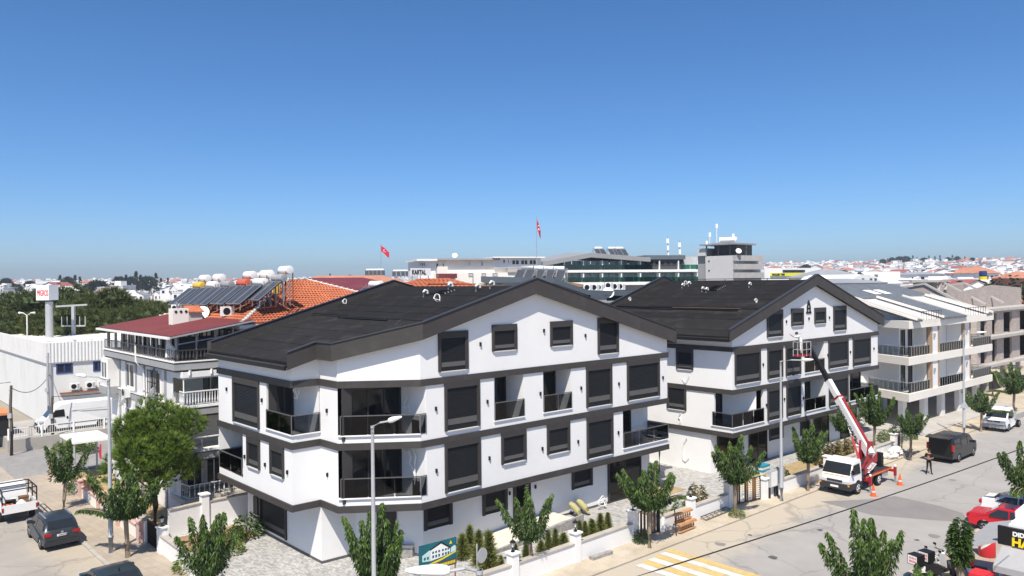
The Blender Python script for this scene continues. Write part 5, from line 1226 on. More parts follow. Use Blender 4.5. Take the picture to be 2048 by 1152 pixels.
for k, (s, t, tank, sec, lb) in enumerate(((-7.4, 28.3, 'tank_yellow', 'tank_white', 'solar heater with yellow tank under a white one, leftmost on the terracotta roof'), (-7.3, 25.9, 'tank_white', 'tank_white', 'solar heater with white tank next to the yellow one'), (-7.2, 23.6, 'tank_grey', None, 'solar heater with dark grey tank in the row on the terracotta roof'),
                                            (-7.0, 21.3, 'tank_red', 'tank_white', 'solar heater with red tank below a white tank'), (-6.9, 18.9, 'tank_white', 'tank_white', 'solar heater with white tank right of the red tank'), (-6.3, 17.4, 'tank_grey', 'tank_white', 'solar heater with silver tank beside the hole in the terracotta roof'))):
    solar(ST(s, t, z5(s)-.1), RZ5, solar_meshes(tank, sec), lb)
solar(ST(2.0, 18.9, 12.0), RZ5, solar_meshes('tank_white'), 'solar heater standing alone at the right end of the terracotta roof')
solar(ST(-4.6, 24.6, 12.9), RZ5, solar_meshes('tank_white', 'tank_white'), 'pair of white tanks behind the apex of the terracotta roof', None, .7)
e = empty('water_tank', ST(-4.9, 20.2, 12.9), 0, 'yellow water tank between the white tanks on the terracotta roof', 'water tank'); m = MB(); m.lathe([(.2, 0), (.33, .03), (.33, .75), (.2, .95), (.12, 1.0)], ST(-4.9, 20.2, 13.1), (0, 0, 1), 14); part('tank_body', m, 'tank_yellow', e, True); m = MB()
for dx, dy in ((-.3, -.3), (.3, -.3), (.3, .3), (-.3, .3)): q = ST(-4.9+dx, 20.2+dy); m.bar(q+Z3*12.6, q+Z3*13.12, .05)
part('stand', m, 'rust', e)
# dishes and air conditioners
def dish(p, az, label, r=.42, tilt=.5, mat='tank_white'):
    e = empty('satellite_dish', p, 0, label, 'satellite dish'); e.rotation_euler = (0, 0, az); m = MB()
    ax = Vector((0, -math.cos(tilt), math.sin(tilt))); m.lathe([(r, .16), (r*.8, .09), (r*.5, .035), (.04, .0), (.04, -.03), (r*.5, .005), (r*.8, .06), (r*1.01, .14)], Vector((0, -.12, .45)), ax, 20); part('reflector', m, mat, e, True, False)
    m = MB(); m.bar((0, 0, 0), (0, 0, .5), .05); m.bar((0, -.02, .45), (0, -.15, .45), .05); m.bar((0, -.1, .2), Vector((0, -.12, .45))+ax*.55, .025); m.box(-.04, .04, -.66, -.56, .6, .7); part('mount', m, 'steel', e, False, False); return e
def ac(p, rz, label, mat='tank_white'):
    e = empty('air_conditioner', p, 0, label, 'air conditioner'); e.rotation_euler = (0, 0, rz); m = MB(); m.box(-.42, .42, -.16, .16, 0, .62); part('case', m, mat, e, False, False)
    m = MB(); m.lathe([(.22, 0), (.24, .015), (.22, .02), (.05, .025)], (-.1, -.16, .31), (0, -1, 0), 16); part('fan', m, 'black', e, False, False)
    m = MB()
    for k in range(6): m.box(.2, .38, -.175, -.163, .08+k*.085, .12+k*.085)
    m.box(-.35, -.3, -.16, .16, -.05, 0); m.box(.3, .35, -.16, .16, -.05, 0); part('grille', m, 'trim_grey', e, False, False); return e
dish(ST(-9.0, 22.5, z5(-9.0)-.1), RZ5+.9, 'white satellite dish on the terracotta roof edge near the heaters', .5)
dish(ST(-9.6, 25.2, 11.5), RZ5-.3, 'white satellite dish behind the chimney block on the maroon roof', .55)
ac(ST(-8.6, 19.4, z5(-8.6)+.1), A1, 'square white air conditioner on the terracotta roof below the silver tank')
ac(ST(-9.0, 27.4, 11.75), RZ5+.4, 'white air conditioner with round fan left of the solar row')
a, z = LA.px(260, 793); ac(LA.P(a, .25, z), math.atan2(LA.d.y, LA.d.x), 'air conditioner under the tall window of the old building')
a, z = LA.px(321, 792); dish(LA.P(a, .35, z-.3), math.atan2(LA.d.y, LA.d.x)-.6, 'white satellite dish on the old building side wall', .45)
a, z = LA.px(262, 808); dish(LA.P(a, .3, z-.3), math.atan2(LA.d.y, LA.d.x)-.5, 'second satellite dish low on the old building side wall', .4)
e = empty('draped_cloth', ST(S0-.1, T0+.9, 9.3), 0, 'pale cloth draped over the terrace corner of the old building', 'cloth'); m = MB()
for k in range(5): m.hexa([ST(S0-.5+.14*k, T0+.9-.2*k, 9.5+(.06*k)), ST(S0-.36+.14*k, T0+.7-.2*k, 9.5), ST(S0-.33+.14*k, T0+.72-.2*k, 9.5), ST(S0-.47+.14*k, T0+.92-.2*k, 9.5), ST(S0-.4+.05*k, T0+.9-.05*k, 10.7-.12*k), ST(S0-.3+.05*k, T0+.85-.05*k, 10.6-.12*k), ST(S0-.28+.05*k, T0+.87-.05*k, 10.6-.12*k), ST(S0-.38+.05*k, T0+.92-.05*k, 10.7-.12*k)])
part('cloth_fold', m, 'cloth_white', e)
# pink and white garden wall in front of it
e = empty('garden_wall', ST(-15.9, 20), 0, 'low white garden wall with pink pillars along the left pavement', 'wall')
for t0, t1, h in ((13.2, 16.5, .8), (16.9, 20.4, .8), (20.8, 24.6, .75), (25.0, 28.6, .75), (29.0, 32.7, .8)):
    m = MB(); m.bar(ST(-15.9, t0, h/2), ST(-15.9, t1, h/2), .18, h); part('wall_panel', m, 'cream', e); m = MB(); m.bar(ST(-15.9, t0, h+.04), ST(-15.9, t1, h+.04), .3, .08); part('coping', m, 'pink', e)
for t in (13.0, 16.7, 20.6, 24.8, 28.8, 32.9):
    p = ST(-15.9, t); m = MB(); m.prism([p-E1*.22-E2*.22, p+E1*.22-E2*.22, p+E1*.22+E2*.22, p-E1*.22+E2*.22], .05, 1.15); part('pillar', m, 'pink', e); m = MB(); m.prism([p-E1*.28-E2*.28, p+E1*.28-E2*.28, p+E1*.28+E2*.28, p-E1*.28+E2*.28], 1.15, 1.22); part('pillar_cap', m, 'pink', e)
m = MB()
for k in range(40): q = ST(-15.9, 16.9+k*.2); m.bar(q+Z3*.85, q+Z3*1.25, .025)
m.bar(ST(-15.9, 16.9, 1.25), ST(-15.9, 24.7, 1.25), .04); part('iron_railing', m, 'rust', e)
bed('old_garden', [(-15.7, 13.4), (-12.9, 13.4), (-12.9, 32), (-15.7, 32)], 'sand_lawn', .06)
m = MB(); m.prism([ST(-12.9, 13.3), ST(5, 13.3), ST(5, 16), ST(-12.9, 16)], -.1, .045); struct('alley', m, 'pavers_b')

# ================================================================== white warehouse
b6 = empty('warehouse', ST(0, 66), 0, 'white flat-roofed warehouse with corrugated parapet behind the van', 'warehouse')
WL = Fr(ST(-11.7, 92), ST(-11.7, 54.8)); WR = Fr(ST(-11.7, 54.8), ST(14, 54.8))
m = MB(); wall_mesh(WL, 0, 6.3, (), .2, m); wall_mesh(WR, 0, 6.3, (), .2, m); wall_mesh(Fr(ST(14, 54.8), ST(14, 92)), 0, 8, (), .2, m); wall_mesh(Fr(ST(14, 92), ST(-11.7, 92)), 0, 8, (), .2, m); part('wall', m, 'ware_white', b6)
m = MB(); WL.box(m, 0, WL.L+.12, -.1, .12, 6.3, 8.25)
part('parapet', m, 'white_old', b6)
m = MB(); n = 86
for k in range(n):
    a = k*WR.L/n; b = a+WR.L/n
    for x0, x1, o0, o1 in ((0, .35, .10, .10), (.35, .5, .10, .16), (.5, .85, .16, .16), (.85, 1, .16, .10)):
        m.face([WR.P(a+(b-a)*x0, o0, 6.3), WR.P(a+(b-a)*x1, o1, 6.3), WR.P(a+(b-a)*x1, o1, 8.25), WR.P(a+(b-a)*x0, o0, 8.25)])
WR.box(m, 0, WR.L, -.1, .09, 8.1, 8.22); part('corrugated_parapet', m, 'ware_white', b6)
m = MB(); WL.box(m, 0, WL.L+.14, 0, .14, 6.18, 6.3); WR.box(m, -.14, WR.L, 0, .14, 6.18, 6.3); part('drip_strip', m, 'trim_grey', b6)
m = MB(); m.prism([ST(-11.6, 54.9), ST(13.9, 54.9), ST(13.9, 91.9), ST(-11.6, 91.9)], 7.3, lambda p: 7.5); part('flat_roof', m, 'cream', b6)
for k in range(3): m = MB(); m.bar(ST(-11+k*5, 58+k*4, 8.2), ST(13, 58+k*4, 8.2), .05); [m.bar(ST(-11+k*5+j*4, 58+k*4, 7.5), ST(-11+k*5+j*4, 58+k*4, 8.2), .04) for j in range(5)]; part('roof_rail', m, 'galv', b6)
for u0, u1, vt, vb in ((112, 145, 728, 748), (186, 208, 723, 743)):
    a0, zt = WR.px(u0, vt); a1, _ = WR.px(u1, vt); _, zb_ = WR.px(u0, vb); plain_window(b6, WR, a0, a1, zb_, zt, 'blue_frame', 'window_dark', 1, 0, .14)
m = MB(); WR.box(m, .1, .3, 0, .18, 0, 6.2); part('downpipe', m, 'galv', b6)
for u, v, lb in ((148, 778, 'left air conditioner on the warehouse wall bracket'), (179, 775, 'middle air conditioner on the warehouse wall bracket'), (203, 772, 'right air conditioner on the warehouse wall bracket beside the old building')):
    a, z = WR.px(u, v); ac(WR.P(a, .35, z), A1, lb)
m = MB(); a0, z = WR.px(105, 783); a1, _ = WR.px(215, 775); WR.box(m, a0+.6, a1, .0, .5, z-.28, z-.18); WR.box(m, a0+.6, a1, .45, .5, z-1.9, z-1.82); part('ac_shelf', m, 'rust', b6)
dish(ST(-9.0, 58, 7.5), A1+.6, 'white satellite dish on the warehouse flat roof', .75); dish(ST(-3, 57.0, 7.5), A1+1.2, 'rusty satellite dish seen edge-on on the warehouse flat roof', .65, .5, 'rust')
# corrugated shed wall behind
m = MB(); f = Fr(ST(-18, 108), ST(40, 99)); n = 120
for k in range(n):
    a = k*f.L/n; b = a+f.L/n; m.face([f.P(a, 0, 0), f.P((a+b)/2, .2, 0), f.P((a+b)/2, .2, 9.1), f.P(a, 0, 9.1)]); m.face([f.P((a+b)/2, .2, 0), f.P(b, 0, 0), f.P(b, 0, 9.1), f.P((a+b)/2, .2, 9.1)])
f.box(m, 0, f.L, -14, -.1, 0, 8.9); solo('metal_shed', m, 'grey_clad', 'long grey corrugated shed wall behind the warehouse roof', 'shed')
# sign tower
p = aty(98, 600, 92); e = empty('sign_tower', (p.x, p.y, 0), 0, 'white box sign with red lettering on a thick grey column', 'sign'); m = MB(); m.lathe([(.44, 0), (.42, 11.9)], (p.x, p.y, 0), (0, 0, 1), 20); part('column', m, 'galv', e, True)
fs = Fr(Vector((p.x-1.15, p.y-.6, 0)), Vector((p.x+.55, p.y-.75, 0))); m = MB(); fs.box(m, -.05, 1.6, -1.7, 0, 12.1, 13.95); part('sign_box', m, 'sign_white', e)
text('lettering', 'MIGROS', 1.0, 'sign_red', e, fs.P(.08, .02, 12.65), fs.d, Z3, .02, sx=.40)
p = aty(147, 640, 96); e = empty('light_mast', (p.x, p.y, 0), 0, 'grey mast with crossbars rising before the pine grove', 'mast'); m = MB(); m.bar((p.x, p.y, 0), (p.x, p.y, 11.3), .35); part('pole', m, 'galv', e); m = MB(); m.bar((p.x-2.2, p.y, 11.2), (p.x+1.8, p.y, 11.4), .22); m.bar((p.x-1.5, p.y, 8.7), (p.x+1.5, p.y, 8.7), .18); [m.bar((p.x+x, p.y, 8.7), (p.x+x, p.y, 9.9), .08) for x in (-1.5, -.8, .8, 1.5)]; part('crossbar', m, 'galv', e)
p = aty(54, 640, 84); e = empty('twin_lamp', (p.x, p.y, 0), 0, 'white twin-headed yard lamp behind the warehouse', 'lamp post'); m = MB(); m.tube([(p.x, p.y, 0), (p.x, p.y, 10.6)], .07, 8); part('pole', m, 'tank_white', e)
for sg in (-1, 1): m = MB(); m.tube([(p.x, p.y, 10.55), (p.x+sg*.45, p.y, 10.85), (p.x+sg*.9, p.y, 10.85)], [.04, .05, .12], 8); part('lamp_head', m, 'tank_white', e)

# retaining wall with railing, raised yard
m = MB(); m.prism([ST(-16.6, 44.2), ST(14, 45.0), ST(14, 54.7), ST(-16.6, 54.7)], -.1, .95); struct('raised_yard', m, 'concrete_b')
e = empty('retaining_wall', ST(-10, 44), 0, 'stained concrete retaining wall with white railing below the van', 'wall'); m = MB(); m.bar(ST(-16.8, 44.0, .5), ST(10, 44.8, .5), .3, 1.1); part('concrete_wall', m, 'concrete_b', e)
m = MB()
for k in range(8):
    q = ST(-16.7+k*2.4, 44.05+.07*k); m.bar(q+Z3*1.0, q+Z3*2.0, .12)
m.bar(ST(-16.7, 44.05, 1.95), ST(2, 44.6, 1.95), .07); m.bar(ST(-16.7, 44.05, 1.25), ST(2, 44.6, 1.25), .05); part('railing', m, 'tank_white', e)
m = MB()
for k in range(100): q = ST(-16.6+k*.17, 44.05+.005*k); m.bar(q+Z3*1.25, q+Z3*1.95, .025)
part('railing_bars', m, 'tank_white', e)
m = MB(); m.prism([ST(-20.5, 47.0), ST(-16.2, 47.0), ST(-16.2, 50.5), ST(-20.5, 50.5)], .9, 2.75); kk = solo('kiosk', m, 'tarp', 'black tarpaulin booth with orange top at the left edge', 'booth'); m = MB(); m.prism([ST(-20.7, 46.8), ST(-16.0, 46.8), ST(-16.0, 50.7), ST(-20.7, 50.7)], 2.76, 2.95); part('orange_top', m, 'orange_top', kk)
# ================================================================== buildings in the middle distance
def frpx(u0, Y0, u1, Y1):
    a, b = aty(u0, 560, Y0), aty(u1, 560, Y1); return Fr(a, b)
def zpx(fr, u, v): return fr.px(u, v)
def fbox(e, name, fr, u0, u1, z0, z1, dep, mat, o=0.0):
    a0 = fr.px(u0, 560)[0]; a1 = fr.px(u1, 560)[0]; m = MB(); fr.box(m, a0, a1, o-dep, o, z0, z1); return part(name, m, mat, e)
def win_px(e, fr, u0, u1, v0, v1, frame='white', glass='window_dark', mull=0, o=0.0, name='window', fw=.12):
    a0, zt = fr.px(u0, v0); a1, zb_ = fr.px(u1, v1); return plain_window(e, fr, a0, a1, zb_, zt, frame, glass, mull, o, fw, name)
# --- cream block with KARTAL sign
f = frpx(835, 116, 1088, 122); e = empty('apartment_building', f.P(f.L/2, -6, 0), 0, 'long cream apartment block behind the KARTAL sign and tall flagpole', 'apartment building')
zz = lambda v, u=960: f.px(u, v)[1]
fbox(e, 'lower_wall', f, 868, 1086, 0, zz(545), 14, 'cream'); fbox(e, 'upper_wall', f, 872, 1040, zz(545), zz(520), 12, 'cream', -.8); fbox(e, 'roof_slab', f, 868, 1000, zz(520), zz(516.5), 13, 'trim_grey', .1)
fbox(e, 'penthouse', f, 990, 1083, zz(536), zz(516), 11, 'white', -.3); fbox(e, 'roof_slab', f, 985, 1088, zz(516), zz(513.5), 12, 'white', .6)
fbox(e, 'left_wing', f, 838, 872, 0, zz(522), 10, 'white', -.5); fbox(e, 'roof_slab', f, 833, 874, zz(522), zz(518), 11, 'white', .4)
fbox(e, 'beam', f, 1015, 1086, zz(545), zz(537), .6, 'concrete', .3)
for u0, u1, v0, v1, mu in ((840, 852, 524, 533, 2), (873, 880, 525, 538, 0), (886, 891, 525, 540, 0), (938, 944, 522, 533, 1), (963, 970, 522, 533, 1), (1006, 1012, 518, 527, 0), (1016, 1020, 518, 527, 0)): win_px(e, f, u0, u1, v0, v1, 'white', 'window_dark', mu, -.78 if 872 < u0 < 1000 else -.28)
for u0, u1 in ((1024, 1040), (1042, 1057), (1059, 1074)): win_px(e, f, u0, u1, 519, 530, 'white', 'window_dark', 1, -.28)
for u0 in (937, 963, 986, 1034, 1060): win_px(e, f, u0, u0+9, 546, 553, 'trim_grey', 'cream_dark', 0, .01, 'panel')
m = MB(); a0, z = f.px(872, 541); a1, _ = f.px(893, 541); f.box(m, a0, a1, 0, 1.0, z-.5, z-.3); f.box(m, a0, a1, .95, 1.0, z-.3, z+.6); part('balcony', m, 'cream', e)
m = MB(); a0, z = f.px(872, 549); a1, _ = f.px(908, 543); f.box(m, a0, a1, 0, 2.2, z-.6, z+.1); part('canopy', m, 'maroon', e)
for u in (945, 985, 1050): m = MB(); a, _ = f.px(u, 560); f.box(m, a, a+.12, 0, .1, 4, zz(546)); part('downpipe', m, 'trim_grey', e)
p = f.P(f.px(918, 515)[0], -3, zz(516)); dish(p, 0, 'white dish on top of the cream block roof', .42)
fsg = frpx(822, 100, 862, 102); e = empty('rooftop_sign', fsg.P(fsg.L/2, 0, 0), 0, 'white rooftop board reading KARTAL in black letters', 'sign'); z0 = fsg.px(842, 551.5)[1]; z1 = fsg.px(842, 536.5)[1]
m = MB(); fsg.box(m, 0, fsg.L, -.15, 0, z0, z1); part('board', m, 'sign_white', e); text('lettering', 'KARTAL', .86, 'black', e, fsg.P(fsg.L*.04, .03, z0+.2), fsg.d, Z3, .02, sx=.70, bold=.02)
m = MB(); [m.bar(fsg.P(a, -.2, z0-1.2), fsg.P(a, -.2, z1), .1) for a in (.3, fsg.L/2, fsg.L-.3)]; part('posts', m, 'steel', e)
# --- hotel with green glass
f = frpx(1086, 150, 1402, 158); e = empty('hotel_building', f.P(f.L/2, -8, 0), 0, 'long dark roofed hotel with green glass balconies', 'hotel'); zz = lambda v, u=1240: f.px(u, v)[1]
fbox(e, 'body', f, 1088, 1400, 0, zz(528), 16, 'grey_clad', -1.6)
for v0, v1, nm in ((544.5, 539.5, 'floor_band'), (570, 564, 'floor_band')): fbox(e, nm, f, 1086, 1402, zz(v0), zz(v1), 3, 'white', .25)
for r, (vt, vb) in enumerate(((521, 539.5), (546, 564))):
    u = 1092
    while u < 1396:
        if not (r == 0 and 1295 < u < 1370) and not (r == 0 and u < 1100):
            win_px(e, f, u, u+17, vt, vb, 'rail_grey', 'hotel_glass', 2, -1.58, 'glazed_door', .08)
        if int(u/19) % 2 == 0: m = MB(); a, _ = f.px(u+18, 560); f.box(m, a-.12, a+.12, -1.6, .1, zz(vb), zz(vt)); part('fin', m, 'white', e)
        u += 19
    a0 = f.px(1089, 560)[0]; a1 = f.px(1398, 560)[0]; n = 16
    for k in range(n):
        if r == 0 and 10.2 < k < 14: continue
        m = MB(); f.box(m, a0+(a1-a0)*k/n+.05, a0+(a1-a0)*(k+1)/n-.05, .18, .22, zz(vb)+.05, zz(vb)+1.0); part('green_pane', m, 'green_glass', e)
m = MB(); q = [(1084, 523.5), (1180, 506), (1298, 515)]; P = [(f.px(u, v)) for u, v in q]
for (a, za), (b, zb_) in zip(P, P[1:]): m.hexa([f.P(a, .8, za-.9), f.P(b, .8, zb_-.9), f.P(b, -14, zb_-.9), f.P(a, -14, za-.9), f.P(a, .8, za), f.P(b, .8, zb_), f.P(b, -14, zb_+.6), f.P(a, -14, za+.6)])
part('roof', m, 'grey_clad', e)
fbox(e, 'dark_block', f, 1296, 1368, zz(539), zz(519), 8, 'dark_clad', -.2); fbox(e, 'dark_cap', f, 1293, 1370, zz(519), zz(510.5), 9, 'bluegrey', .3); fbox(e, 'link_block', f, 1368, 1402, zz(540), zz(513), 8, 'pale_clad', -1)
for k in range(6): win_px(e, f, 1298+k*11.5, 1308+k*11.5, 521, 530, 'dark_clad', 'dark_glass', 0, -.18)
hz = zz(508)
rm = solar_meshes('tank_white')
for u, lb in ((1218, 'solar tank on the hotel roof beside the thin masts'), (1246, 'solar heater in the middle of the hotel roof'), (1262, 'rightmost solar heater on the hotel roof')): p = f.P(f.px(u, 510)[0], -6, zz(512)); solar(p, .3, rm, lb, None, 1.1)
for u, v0, h, lb in ((1348, 470, 8, 'lattice antenna mast on the hotel roof'), (1372, 478, 6, 'white cylinder antenna mast right of the lattice mast')):
    p = f.P(f.px(u, 510)[0], -3, zz(512)); zt = zz(v0); ee_ = empty('antenna_mast', p, 0, lb, 'antenna'); m = MB(); m.bar(p, Vector((p.x, p.y, zt)), .12); m.bar(p+Vector((1.6, 0, 0)), Vector((p.x, p.y, zt-4)), .06); m.bar(p+Vector((-1.6, 0, 0)), Vector((p.x, p.y, zt-4)), .06); part('mast', m, 'steel', ee_)
    for k in range(3): m = MB(); m.box(p.x-.22+.3*(k-1)*.4, p.x+.22, p.y-.3, p.y-.1, zt-1.5-k*1.5, zt-.5-k*1.5); part('panel_antenna', m, 'tank_white', ee_)
# --- grey tower
f = frpx(1392, 138, 1466, 132); g = frpx(1466, 132, 1524, 136); e = empty('office_tower', f.P(2, -5, 0), 0, 'grey tower block with stacked balconies and roof terrace canopy', 'tower')
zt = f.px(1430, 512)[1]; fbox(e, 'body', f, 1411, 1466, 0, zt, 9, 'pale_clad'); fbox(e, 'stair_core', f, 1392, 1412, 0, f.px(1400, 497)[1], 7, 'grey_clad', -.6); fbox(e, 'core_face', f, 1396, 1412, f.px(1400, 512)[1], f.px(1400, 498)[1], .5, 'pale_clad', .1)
fbox(e, 'grey_wing', g, 1467, 1521, 0, g.px(1490, 512)[1], 6, 'grey_clad', -1.2)  # wing clad in a darker grey than the tower face
for v in (515, 532, 549):
    fbox(e, 'balcony_band', g, 1466, 1523, g.px(1490, v+7)[1], g.px(1490, v-4)[1], 2.0, 'concrete', .6)
    for u in (1470, 1482, 1494, 1508): win_px(e, g, u, u+7, v+7.5, v+13.5, 'white', 'window_dark', 0, -1.18)
for u, v in ((1417, 521), (1417, 540)): win_px(e, f, u, u+2.5, v, v+2.5, 'black', 'black', 0, .01, 'vent', .05)
m = MB(); ztop = f.px(1440, 490)[1]
for a in (.5, 3, 5.4): m.bar(f.P(a+1.5, -.5, zt), f.P(a+1.5, -.5, ztop), .2)
for a in (1.5, 4): m.bar(g.P(a, -.5, zt), g.P(a, -.5, ztop), .15)
part('terrace_posts', m, 'trim_dark', e); m = MB(); f.box(m, 1.3, f.L+.2, -7, .7, ztop, ztop+.25); part('canopy', m, 'grey_clad', e)
m = MB(); [m.bar(g.P(k*.7, .8, ztop+.2), g.P(k*.7, -6, ztop+.5), .1, .06) for k in range(8)]; m.bar(g.P(0, .8, ztop+.2), g.P(5.2, .8, ztop+.2), .1); part('pergola', m, 'galv', e)
fbox(e, 'terrace_room', f, 1416, 1460, zt, ztop, 5, 'dark_clad', -2)
m = MB(); m.lathe([(.3, -1.6), (.5, -1.5), (.5, 1.5), (.3, 1.6)], f.P(5.0, -3, ztop+1.0), f.d, 14); part('roof_tank', m, 'tank_white', e, True)
for u, h in ((1394, 3), (1400, 4.5), (1414, 6), (1421, 3.5), (1440, 3), (1447, 4)): m = MB(); p = f.P(f.px(u, 500)[0], -3, zt); m.bar(p, p+Z3*h, .09); m.box(p.x-.2, p.x+.2, p.y-.1, p.y+.1, p.z+h-.8, p.z+h); part('antenna', m, 'tank_white', e)
dish(g.P(.6, .7, g.px(1470, 508)[1]), 0, 'white dish on the grey tower terrace corner', .5)
# --- terracotta and maroon roofs between
def roof_house(uc, Y, w, d, zw, zr, roofm, wallm, label, rot=A1, hip=True):
    p = aty(uc, 560, Y); e = empty('house', (p.x, p.y, 0), 0, label, 'house'); e.rotation_euler = (0, 0, rot); x, y = w/2, d/2; m = MB(); m.box(-x, x, -y, y, 0, zw); part('wall', m, wallm, e, False, False)
    m = MB(); o = .6; rx = (x-y*.9) if hip else x+o; rx = max(rx, .3)
    V = [Vector(v) for v in ((-x-o, -y-o, zw), (x+o, -y-o, zw), (x+o, y+o, zw), (-x-o, y+o, zw), (-rx, 0, zr), (rx, 0, zr))]
    m.face([V[0], V[1], V[5], V[4]]); m.face([V[1], V[2], V[5]]); m.face([V[2], V[3], V[4], V[5]]); m.face([V[3], V[0], V[4]]); m.face([V[3], V[2], V[1], V[0]]); r = part('roof', m, roofm, e, False, False)
    if roofm == 'terracotta':
        m = MB(); tiles(m, V[0], V[1], V[4], V[5], .5, .5); tiles(m, V[3], V[0], V[4], V[4], .5, .5); part('roof_tiles', m, 'terracotta', r, False, False, kind='stuff')
    for k in range(4):
        fr_ = Fr((-x, -y), (x, -y)); a = w*(k+.5)/4; wdw = MB(); fr_.box(wdw, a-.6, a+.6, .0, .05, zw-2.2, zw-.8); part('window', wdw, 'window_dark', e, False, False)
    return e
roof_house(870, 84, 14, 12, 12.3, 14.25, 'terracotta', 'cream', 'wide terracotta hip-roofed house below the cream block', 1.9-math.pi/2)
roof_house(790, 92, 12, 12, 12.0, 14.1, 'terracotta_far', 'cream', 'terracotta roofed house in front of the KARTAL sign', .6)
roof_house(690, 78, 17, 11, 12.0, 13.4, 'maroon', 'cream_dark', 'maroon roofed brick house behind the lone solar heater', .35)
roof_house(655, 100, 22, 14, 13.0, 14.6, 'maroon', 'blockwork', 'long maroon roofed house at the skyline left of centre', .2)
roof_house(700, 160, 26, 14, 13.4, 15.5, 'terracotta_far', 'cream', 'far terracotta roofed house with white tanks on its ridge', .1)
roof_house(1062, 84, 10, 9, 13.2, 14.3, 'wood', 'cream_dark', 'brown timber roofed terrace behind the corner block gable', .5)
for k, u in enumerate((738, 746, 754, 762)): p = aty(u, 553, 150); solar(Vector((p.x, p.y, 15.2)), .2, rm, 'white solar tank in the row on the far terracotta ridge', 'tanks on the far terracotta ridge', .75)
for k, u in enumerate((792, 801, 810)): p = aty(u, 553, 152); solar(Vector((p.x, p.y, 15.0)), .2, rm, 'white solar tank in the right-hand row by the far ridge', 'right row of tanks by the far ridge', .75)
# --- blue-grey roofed block between the two white blocks
e = empty('apartment_building', ST(22, 30), 0, 'white block with blue-grey roof between the two dark roofs', 'apartment building')
fb = frpx(1080, 66, 1290, 76); z0 = fb.px(1200, 600)[1]
m = MB(); fb.box(m, 0, fb.L, -10, 0, 0, 11.5); part('wall', m, 'white', e)
m = MB(); P = [fb.px(u, v) for u, v in ((1092, 556), (1160, 580), (1290, 584))]
for (a, za), (b, zb_) in zip(P, P[1:]): m.hexa([fb.P(a, 1.0, za-.45), fb.P(b, 1.0, zb_-.45), fb.P(b, -9, zb_-.3), fb.P(a, -9, za-.3), fb.P(a, 1.0, za), fb.P(b, 1.0, zb_), fb.P(b, -9, zb_+.25), fb.P(a, -9, za+.25)])
part('roof', m, 'bluegrey', e)
for u0, u1 in ((1160, 1180), (1213, 1260)): win_px(e, fb, u0, u1, 586, 600, 'anth_frame', 'window_blue', 1, .02)
for k, u in enumerate((1122, 1142, 1162, 1184)): p = fb.P(fb.px(u, 560)[0], -4.5, fb.px(u, 566)[1]); solar(p, A1*.2-.5, solar_meshes('tank_white' if k else 'tank_grey'), ('leftmost', 'second', 'third', 'rightmost')[k]+' solar heater in the row on the blue-grey roof', None, .85)
for k, (u, v) in enumerate(((1188, 579), (1202, 579), (1211, 579), (1230, 575), (1243, 577), (1254, 577))): p = fb.P(fb.px(u, v)[0], -.8, fb.px(u, v)[1]-.1); ac(p, fb.d.x*0+.1, ('first', 'second', 'third', 'fourth', 'fifth', 'sixth')[k]+' air conditioner from the left on the blue-grey roof edge')
dish(fb.P(fb.px(1208, 592)[0], .5, fb.px(1208, 596)[1]), .0, 'white dish on the white wall between the two dark roofs', .55)
# --- flags
def flag(u, vt, vb, Y, lw, lh, label, sway):
    p = aty(u, vb, Y); zt = aty(u, vt, Y).z; e = empty('flagpole', (p.x, p.y, p.z-6), 0, label, 'flag'); m = MB(); m.tube([(p.x, p.y, p.z-6), (p.x, p.y, zt)], [.14, .06], 8); part('pole', m, 'galv', e)
    m = MB(); N = 8; st_ = MB(); g = lambda i, j: Vector((p.x+.08+sway*lw*(i/N)*.5, p.y-.12*math.sin(i*1.3), zt-.4-lh*j-(lh*1.2)*(i/N)-.1*math.sin(i*1.1+j*2)))
    for i in range(N): m.face([g(i, 0), g(i, 1), g(i+1, 1), g(i+1, 0)])
    fl = part('flag', m, 'flag_red', e)
    c = g(3.2, .5); m = MB()
    for k in range(14):          # crescent
        a, b = .7+k*4.9/14, .7+(k+1)*4.9/14; r = lh*.22; w0 = .5+.5*math.sin((k+.0)/14*math.pi); w1 = .5+.5*math.sin((k+1)/14*math.pi)
        for yy in (-.16,): m.face([c+Vector((r*math.cos(a)*.6, yy, r*math.sin(a))), c+Vector((r*math.cos(b)*.6, yy, r*math.sin(b))), c+Vector((r*.62*math.cos(b)*.6+.05*w1, yy, r*.66*math.sin(b))), c+Vector((r*.62*math.cos(a)*.6+.05*w0, yy, r*.66*math.sin(a)))])
    part('crescent', m, 'sign_white', fl); m = MB(); c2 = g(4.6, .5); pts = []
    for k in range(10): a = math.pi/2+k*math.pi/5; r = lh*.12*(1 if k % 2 == 0 else .42); pts.append(c2+Vector((r*math.cos(a)*.7, -.16, r*math.sin(a))))
    m.face(pts); part('star', m, 'sign_white', fl)
flag(1073.5, 432, 520, 117, 1.5, 1.5, 'tall flagpole with hanging red flag above the cream block', .75)
flag(762, 487, 548, 210, 3.0, 1.7, 'smaller distant flagpole with red flag at the left of centre', 1.5)
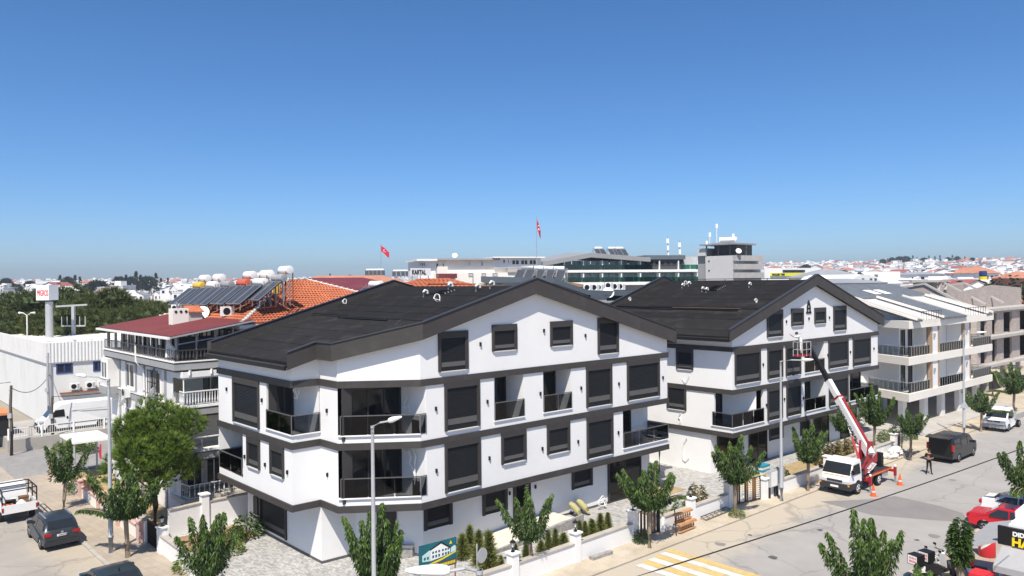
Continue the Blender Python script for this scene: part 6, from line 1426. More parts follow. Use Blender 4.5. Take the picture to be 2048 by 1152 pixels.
# --- right of the tower
fE = frpx(1530, 180, 1642, 190); e = empty('shop_building', fE.P(5, -5, 0), 0, 'white commercial hall with yellow and black sign right of the tower', 'shop'); m = MB(); fE.box(m, 0, fE.L, -12, 0, 0, fE.px(1580, 536)[1]); part('wall', m, 'white', e)
fbox(e, 'black_fascia', fE, 1565, 1608, fE.px(1580, 544)[1], fE.px(1580, 540)[1], .3, 'black', .35); fbox(e, 'yellow_board', fE, 1540, 1610, fE.px(1580, 552)[1], fE.px(1580, 546)[1], .3, 'yellow_green', .35)
text('lettering', 'ENGLISH TIME', .72, 'black', e, fE.P(fE.px(1542, 551)[0], .39, fE.px(1542, 551.2)[1]), fE.d, Z3, .02, sx=.95, bold=.02)
fG = frpx(1698, 120, 1768, 128); e = empty('house', fG.P(3, -3, 0), 0, 'white house with curved gable and three small windows', 'house'); pts = [(1698, 569), (1704, 560), (1712, 553), (1724, 549), (1738, 549), (1752, 553), (1762, 562), (1768, 569)]; Q = [fG.px(u, v) for u, v in pts]; m = MB()
i = 0; n = len(Q); fr_ = [fG.P(a, 0, z) for a, z in Q]+[fG.P(Q[-1][0], 0, 3), fG.P(Q[0][0], 0, 3)]; bk = [q-fG.n*9 for q in fr_]; k_ = len(fr_); m.v += [tuple(q) for q in fr_+bk]; m.f.append(tuple(range(k_))[::-1]); m.f.append(tuple(range(k_, 2*k_))); m.m += [0, 0]
for k in range(k_): m.f.append((k, k_+k, k_+(k+1) % k_, (k+1) % k_)); m.m.append(0)
part('wall', m, 'white', e)
for u in (1723, 1739, 1748): win_px(e, fG, u, u+5, 556, 565, 'trim_grey', 'window_dark', 0, .02)
for (uc, Y, w, d, zw, zr, rm_, wm, rot, lb) in ((1660, 115, 14, 8, 13.2, 13.9, 'grey_roof_far', 'white', .25, 'long low white roofed house behind the second dark gable'), (1655, 170, 13, 10, 14.2, 16.0, 'grey_roof_far', 'white', .3, 'blue-grey roofed house right of the yellow sign'), (1838, 240, 13, 7, 15.0, 15.8, 'grey_roof_far', 'white', .2, 'low grey roofed house in the middle of the right-hand town'), (1952, 230, 10, 8, 15.2, 17.4, 'terracotta_far', 'white', .5, 'white villa with bright terracotta roof near the right edge'), (2036, 190, 8, 8, 13.6, 15.4, 'terracotta_far', 'terracotta_far', .3, 'brick red house at the right edge of the town'), (1780, 190, 11, 8, 13.4, 14.1, 'white_old', 'cream', .1, 'cream house with pale low roof left of the terracotta villa')):
    roof_house(uc, Y, w, d, zw, zr, rm_, wm, lb, rot)
SH2 = shrub_mesh(14, 4.2, 7.5, 1500, 'far_leaf', .75); p = aty(2010, 570, 112); e = empty('tree', (p.x, p.y, 0), 0, 'round green tree behind the unfinished building', 'tree'); m = MB(); m.tube([(p.x, p.y, 0), (p.x, p.y, 8)], .3, 8); part('trunk', m, 'bark', e); c_ = linked('crown', SH2[1], e, (0, 0, 6.6))
p = aty(1966, 548, 118); m = MB(); m.lathe([(.5, 0), (.55, .1), (.55, .8), (.4, .9)], (p.x, p.y, p.z-.4), (0, 0, 1), 14); kk = solo('water_tank', m, 'blue_frame', 'blue and yellow water tank on a roof near the right edge', 'water tank', None, True); m = MB(); m.lathe([(.58, -.5), (.58, .0)], (p.x, p.y, p.z-.4), (0, 0, 1), 14); part('yellow_base', m, 'sign_yellow', kk, True)

# ================================================================== the town behind
rt = random.Random(404)
def house_proto(kind, seed):
    """meshes of one small town house, front towards -y"""
    r = random.Random(seed); w, d, h = r.uniform(8, 12), r.uniform(7, 10), r.uniform(6.5, 8.5); out = []; x, y = w/2, d/2
    wl = MB(); wl.box(-x, x, -y, y, -8, h); rf = MB(); o = .4
    if kind in ('gable_red', 'gable_white', 'gable_grey'):
        zr = h+r.uniform(1.6, 2.4); V = [Vector(v) for v in ((-x-o, -y-o, h-.1), (x+o, -y-o, h-.1), (x+o, y+o, h-.1), (-x-o, y+o, h-.1), (0, -y-o, zr), (0, y+o, zr))]
        rf.face([V[0], V[4], V[5], V[3]]); rf.face([V[4], V[1], V[2], V[5]]); wl.face([Vector((-x, -y, h)), Vector((x, -y, h)), Vector((0, -y, zr-.25))]); wl.face([Vector((x, y, h)), Vector((-x, y, h)), Vector((0, y, zr-.25))])
    elif kind == 'hip_red':
        zr = h+2.0; V = [Vector(v) for v in ((-x-o, -y-o, h), (x+o, -y-o, h), (x+o, y+o, h), (-x-o, y+o, h), (-x*.3, 0, zr), (x*.3, 0, zr))]
        rf.face([V[0], V[1], V[5], V[4]]); rf.face([V[1], V[2], V[5]]); rf.face([V[2], V[3], V[4], V[5]]); rf.face([V[3], V[0], V[4]])
    else:
        rf.box(-x-.2, x+.2, -y-.2, y+.2, h, h+.3); wl.box(-x*.4, x*.3, -y*.3, y*.6, h+.3, h+2.6)
    wins = []
    for zz_ in (h-2.2, h-5.2):
        for k in range(3):
            m = MB(); a = -x+w*(k+.5)/3+r.uniform(-.3, .3); m.box(a-.65, a+.65, -y-.06, -y+.05, zz_-.1, zz_+1.4); wins.append(m)
    hd = MB(); 
    for k in range(r.randint(1, 3)):
        a = r.uniform(-x*.7, x*.6); zt = h+1.6; hd.lathe([(.25, -.9), (.4, -.85), (.4, .85), (.25, .9)], (a, -y*.2, zt+.3), (1, 0, 0), 8); hd.hexa([(a-.9, -y*.85, h+.35), (a+.9, -y*.85, h+.35), (a+.9, -y*.25, zt), (a-.9, -y*.25, zt), (a-.9, -y*.85, h+.43), (a+.9, -y*.85, h+.43), (a+.9, -y*.25, zt+.08), (a-.9, -y*.25, zt+.08)], 1)
    return wl, rf, wins, hd
KIND = [('gable_red', 'red_far', 'white', 'small white gabled house with red roof in the distant town', 'red gabled town houses'), ('hip_red', 'terracotta_far', 'white', 'small white house with terracotta hip roof in the distant town', 'terracotta town houses'), ('flat', 'white_old', 'white_old', 'small flat-roofed white house with solar tanks in the distant town', 'flat white town houses'),
        ('gable_white', 'white_old', 'white', 'small white house with pale gabled roof in the distant town', 'pale gabled town houses'), ('flat', 'concrete', 'cream', 'small cream flat-roofed house in the distant town', 'cream flat town houses'), ('gable_grey', 'grey_roof_far', 'white', 'small white house with grey gabled roof in the distant town', 'grey gabled town houses')]
PR = []
for i, kd in enumerate(KIND):
    for j in range(2):
        wl, rf, wins, hd = house_proto(kd[0], i*10+j); PR.append((kd, mesh_of('wall', wl, kd[2]), mesh_of('roof', rf, kd[1]), [mesh_of('window', w, 'window_dark') for w in wins], mesh_of('solar_heater', hd, ['tank_white', 'collector']), (wl, rf, hd)))
cand = []
d = 175.0
while d < 1650:
    step = 15.5+d*.007
    n = int(d*2*math.tan(math.radians(37))/step)
    for k in range(n):
        x = -d*math.tan(math.radians(37))+k*step+rt.uniform(-4, 4); y = d+rt.uniform(-5, 5)
        u = 1024+FPX*x/y
        if 828 < u < 1518 or u < -60 or u > 2110: continue
        if u < 830 and d < 300: continue
        if u < 640 and y < 420 and rt.random() < .5: continue
        cand.append((y, x, u))
    d += 13+d*.012
cand.sort()
far = MB(); nind = 0
W12 = (4, 3, 7, 5, 3, 4)
for y, x, u in cand:
    ki = rt.choices(range(6), W12)[0]; pr = PR[ki*2+rt.randint(0, 1)]; kd = pr[0]
    z = terrain(x, y)-(0 if y > 420 else 0)+(rt.uniform(1.5, 5.0) if y < 420 else rt.uniform(-.5, 2.5)); rz = rt.choice((A1, A1-math.pi/2, 0.2, -.3))+rt.uniform(-.15, .15); sc = rt.uniform(.85, 1.15)
    if nind < 290:
        e = empty('town_house', (x, y, z), 0, kd[3], 'house', kd[4]); e.rotation_euler = (0, 0, rz); e.scale = (sc, sc, sc)
        linked('wall', pr[1], e); linked('roof', pr[2], e)
        for w in (pr[3][:3] if y > 330 else pr[3]): linked('window', w, e)
        linked('solar_heater', pr[4], e); nind += 1
    else:
        M = Matrix.Translation((x, y, z)) @ Matrix.Rotation(rz, 4, 'Z') @ Matrix.Diagonal((sc, sc, sc, 1))
        for src, mi in ((pr[5][0], {'white': 0, 'cream': 1, 'white_old': 7}[kd[2]]), (pr[5][1], {'red_far': 2, 'terracotta_far': 3, 'white_old': 0, 'concrete': 4, 'grey_roof_far': 5}[kd[1]])):
            i0 = len(far.v); far.v += [tuple(M @ Vector(p)) for p in src.v]
            for q in src.f: far.f.append(tuple(i0+k for k in q)); far.m.append(mi)
        hx = 4*sc
        for k in range(2):
            a = -2+4*k; far.hexa([tuple(M @ Vector(v)) for v in ((a-.7, -5.02, 4.4), (a+.7, -5.02, 4.4), (a+.7, -3, 4.4), (a-.7, -3, 4.4), (a-.7, -5.02, 5.9), (a+.7, -5.02, 5.9), (a+.7, -3, 5.9), (a-.7, -3, 5.9))], 6)
tag(part('far_town', far, ['white', 'cream', 'red_far', 'terracotta_far', 'concrete', 'grey_roof_far', 'window_dark', 'white_old']), 'mass of tiny white houses of the far town', 'town', None, 'stuff')
def far_tree_mesh(seed, H, R, kind):
    r = random.Random(seed); cr = MB(); tr = MB(); tr.tube([(0, 0, -3), (0, 0, H*.5)], [.3, .15], 6)
    for k in range(150):
        if kind == 'cypress': t = r.random(); rad = R*(1-t)**.6*r.uniform(.3, 1); z = H*(.08+.92*t)
        else:
            q = r.uniform(-1, 1); rad = R*math.sqrt(1-q*q)*r.uniform(.5, 1); z = H*.62+q*H*.36
        b = r.uniform(0, 6.283); tuft(cr, Vector((math.cos(b)*rad, math.sin(b)*rad, z)), Vector((math.cos(b)*.5, math.sin(b)*.5, .9)).normalized(), R*.5, 5, r, r.random(), R*.22)
    return mesh_of('trunk', tr, 'bark_pine'), mesh_of('crown', cr, 'far_leaf')
FTM = [far_tree_mesh(1, 13, 2.0, 'cypress'), far_tree_mesh(2, 10, 4.2, 'round'), far_tree_mesh(3, 11, 5.5, 'round')]
for k, (u, Y, t, sc) in enumerate(((12, 520, 1, 1.2), (120, 480, 0, 1.2), (135, 500, 1, 1.3), (150, 480, 0, 1.2), (160, 500, 0, 1.1), (178, 380, 2, .8), (195, 370, 2, 1.0), (232, 470, 0, 1.1), (240, 480, 1, 1.3), (252, 470, 0, 1.2), (262, 500, 1, 1.3), (272, 460, 0, 1.4), (281, 470, 0, 1.2), (295, 480, 2, 1.2), (312, 470, 0, 1.3), (322, 480, 0, 1.0), (336, 520, 0, 1.0), (60, 520, 1, 1.0),
                                  (1766, 1000, 2, 1.2), (1775, 980, 0, 1.2), (1784, 1000, 1, 1.6), (1800, 990, 2, 1.6), (1812, 1000, 2, 1.6), (1826, 990, 0, 1.6), (1834, 1010, 0, 1.3), (1848, 980, 2, 1.3), (1858, 1000, 0, 1.5), (1870, 990, 0, 1.4), (1880, 1000, 0, 1.5), (1896, 980, 1, 1.4), (1905, 1000, 0, 1.5), (1915, 1000, 1, 1.5), (1930, 1010, 0, 1.2), (1945, 1000, 1, 1.2), (1635, 500, 2, 1.0), (1612, 700, 2, 1.0), (1688, 420, 1, 1.1), (700, 900, 1, 1.2), (660, 800, 0, 1.2), (430, 700, 2, 1.0), (30, 420, 2, .8), (95, 400, 1, .9))):
    p = aty(u, 560, Y); p.z = terrain(p.x, p.y)+(5 if Y > 900 else 6); sc = sc*.62 if Y > 900 else sc*.8
    tree_of('far_tree', FTM[t], p, k*.7, sc, ('slim dark cypress on the distant skyline', 'small round tree among the distant houses', 'broad dark tree among the distant houses')[t], 'tree', ('cypresses on the skyline', 'small round far trees', 'broad far trees')[t])
# ================================================================== vehicles
def arc_notch(xc, r, z0, n=8):
    return [(xc+r*math.cos(a), z0+r*math.sin(a)) for a in [math.pi*k/n for k in range(n+1)]]
class Car:
    def __init__(s, name, label, cat, pos, head, W, belt, roof, tum=.16, z=.0):
        s.e = empty(name, (pos[0], pos[1], z), 0, label, cat); s.e.rotation_euler = (0, 0, math.atan2(head[1], head[0])); s.W = W; s.belt = belt; s.roof = roof; s.tum = tum; s.Lh = 2.2
    def Y(s, x, yf, zz):
        k = 1-s.tum*max(0, (zz-s.belt)/(s.roof-s.belt)); k *= 1-.10*min(1, abs(x)/s.Lh)**5
        return yf*s.W/2*k
    def body(s, prof, arches, zb, mat, name='body', ins=.05):
        s.Lh = max(abs(p[0]) for p in prof); pts = list(prof); tail = []
        for xc, r in sorted(arches): tail += [(x, zz) for x, zz in arc_notch(xc, r, zb)][::-1]
        loop = pts+tail; cx = sum(p[0] for p in prof)/len(prof); cz = (zb+max(p[1] for p in prof))/2; m = MB(); n = len(loop); L = [(-1, ins), (-.94, 0), (-.5, 0), (.5, 0), (.94, 0), (1, ins)]
        ext = max(p[0] for p in prof)-cx; hz = max(p[1] for p in prof)-cz
        for yf, i in L:
            for k, (x, zz) in enumerate(loop):
                f = 1 if k < len(prof) else 0
                xx = cx+(x-cx)*(1-i*f/ext); z2 = cz+(zz-cz)*(1-i*f/hz*.8); m.v.append((xx, s.Y(x, yf, zz), z2))
        for j in range(len(L)-1):
            for k in range(n): a = j*n+k; b = j*n+(k+1) % n; m.f.append((a, b, b+n, a+n)); m.m.append(0)
        m.f.append(tuple(range(n))[::-1]); m.f.append(tuple((len(L)-1)*n+k for k in range(n))); m.m += [0, 0]
        s.prof = prof; return part(name, m, mat, s.e, True, False)
    def side_glass(s, poly, mat='window_dark', name='side_window'):
        for sg in (1, -1):
            m = MB(); P = [Vector((x, s.Y(x, sg, zz)+sg*.012, zz)) for x, zz in poly]; Q = [p-Vector((0, sg*.03, 0)) for p in P]; n = len(P); m.v += [tuple(p) for p in P+Q]
            m.f.append(tuple(range(n)) if sg < 0 else tuple(range(n))[::-1]); m.m.append(0)
            for k in range(n): m.f.append((k, (k+1) % n, n+(k+1) % n, n+k)); m.m.append(0)
            part(name, m, mat, s.e, False, False)
    def screen(s, p, q, yf=.86, mat='window_dark', name='windscreen'):
        p, q = Vector((p[0], 0, p[1])), Vector((q[0], 0, q[1])); d = (q-p); n = Vector((d.z, 0, -d.x)).normalized()
        if n.z < 0: n = -n
        p, q = p.lerp(q, .06)+n*.014, p.lerp(q, .95)+n*.014; m = MB(); c = [Vector((p.x, s.Y(p.x, -yf, p.z), p.z)), Vector((p.x, s.Y(p.x, yf, p.z), p.z)), Vector((q.x, s.Y(q.x, yf, q.z), q.z)), Vector((q.x, s.Y(q.x, -yf, q.z), q.z))]
        m.hexa([v-n*.03 for v in c]+c); return part(name, m, mat, s.e, False, False)
    def wheels(s, xs, r, w=.21, rim='rim', dual=False):
        for x in xs:
            for sg in (1, -1):
                y = sg*(s.W/2-.11); m = MB(); m.lathe([(r*.62, -w/2), (r*.96, -w/2), (r, -w*.35), (r, w*.35), (r*.96, w/2), (r*.62, w/2)], (x, y, r), (0, 1, 0), 20); t = part('wheel', m, 'rubber', s.e, True, False)
                m = MB(); m.lathe([(r*.63, -.02), (r*.60, .03), (r*.2, .045), (.02, .05)], (x, y+sg*w*.42, r), (0, sg, 0), 18); rm_ = part('rim', m, rim, t, False, False)
                m = MB()
                for k in range(5): a = k*2*math.pi/5+.3; m.box(x+r*.38*math.cos(a)-.05, x+r*.38*math.cos(a)+.05, y+sg*(w*.42+.045)-.012, y+sg*(w*.42+.045)+.012, r+r*.38*math.sin(a)-.05, r+r*.38*math.sin(a)+.05)
                part('rim_slots', m, 'rubber', t, False, False)
    def blk(s, name, x0, x1, y0, y1, z0, z1, mat, both=False):
        for sg in ((1, -1) if both else (1,)):
            m = MB(); ya, yb = sorted((y0*sg, y1*sg)); m.box(x0, x1, ya, yb, z0, z1); part(name, m, mat, s.e, False, False)
    def mirrors(s, x, z, mat):
        s.blk('mirror', x-.08, x+.08, s.W/2-.02, s.W/2+.20, z, z+.17, mat, True)
    def plate(s, x, z, sg):
        m = MB(); m.box(min(x, x+sg*.012), max(x, x+sg*.012), -.26, .26, z, z+.12); p = part('number_plate', m, 'sign_white', s.e, False, False)
        m = MB(); m.box(min(x+sg*.012, x+sg*.016), max(x+sg*.012, x+sg*.016), .2 if sg > 0 else -.26, .26 if sg > 0 else -.2, z, z+.12); part('plate_band', m, 'blue_frame', p, False, False)
        m = MB()
        for k in range(7): y = -.17+k*.055; m.box(min(x+sg*.012, x+sg*.016), max(x+sg*.012, x+sg*.016), y-.016, y+.016, z+.025, z+.095)
        part('plate_characters', m, 'black', p, False, False)
# --- grey SUV on the left
hd = E2; c = Car('parked_suv', 'dark grey SUV parked by the left pavement', 'car', (-25.15, 40.75), hd, 1.86, 1.02, 1.68, .22)
c.body([(2.2, .30), (2.26, .6), (2.2, .86), (1.95, .99), (1.12, 1.08), (.40, 1.58), (.1, 1.66), (-1.25, 1.68), (-1.82, 1.60), (-2.08, 1.12), (-2.24, 1.0), (-2.27, .55), (-2.2, .32)], [(1.38, .40), (-1.36, .40)], .30, 'car_grey')
c.side_glass([(.95, 1.07), (.36, 1.50), (.0, 1.55), (-.42, 1.56), (-.42, 1.05)]); c.side_glass([(-.5, 1.05), (-.5, 1.56), (-1.2, 1.56), (-1.75, 1.48), (-1.85, 1.12), (-1.5, 1.06)])
c.screen((1.12, 1.08), (.40, 1.58)); c.screen((-2.08, 1.12), (-1.82, 1.60), .84, 'window_dark', 'rear_window'); c.wheels((1.38, -1.36), .35)
c.blk('rear_light', -2.29, -2.16, .52, .90, .86, 1.0, 'lens_red', True); c.blk('headlight', 2.08, 2.24, .5, .88, .72, .86, 'lens_clear', True); c.blk('roof_rail', -1.5, .1, .60, .66, 1.68, 1.73, 'steel', True); c.blk('bumper', -2.32, -2.16, -.88, .88, .32, .56, 'plastic_dark'); c.plate(-2.29, .80, -1); c.mirrors(.75, 1.02, 'car_grey')
c.blk('emblem', -2.285, -2.27, -.06, .06, .95, 1.06, 'steel'); c.e.scale = (.94, .94, .93)
# --- dark car at the bottom left edge, mostly below the frame
c = Car('parked_car', 'dark car at the bottom left edge, mostly its roof showing', 'car', (-17.75, 33.0), E2, 1.8, .92, 1.48)
c.body([(2.15, .28), (2.2, .55), (2.1, .75), (1.2, .95), (.4, 1.40), (-.2, 1.48), (-1.1, 1.46), (-1.85, 1.05), (-2.15, .98), (-2.2, .55), (-2.15, .3)], [(1.3, .37), (-1.3, .37)], .28, 'car_dark')
c.side_glass([(1.0, .97), (.36, 1.34), (-.25, 1.40), (-.25, .97)]); c.side_glass([(-.33, .97), (-.33, 1.40), (-1.05, 1.37), (-1.55, 1.05)]); c.screen((1.2, .95), (.4, 1.40)); c.screen((-1.85, 1.05), (-1.1, 1.46), .84, 'window_dark', 'rear_window'); c.wheels((1.3, -1.3), .32); c.mirrors(.75, .95, 'car_dark'); c.blk('antenna', -1.0, -.96, -.02, .02, 1.47, 1.62, 'black'); c.blk('headlight', 2.05, 2.18, .5, .85, .6, .75, 'lens_clear', True); c.blk('rear_light', -2.21, -2.1, .5, .85, .75, .9, 'lens_red', True)
# --- red saloon and white car nosed in on the right
c = Car('parked_car', 'red saloon car parked nose-in at the right', 'car', tuple((Vector((25.55, 40.7, 0))-E2*1.32+E1*.72)[:2]), -E2, 1.66, .88, 1.40)
c.body([(2.1, .30), (2.16, .58), (2.1, .78), (1.9, .84), (.98, .90), (.36, 1.34), (.1, 1.39), (-.72, 1.40), (-1.28, .99), (-2.05, .94), (-2.16, .62), (-2.1, .32)], [(1.28, .36), (-1.32, .36)], .30, 'car_red', ins=.03)
c.side_glass([(.85, .93), (.34, 1.28), (-.12, 1.32), (-.12, .93)], 'window_dark'); c.side_glass([(-.2, .93), (-.2, 1.32), (-.70, 1.32), (-1.08, 1.02), (-1.05, .93)]); c.screen((.98, .90), (.36, 1.34)); c.screen((-1.28, .99), (-.72, 1.40), .84, 'window_dark', 'rear_window'); c.wheels((1.28, -1.32), .29); c.blk('bumper', -2.24, -2.08, -.8, .8, .38, .54, 'plastic_dark'); c.blk('front_bumper', 2.08, 2.24, -.8, .8, .38, .54, 'plastic_dark'); c.blk('rear_light', -2.18, -2.1, .42, .78, .66, .84, 'lens_red', True); c.mirrors(.7, .92, 'black')
c.blk('door_handle', -.35, -.2, .80, .845, .80, .83, 'black', True)
c = Car('parked_car', 'white car under the tree next to the red saloon', 'car', tuple((Vector((25.55, 40.7, 0))-E2*1.1+E1*3.6)[:2]), -E2, 1.8, .98, 1.48)
c.body([(2.15, .28), (2.22, .6), (2.1, .82), (1.2, 1.0), (.4, 1.42), (-.2, 1.48), (-.9, 1.45), (-1.65, 1.12), (-2.1, 1.08), (-2.2, .65), (-2.15, .3)], [(1.3, .37), (-1.3, .37)], .28, 'car_white')
c.side_glass([(1.0, 1.0), (.36, 1.36), (-.25, 1.40), (-.25, 1.0)]); c.side_glass([(-.33, 1.0), (-.33, 1.40), (-.9, 1.37), (-1.4, 1.08)]); c.screen((1.2, 1.0), (.4, 1.42)); c.screen((-1.65, 1.12), (-.9, 1.45), .84, 'window_dark', 'rear_window'); c.wheels((1.3, -1.3), .32); c.blk('rear_light', -2.22, -2.08, .5, .89, .82, 1.0, 'lens_red', True); c.mirrors(.75, 1.0, 'car_white')
# --- white panel van in the raised yard
vp = atz(88, 868, .95); c = Car('panel_van', 'white high-roofed panel van parked in the raised yard', 'van', tuple((vp+E1*2.6+E2*1.0)[:2]), -E1, 2.05, 1.25, 2.5, .08, .95)
c.body([(2.9, .35), (3.0, .75), (2.9, 1.02), (2.38, 1.28), (1.72, 2.10), (1.25, 2.42), (.7, 2.5), (-2.92, 2.5), (-3.0, 2.3), (-3.0, .45)], [(2.0, .40), (-1.9, .40)], .34, 'car_white', ins=.07)
c.side_glass([(2.1, 1.36), (1.66, 1.95), (1.0, 1.98), (.95, 1.36)], 'black'); c.screen((2.38, 1.28), (1.72, 2.10), .88); c.wheels((2.0, -1.9), .35); c.blk('front_bumper', 2.85, 3.04, -.95, .95, .35, .62, 'plastic_dark'); c.blk('grille', 2.9, 3.03, -.6, .6, .72, .86, 'plastic_dark'); c.blk('headlight', 2.6, 2.9, .7, 1.0, .95, 1.12, 'lens_clear', True); c.mirrors(1.95, 1.35, 'black'); c.blk('side_strip', -2.7, 1.5, 1.015, 1.035, .68, .78, 'plastic_dark', True); c.blk('door_handle', .7, .82, 1.0, 1.03, 1.15, 1.35, 'black', True); c.blk('panel_seam', .5, .52, 1.0, 1.032, .5, 2.0, 'trim_grey', True); c.blk('panel_rib', -2.6, .4, .985, 1.018, 1.78, 1.81, 'trim_grey', True); c.plate(3.04, .45, 1)
# --- black van with raised tailgate
vm = (ST(32.36, -9.81)+ST(33.63, -7.71))*.5; c = Car('black_van', 'black passenger van with raised tailgate facing away down the street', 'van', tuple((ST(33.4, -8.7)+E1*1.9)[:2]), E1, 1.93, 1.05, 1.9, .12)
c.body([(2.42, .30), (2.5, .72), (2.35, .98), (1.75, 1.14), (1.0, 1.76), (.55, 1.9), (-2.25, 1.92), (-2.4, 1.85), (-2.48, .9), (-2.5, .38)], [(1.55, .40), (-1.45, .40)], .30, 'car_black')
c.side_glass([(1.55, 1.16), (.98, 1.64), (.55, 1.74), (.3, 1.74), (.3, 1.14)]); c.side_glass([(.2, 1.14), (.2, 1.74), (-.95, 1.75), (-.95, 1.14)]); c.side_glass([(-1.05, 1.14), (-1.05, 1.75), (-2.15, 1.72), (-2.2, 1.16)]); c.screen((1.75, 1.14), (1.0, 1.76)); c.wheels((1.55, -1.45), .35, rim='tank_grey'); c.blk('dark_load_panel', -2.52, -2.4, -.78, .78, .55, 1.78, 'black'); c.blk('rear_light', -2.53, -2.36, .80, .94, .95, 1.4, 'lens_red', True); c.mirrors(1.35, 1.12, 'car_black'); c.blk('rear_bumper', -2.6, -2.4, -.9, .9, .36, .55, 'car_black')  # black block at the rear stands in for the shaded load space
m = MB(); m.hexa([(-3.15, -.8, 1.88), (-2.25, -.86, 1.93), (-2.25, .86, 1.93), (-3.15, .8, 1.88), (-3.15, -.8, 1.94), (-2.25, -.86, 2.0), (-2.25, .86, 2.0), (-3.15, .8, 1.94)]); part('tailgate', m, 'car_black', c.e, False, False)
# --- white flatbed pickup facing us on the right
c = Car('flatbed_pickup', 'white flatbed pickup facing the camera on the right kerb', 'pickup', tuple((ST(48.6, -8.1)+E1*2.4+E2*.6)[:2]), -E1, 1.9, 1.12, 1.95, .14)
c.body([(2.35, .32), (2.45, .72), (2.35, .98), (1.85, 1.16), (1.15, 1.82), (.75, 1.95), (-.15, 1.95), (-.22, 1.8), (-.25, .38)], [(1.45, .40)], .32, 'car_white'); c.Lh = 9
c.side_glass([(1.65, 1.18), (1.12, 1.70), (.6, 1.78), (.15, 1.78), (.1, 1.18)]); c.screen((1.85, 1.16), (1.15, 1.82), .88); c.wheels((1.45, -1.5), .34, rim='tank_grey'); c.blk('flatbed', -2.9, -.3, -1.0, 1.0, .85, .95, 'trim_grey'); c.blk('bed_side', -2.9, -.3, .96, 1.0, .95, 1.3, 'tank_grey', True); c.blk('bed_board', -.34, -.28, -1.0, 1.0, .95, 1.6, 'tank_grey'); c.blk('chassis', -2.7, -.2, -.4, .4, .45, .85, 'plastic_dark')
c.blk('headlight', 2.2, 2.42, .55, .90, .86, 1.0, 'lens_clear', True); c.blk('grille', 2.38, 2.45, -.5, .5, .86, .98, 'plastic_dark'); c.blk('front_bumper', 2.3, 2.5, -.94, .94, .34, .66, 'trim_grey'); c.blk('emblem', 2.46, 2.475, -.07, .07, .87, .99, 'steel'); c.plate(2.5, .46, 1); c.mirrors(1.35, 1.2, 'black')
# --- white pickup with cage on the left, seen from behind
pb = ST(-19.9, 21.6); c = Car('caged_pickup', 'white pickup truck with black cage rails and cargo at the left edge', 'pickup', tuple((pb+E2*2.5)[:2]), E2, 1.78, 1.1, 1.85, .12)
c.body([(2.4, .35), (2.45, .75), (2.3, 1.0), (1.7, 1.12), (1.1, 1.72), (.8, 1.84), (.1, 1.84), (-.05, 1.6), (-.1, .42)], [(1.6, .38)], .36, 'car_white'); c.screen((1.7, 1.12), (1.1, 1.72), .88); c.screen((-.05, 1.05), (.06, 1.78), .8, 'window_dark', 'rear_window'); c.side_glass([(1.5, 1.14), (1.06, 1.62), (.2, 1.68), (.2, 1.14)]); c.Lh = 9; c.wheels((1.6, -1.5), .34, rim='tank_grey')
c.blk('load_bed', -2.5, -.15, -.88, .88, .62, .72, 'plastic_dark'); c.blk('bed_side', -2.5, -.15, .84, .89, .72, 1.15, 'car_white', True); c.blk('tailgate', -2.55, -2.49, -.88, .88, .62, 1.12, 'car_white'); c.blk('rear_light', -2.57, -2.5, .80, .88, .75, 1.0, 'lens_red', True); c.blk('chassis', -2.4, .2, -.4, .4, .4, .62, 'plastic_dark')
m = MB()
for x in (-2.48, -1.3, -.2):
    for y in (-.86, .86): m.bar((x, y, .72), (x, y, 1.95), .06)
for z in (1.5, 1.95):
    for y in (-.86, .86): m.bar((-2.48, y, z), (-.2, y, z), .055)
m.bar((-2.48, -.86, 1.95), (-2.48, .86, 1.95), .055); m.bar((-.2, -.86, 1.95), (-.2, .86, 1.95), .055); m.bar((-1.3, -.86, 1.95), (-1.3, .86, 1.95), .05); part('cage', m, 'black', c.e, False, False)
rc = random.Random(3)
for k, (mt, nm, lb) in enumerate((('cone_orange', 'cargo_crate', 'orange box in the caged pickup bed'), ('cloth_white', 'cargo_sack', 'white sack in the caged pickup bed'), ('black', 'cargo_crate', 'black crate in the caged pickup bed'), ('wood', 'cargo_crate', 'brown carton in the caged pickup bed'), ('tank_white', 'cargo_bucket', 'white bucket in the caged pickup bed'))):
    q = pb+E2*(.5+.34*k)+E1*(-.5+.3*((k*3) % 5)*.8); m = MB()
    if nm == 'cargo_bucket': m.lathe([(.14, .72), (.17, 1.02), (.16, 1.03)], (q.x, q.y, 0), (0, 0, 1), 12)
    elif nm == 'cargo_sack': m.lathe([(.1, .72), (.25, .8), (.26, .95), (.12, 1.1), (.05, 1.14)], (q.x, q.y, 0), (0, 0, 1), 10)
    else: m.prism([q-E1*.24-E2*.17, q+E1*.24-E2*.17, q+E1*.24+E2*.17, q-E1*.24+E2*.17], .73, 1.0+.05*k); m.prism([q-E1*.26-E2*.19, q+E1*.26-E2*.19, q+E1*.26+E2*.19, q-E1*.26+E2*.19], .96+.05*k, 1.0+.05*k+.03)
    solo(nm, m, mt, lb, 'cargo')
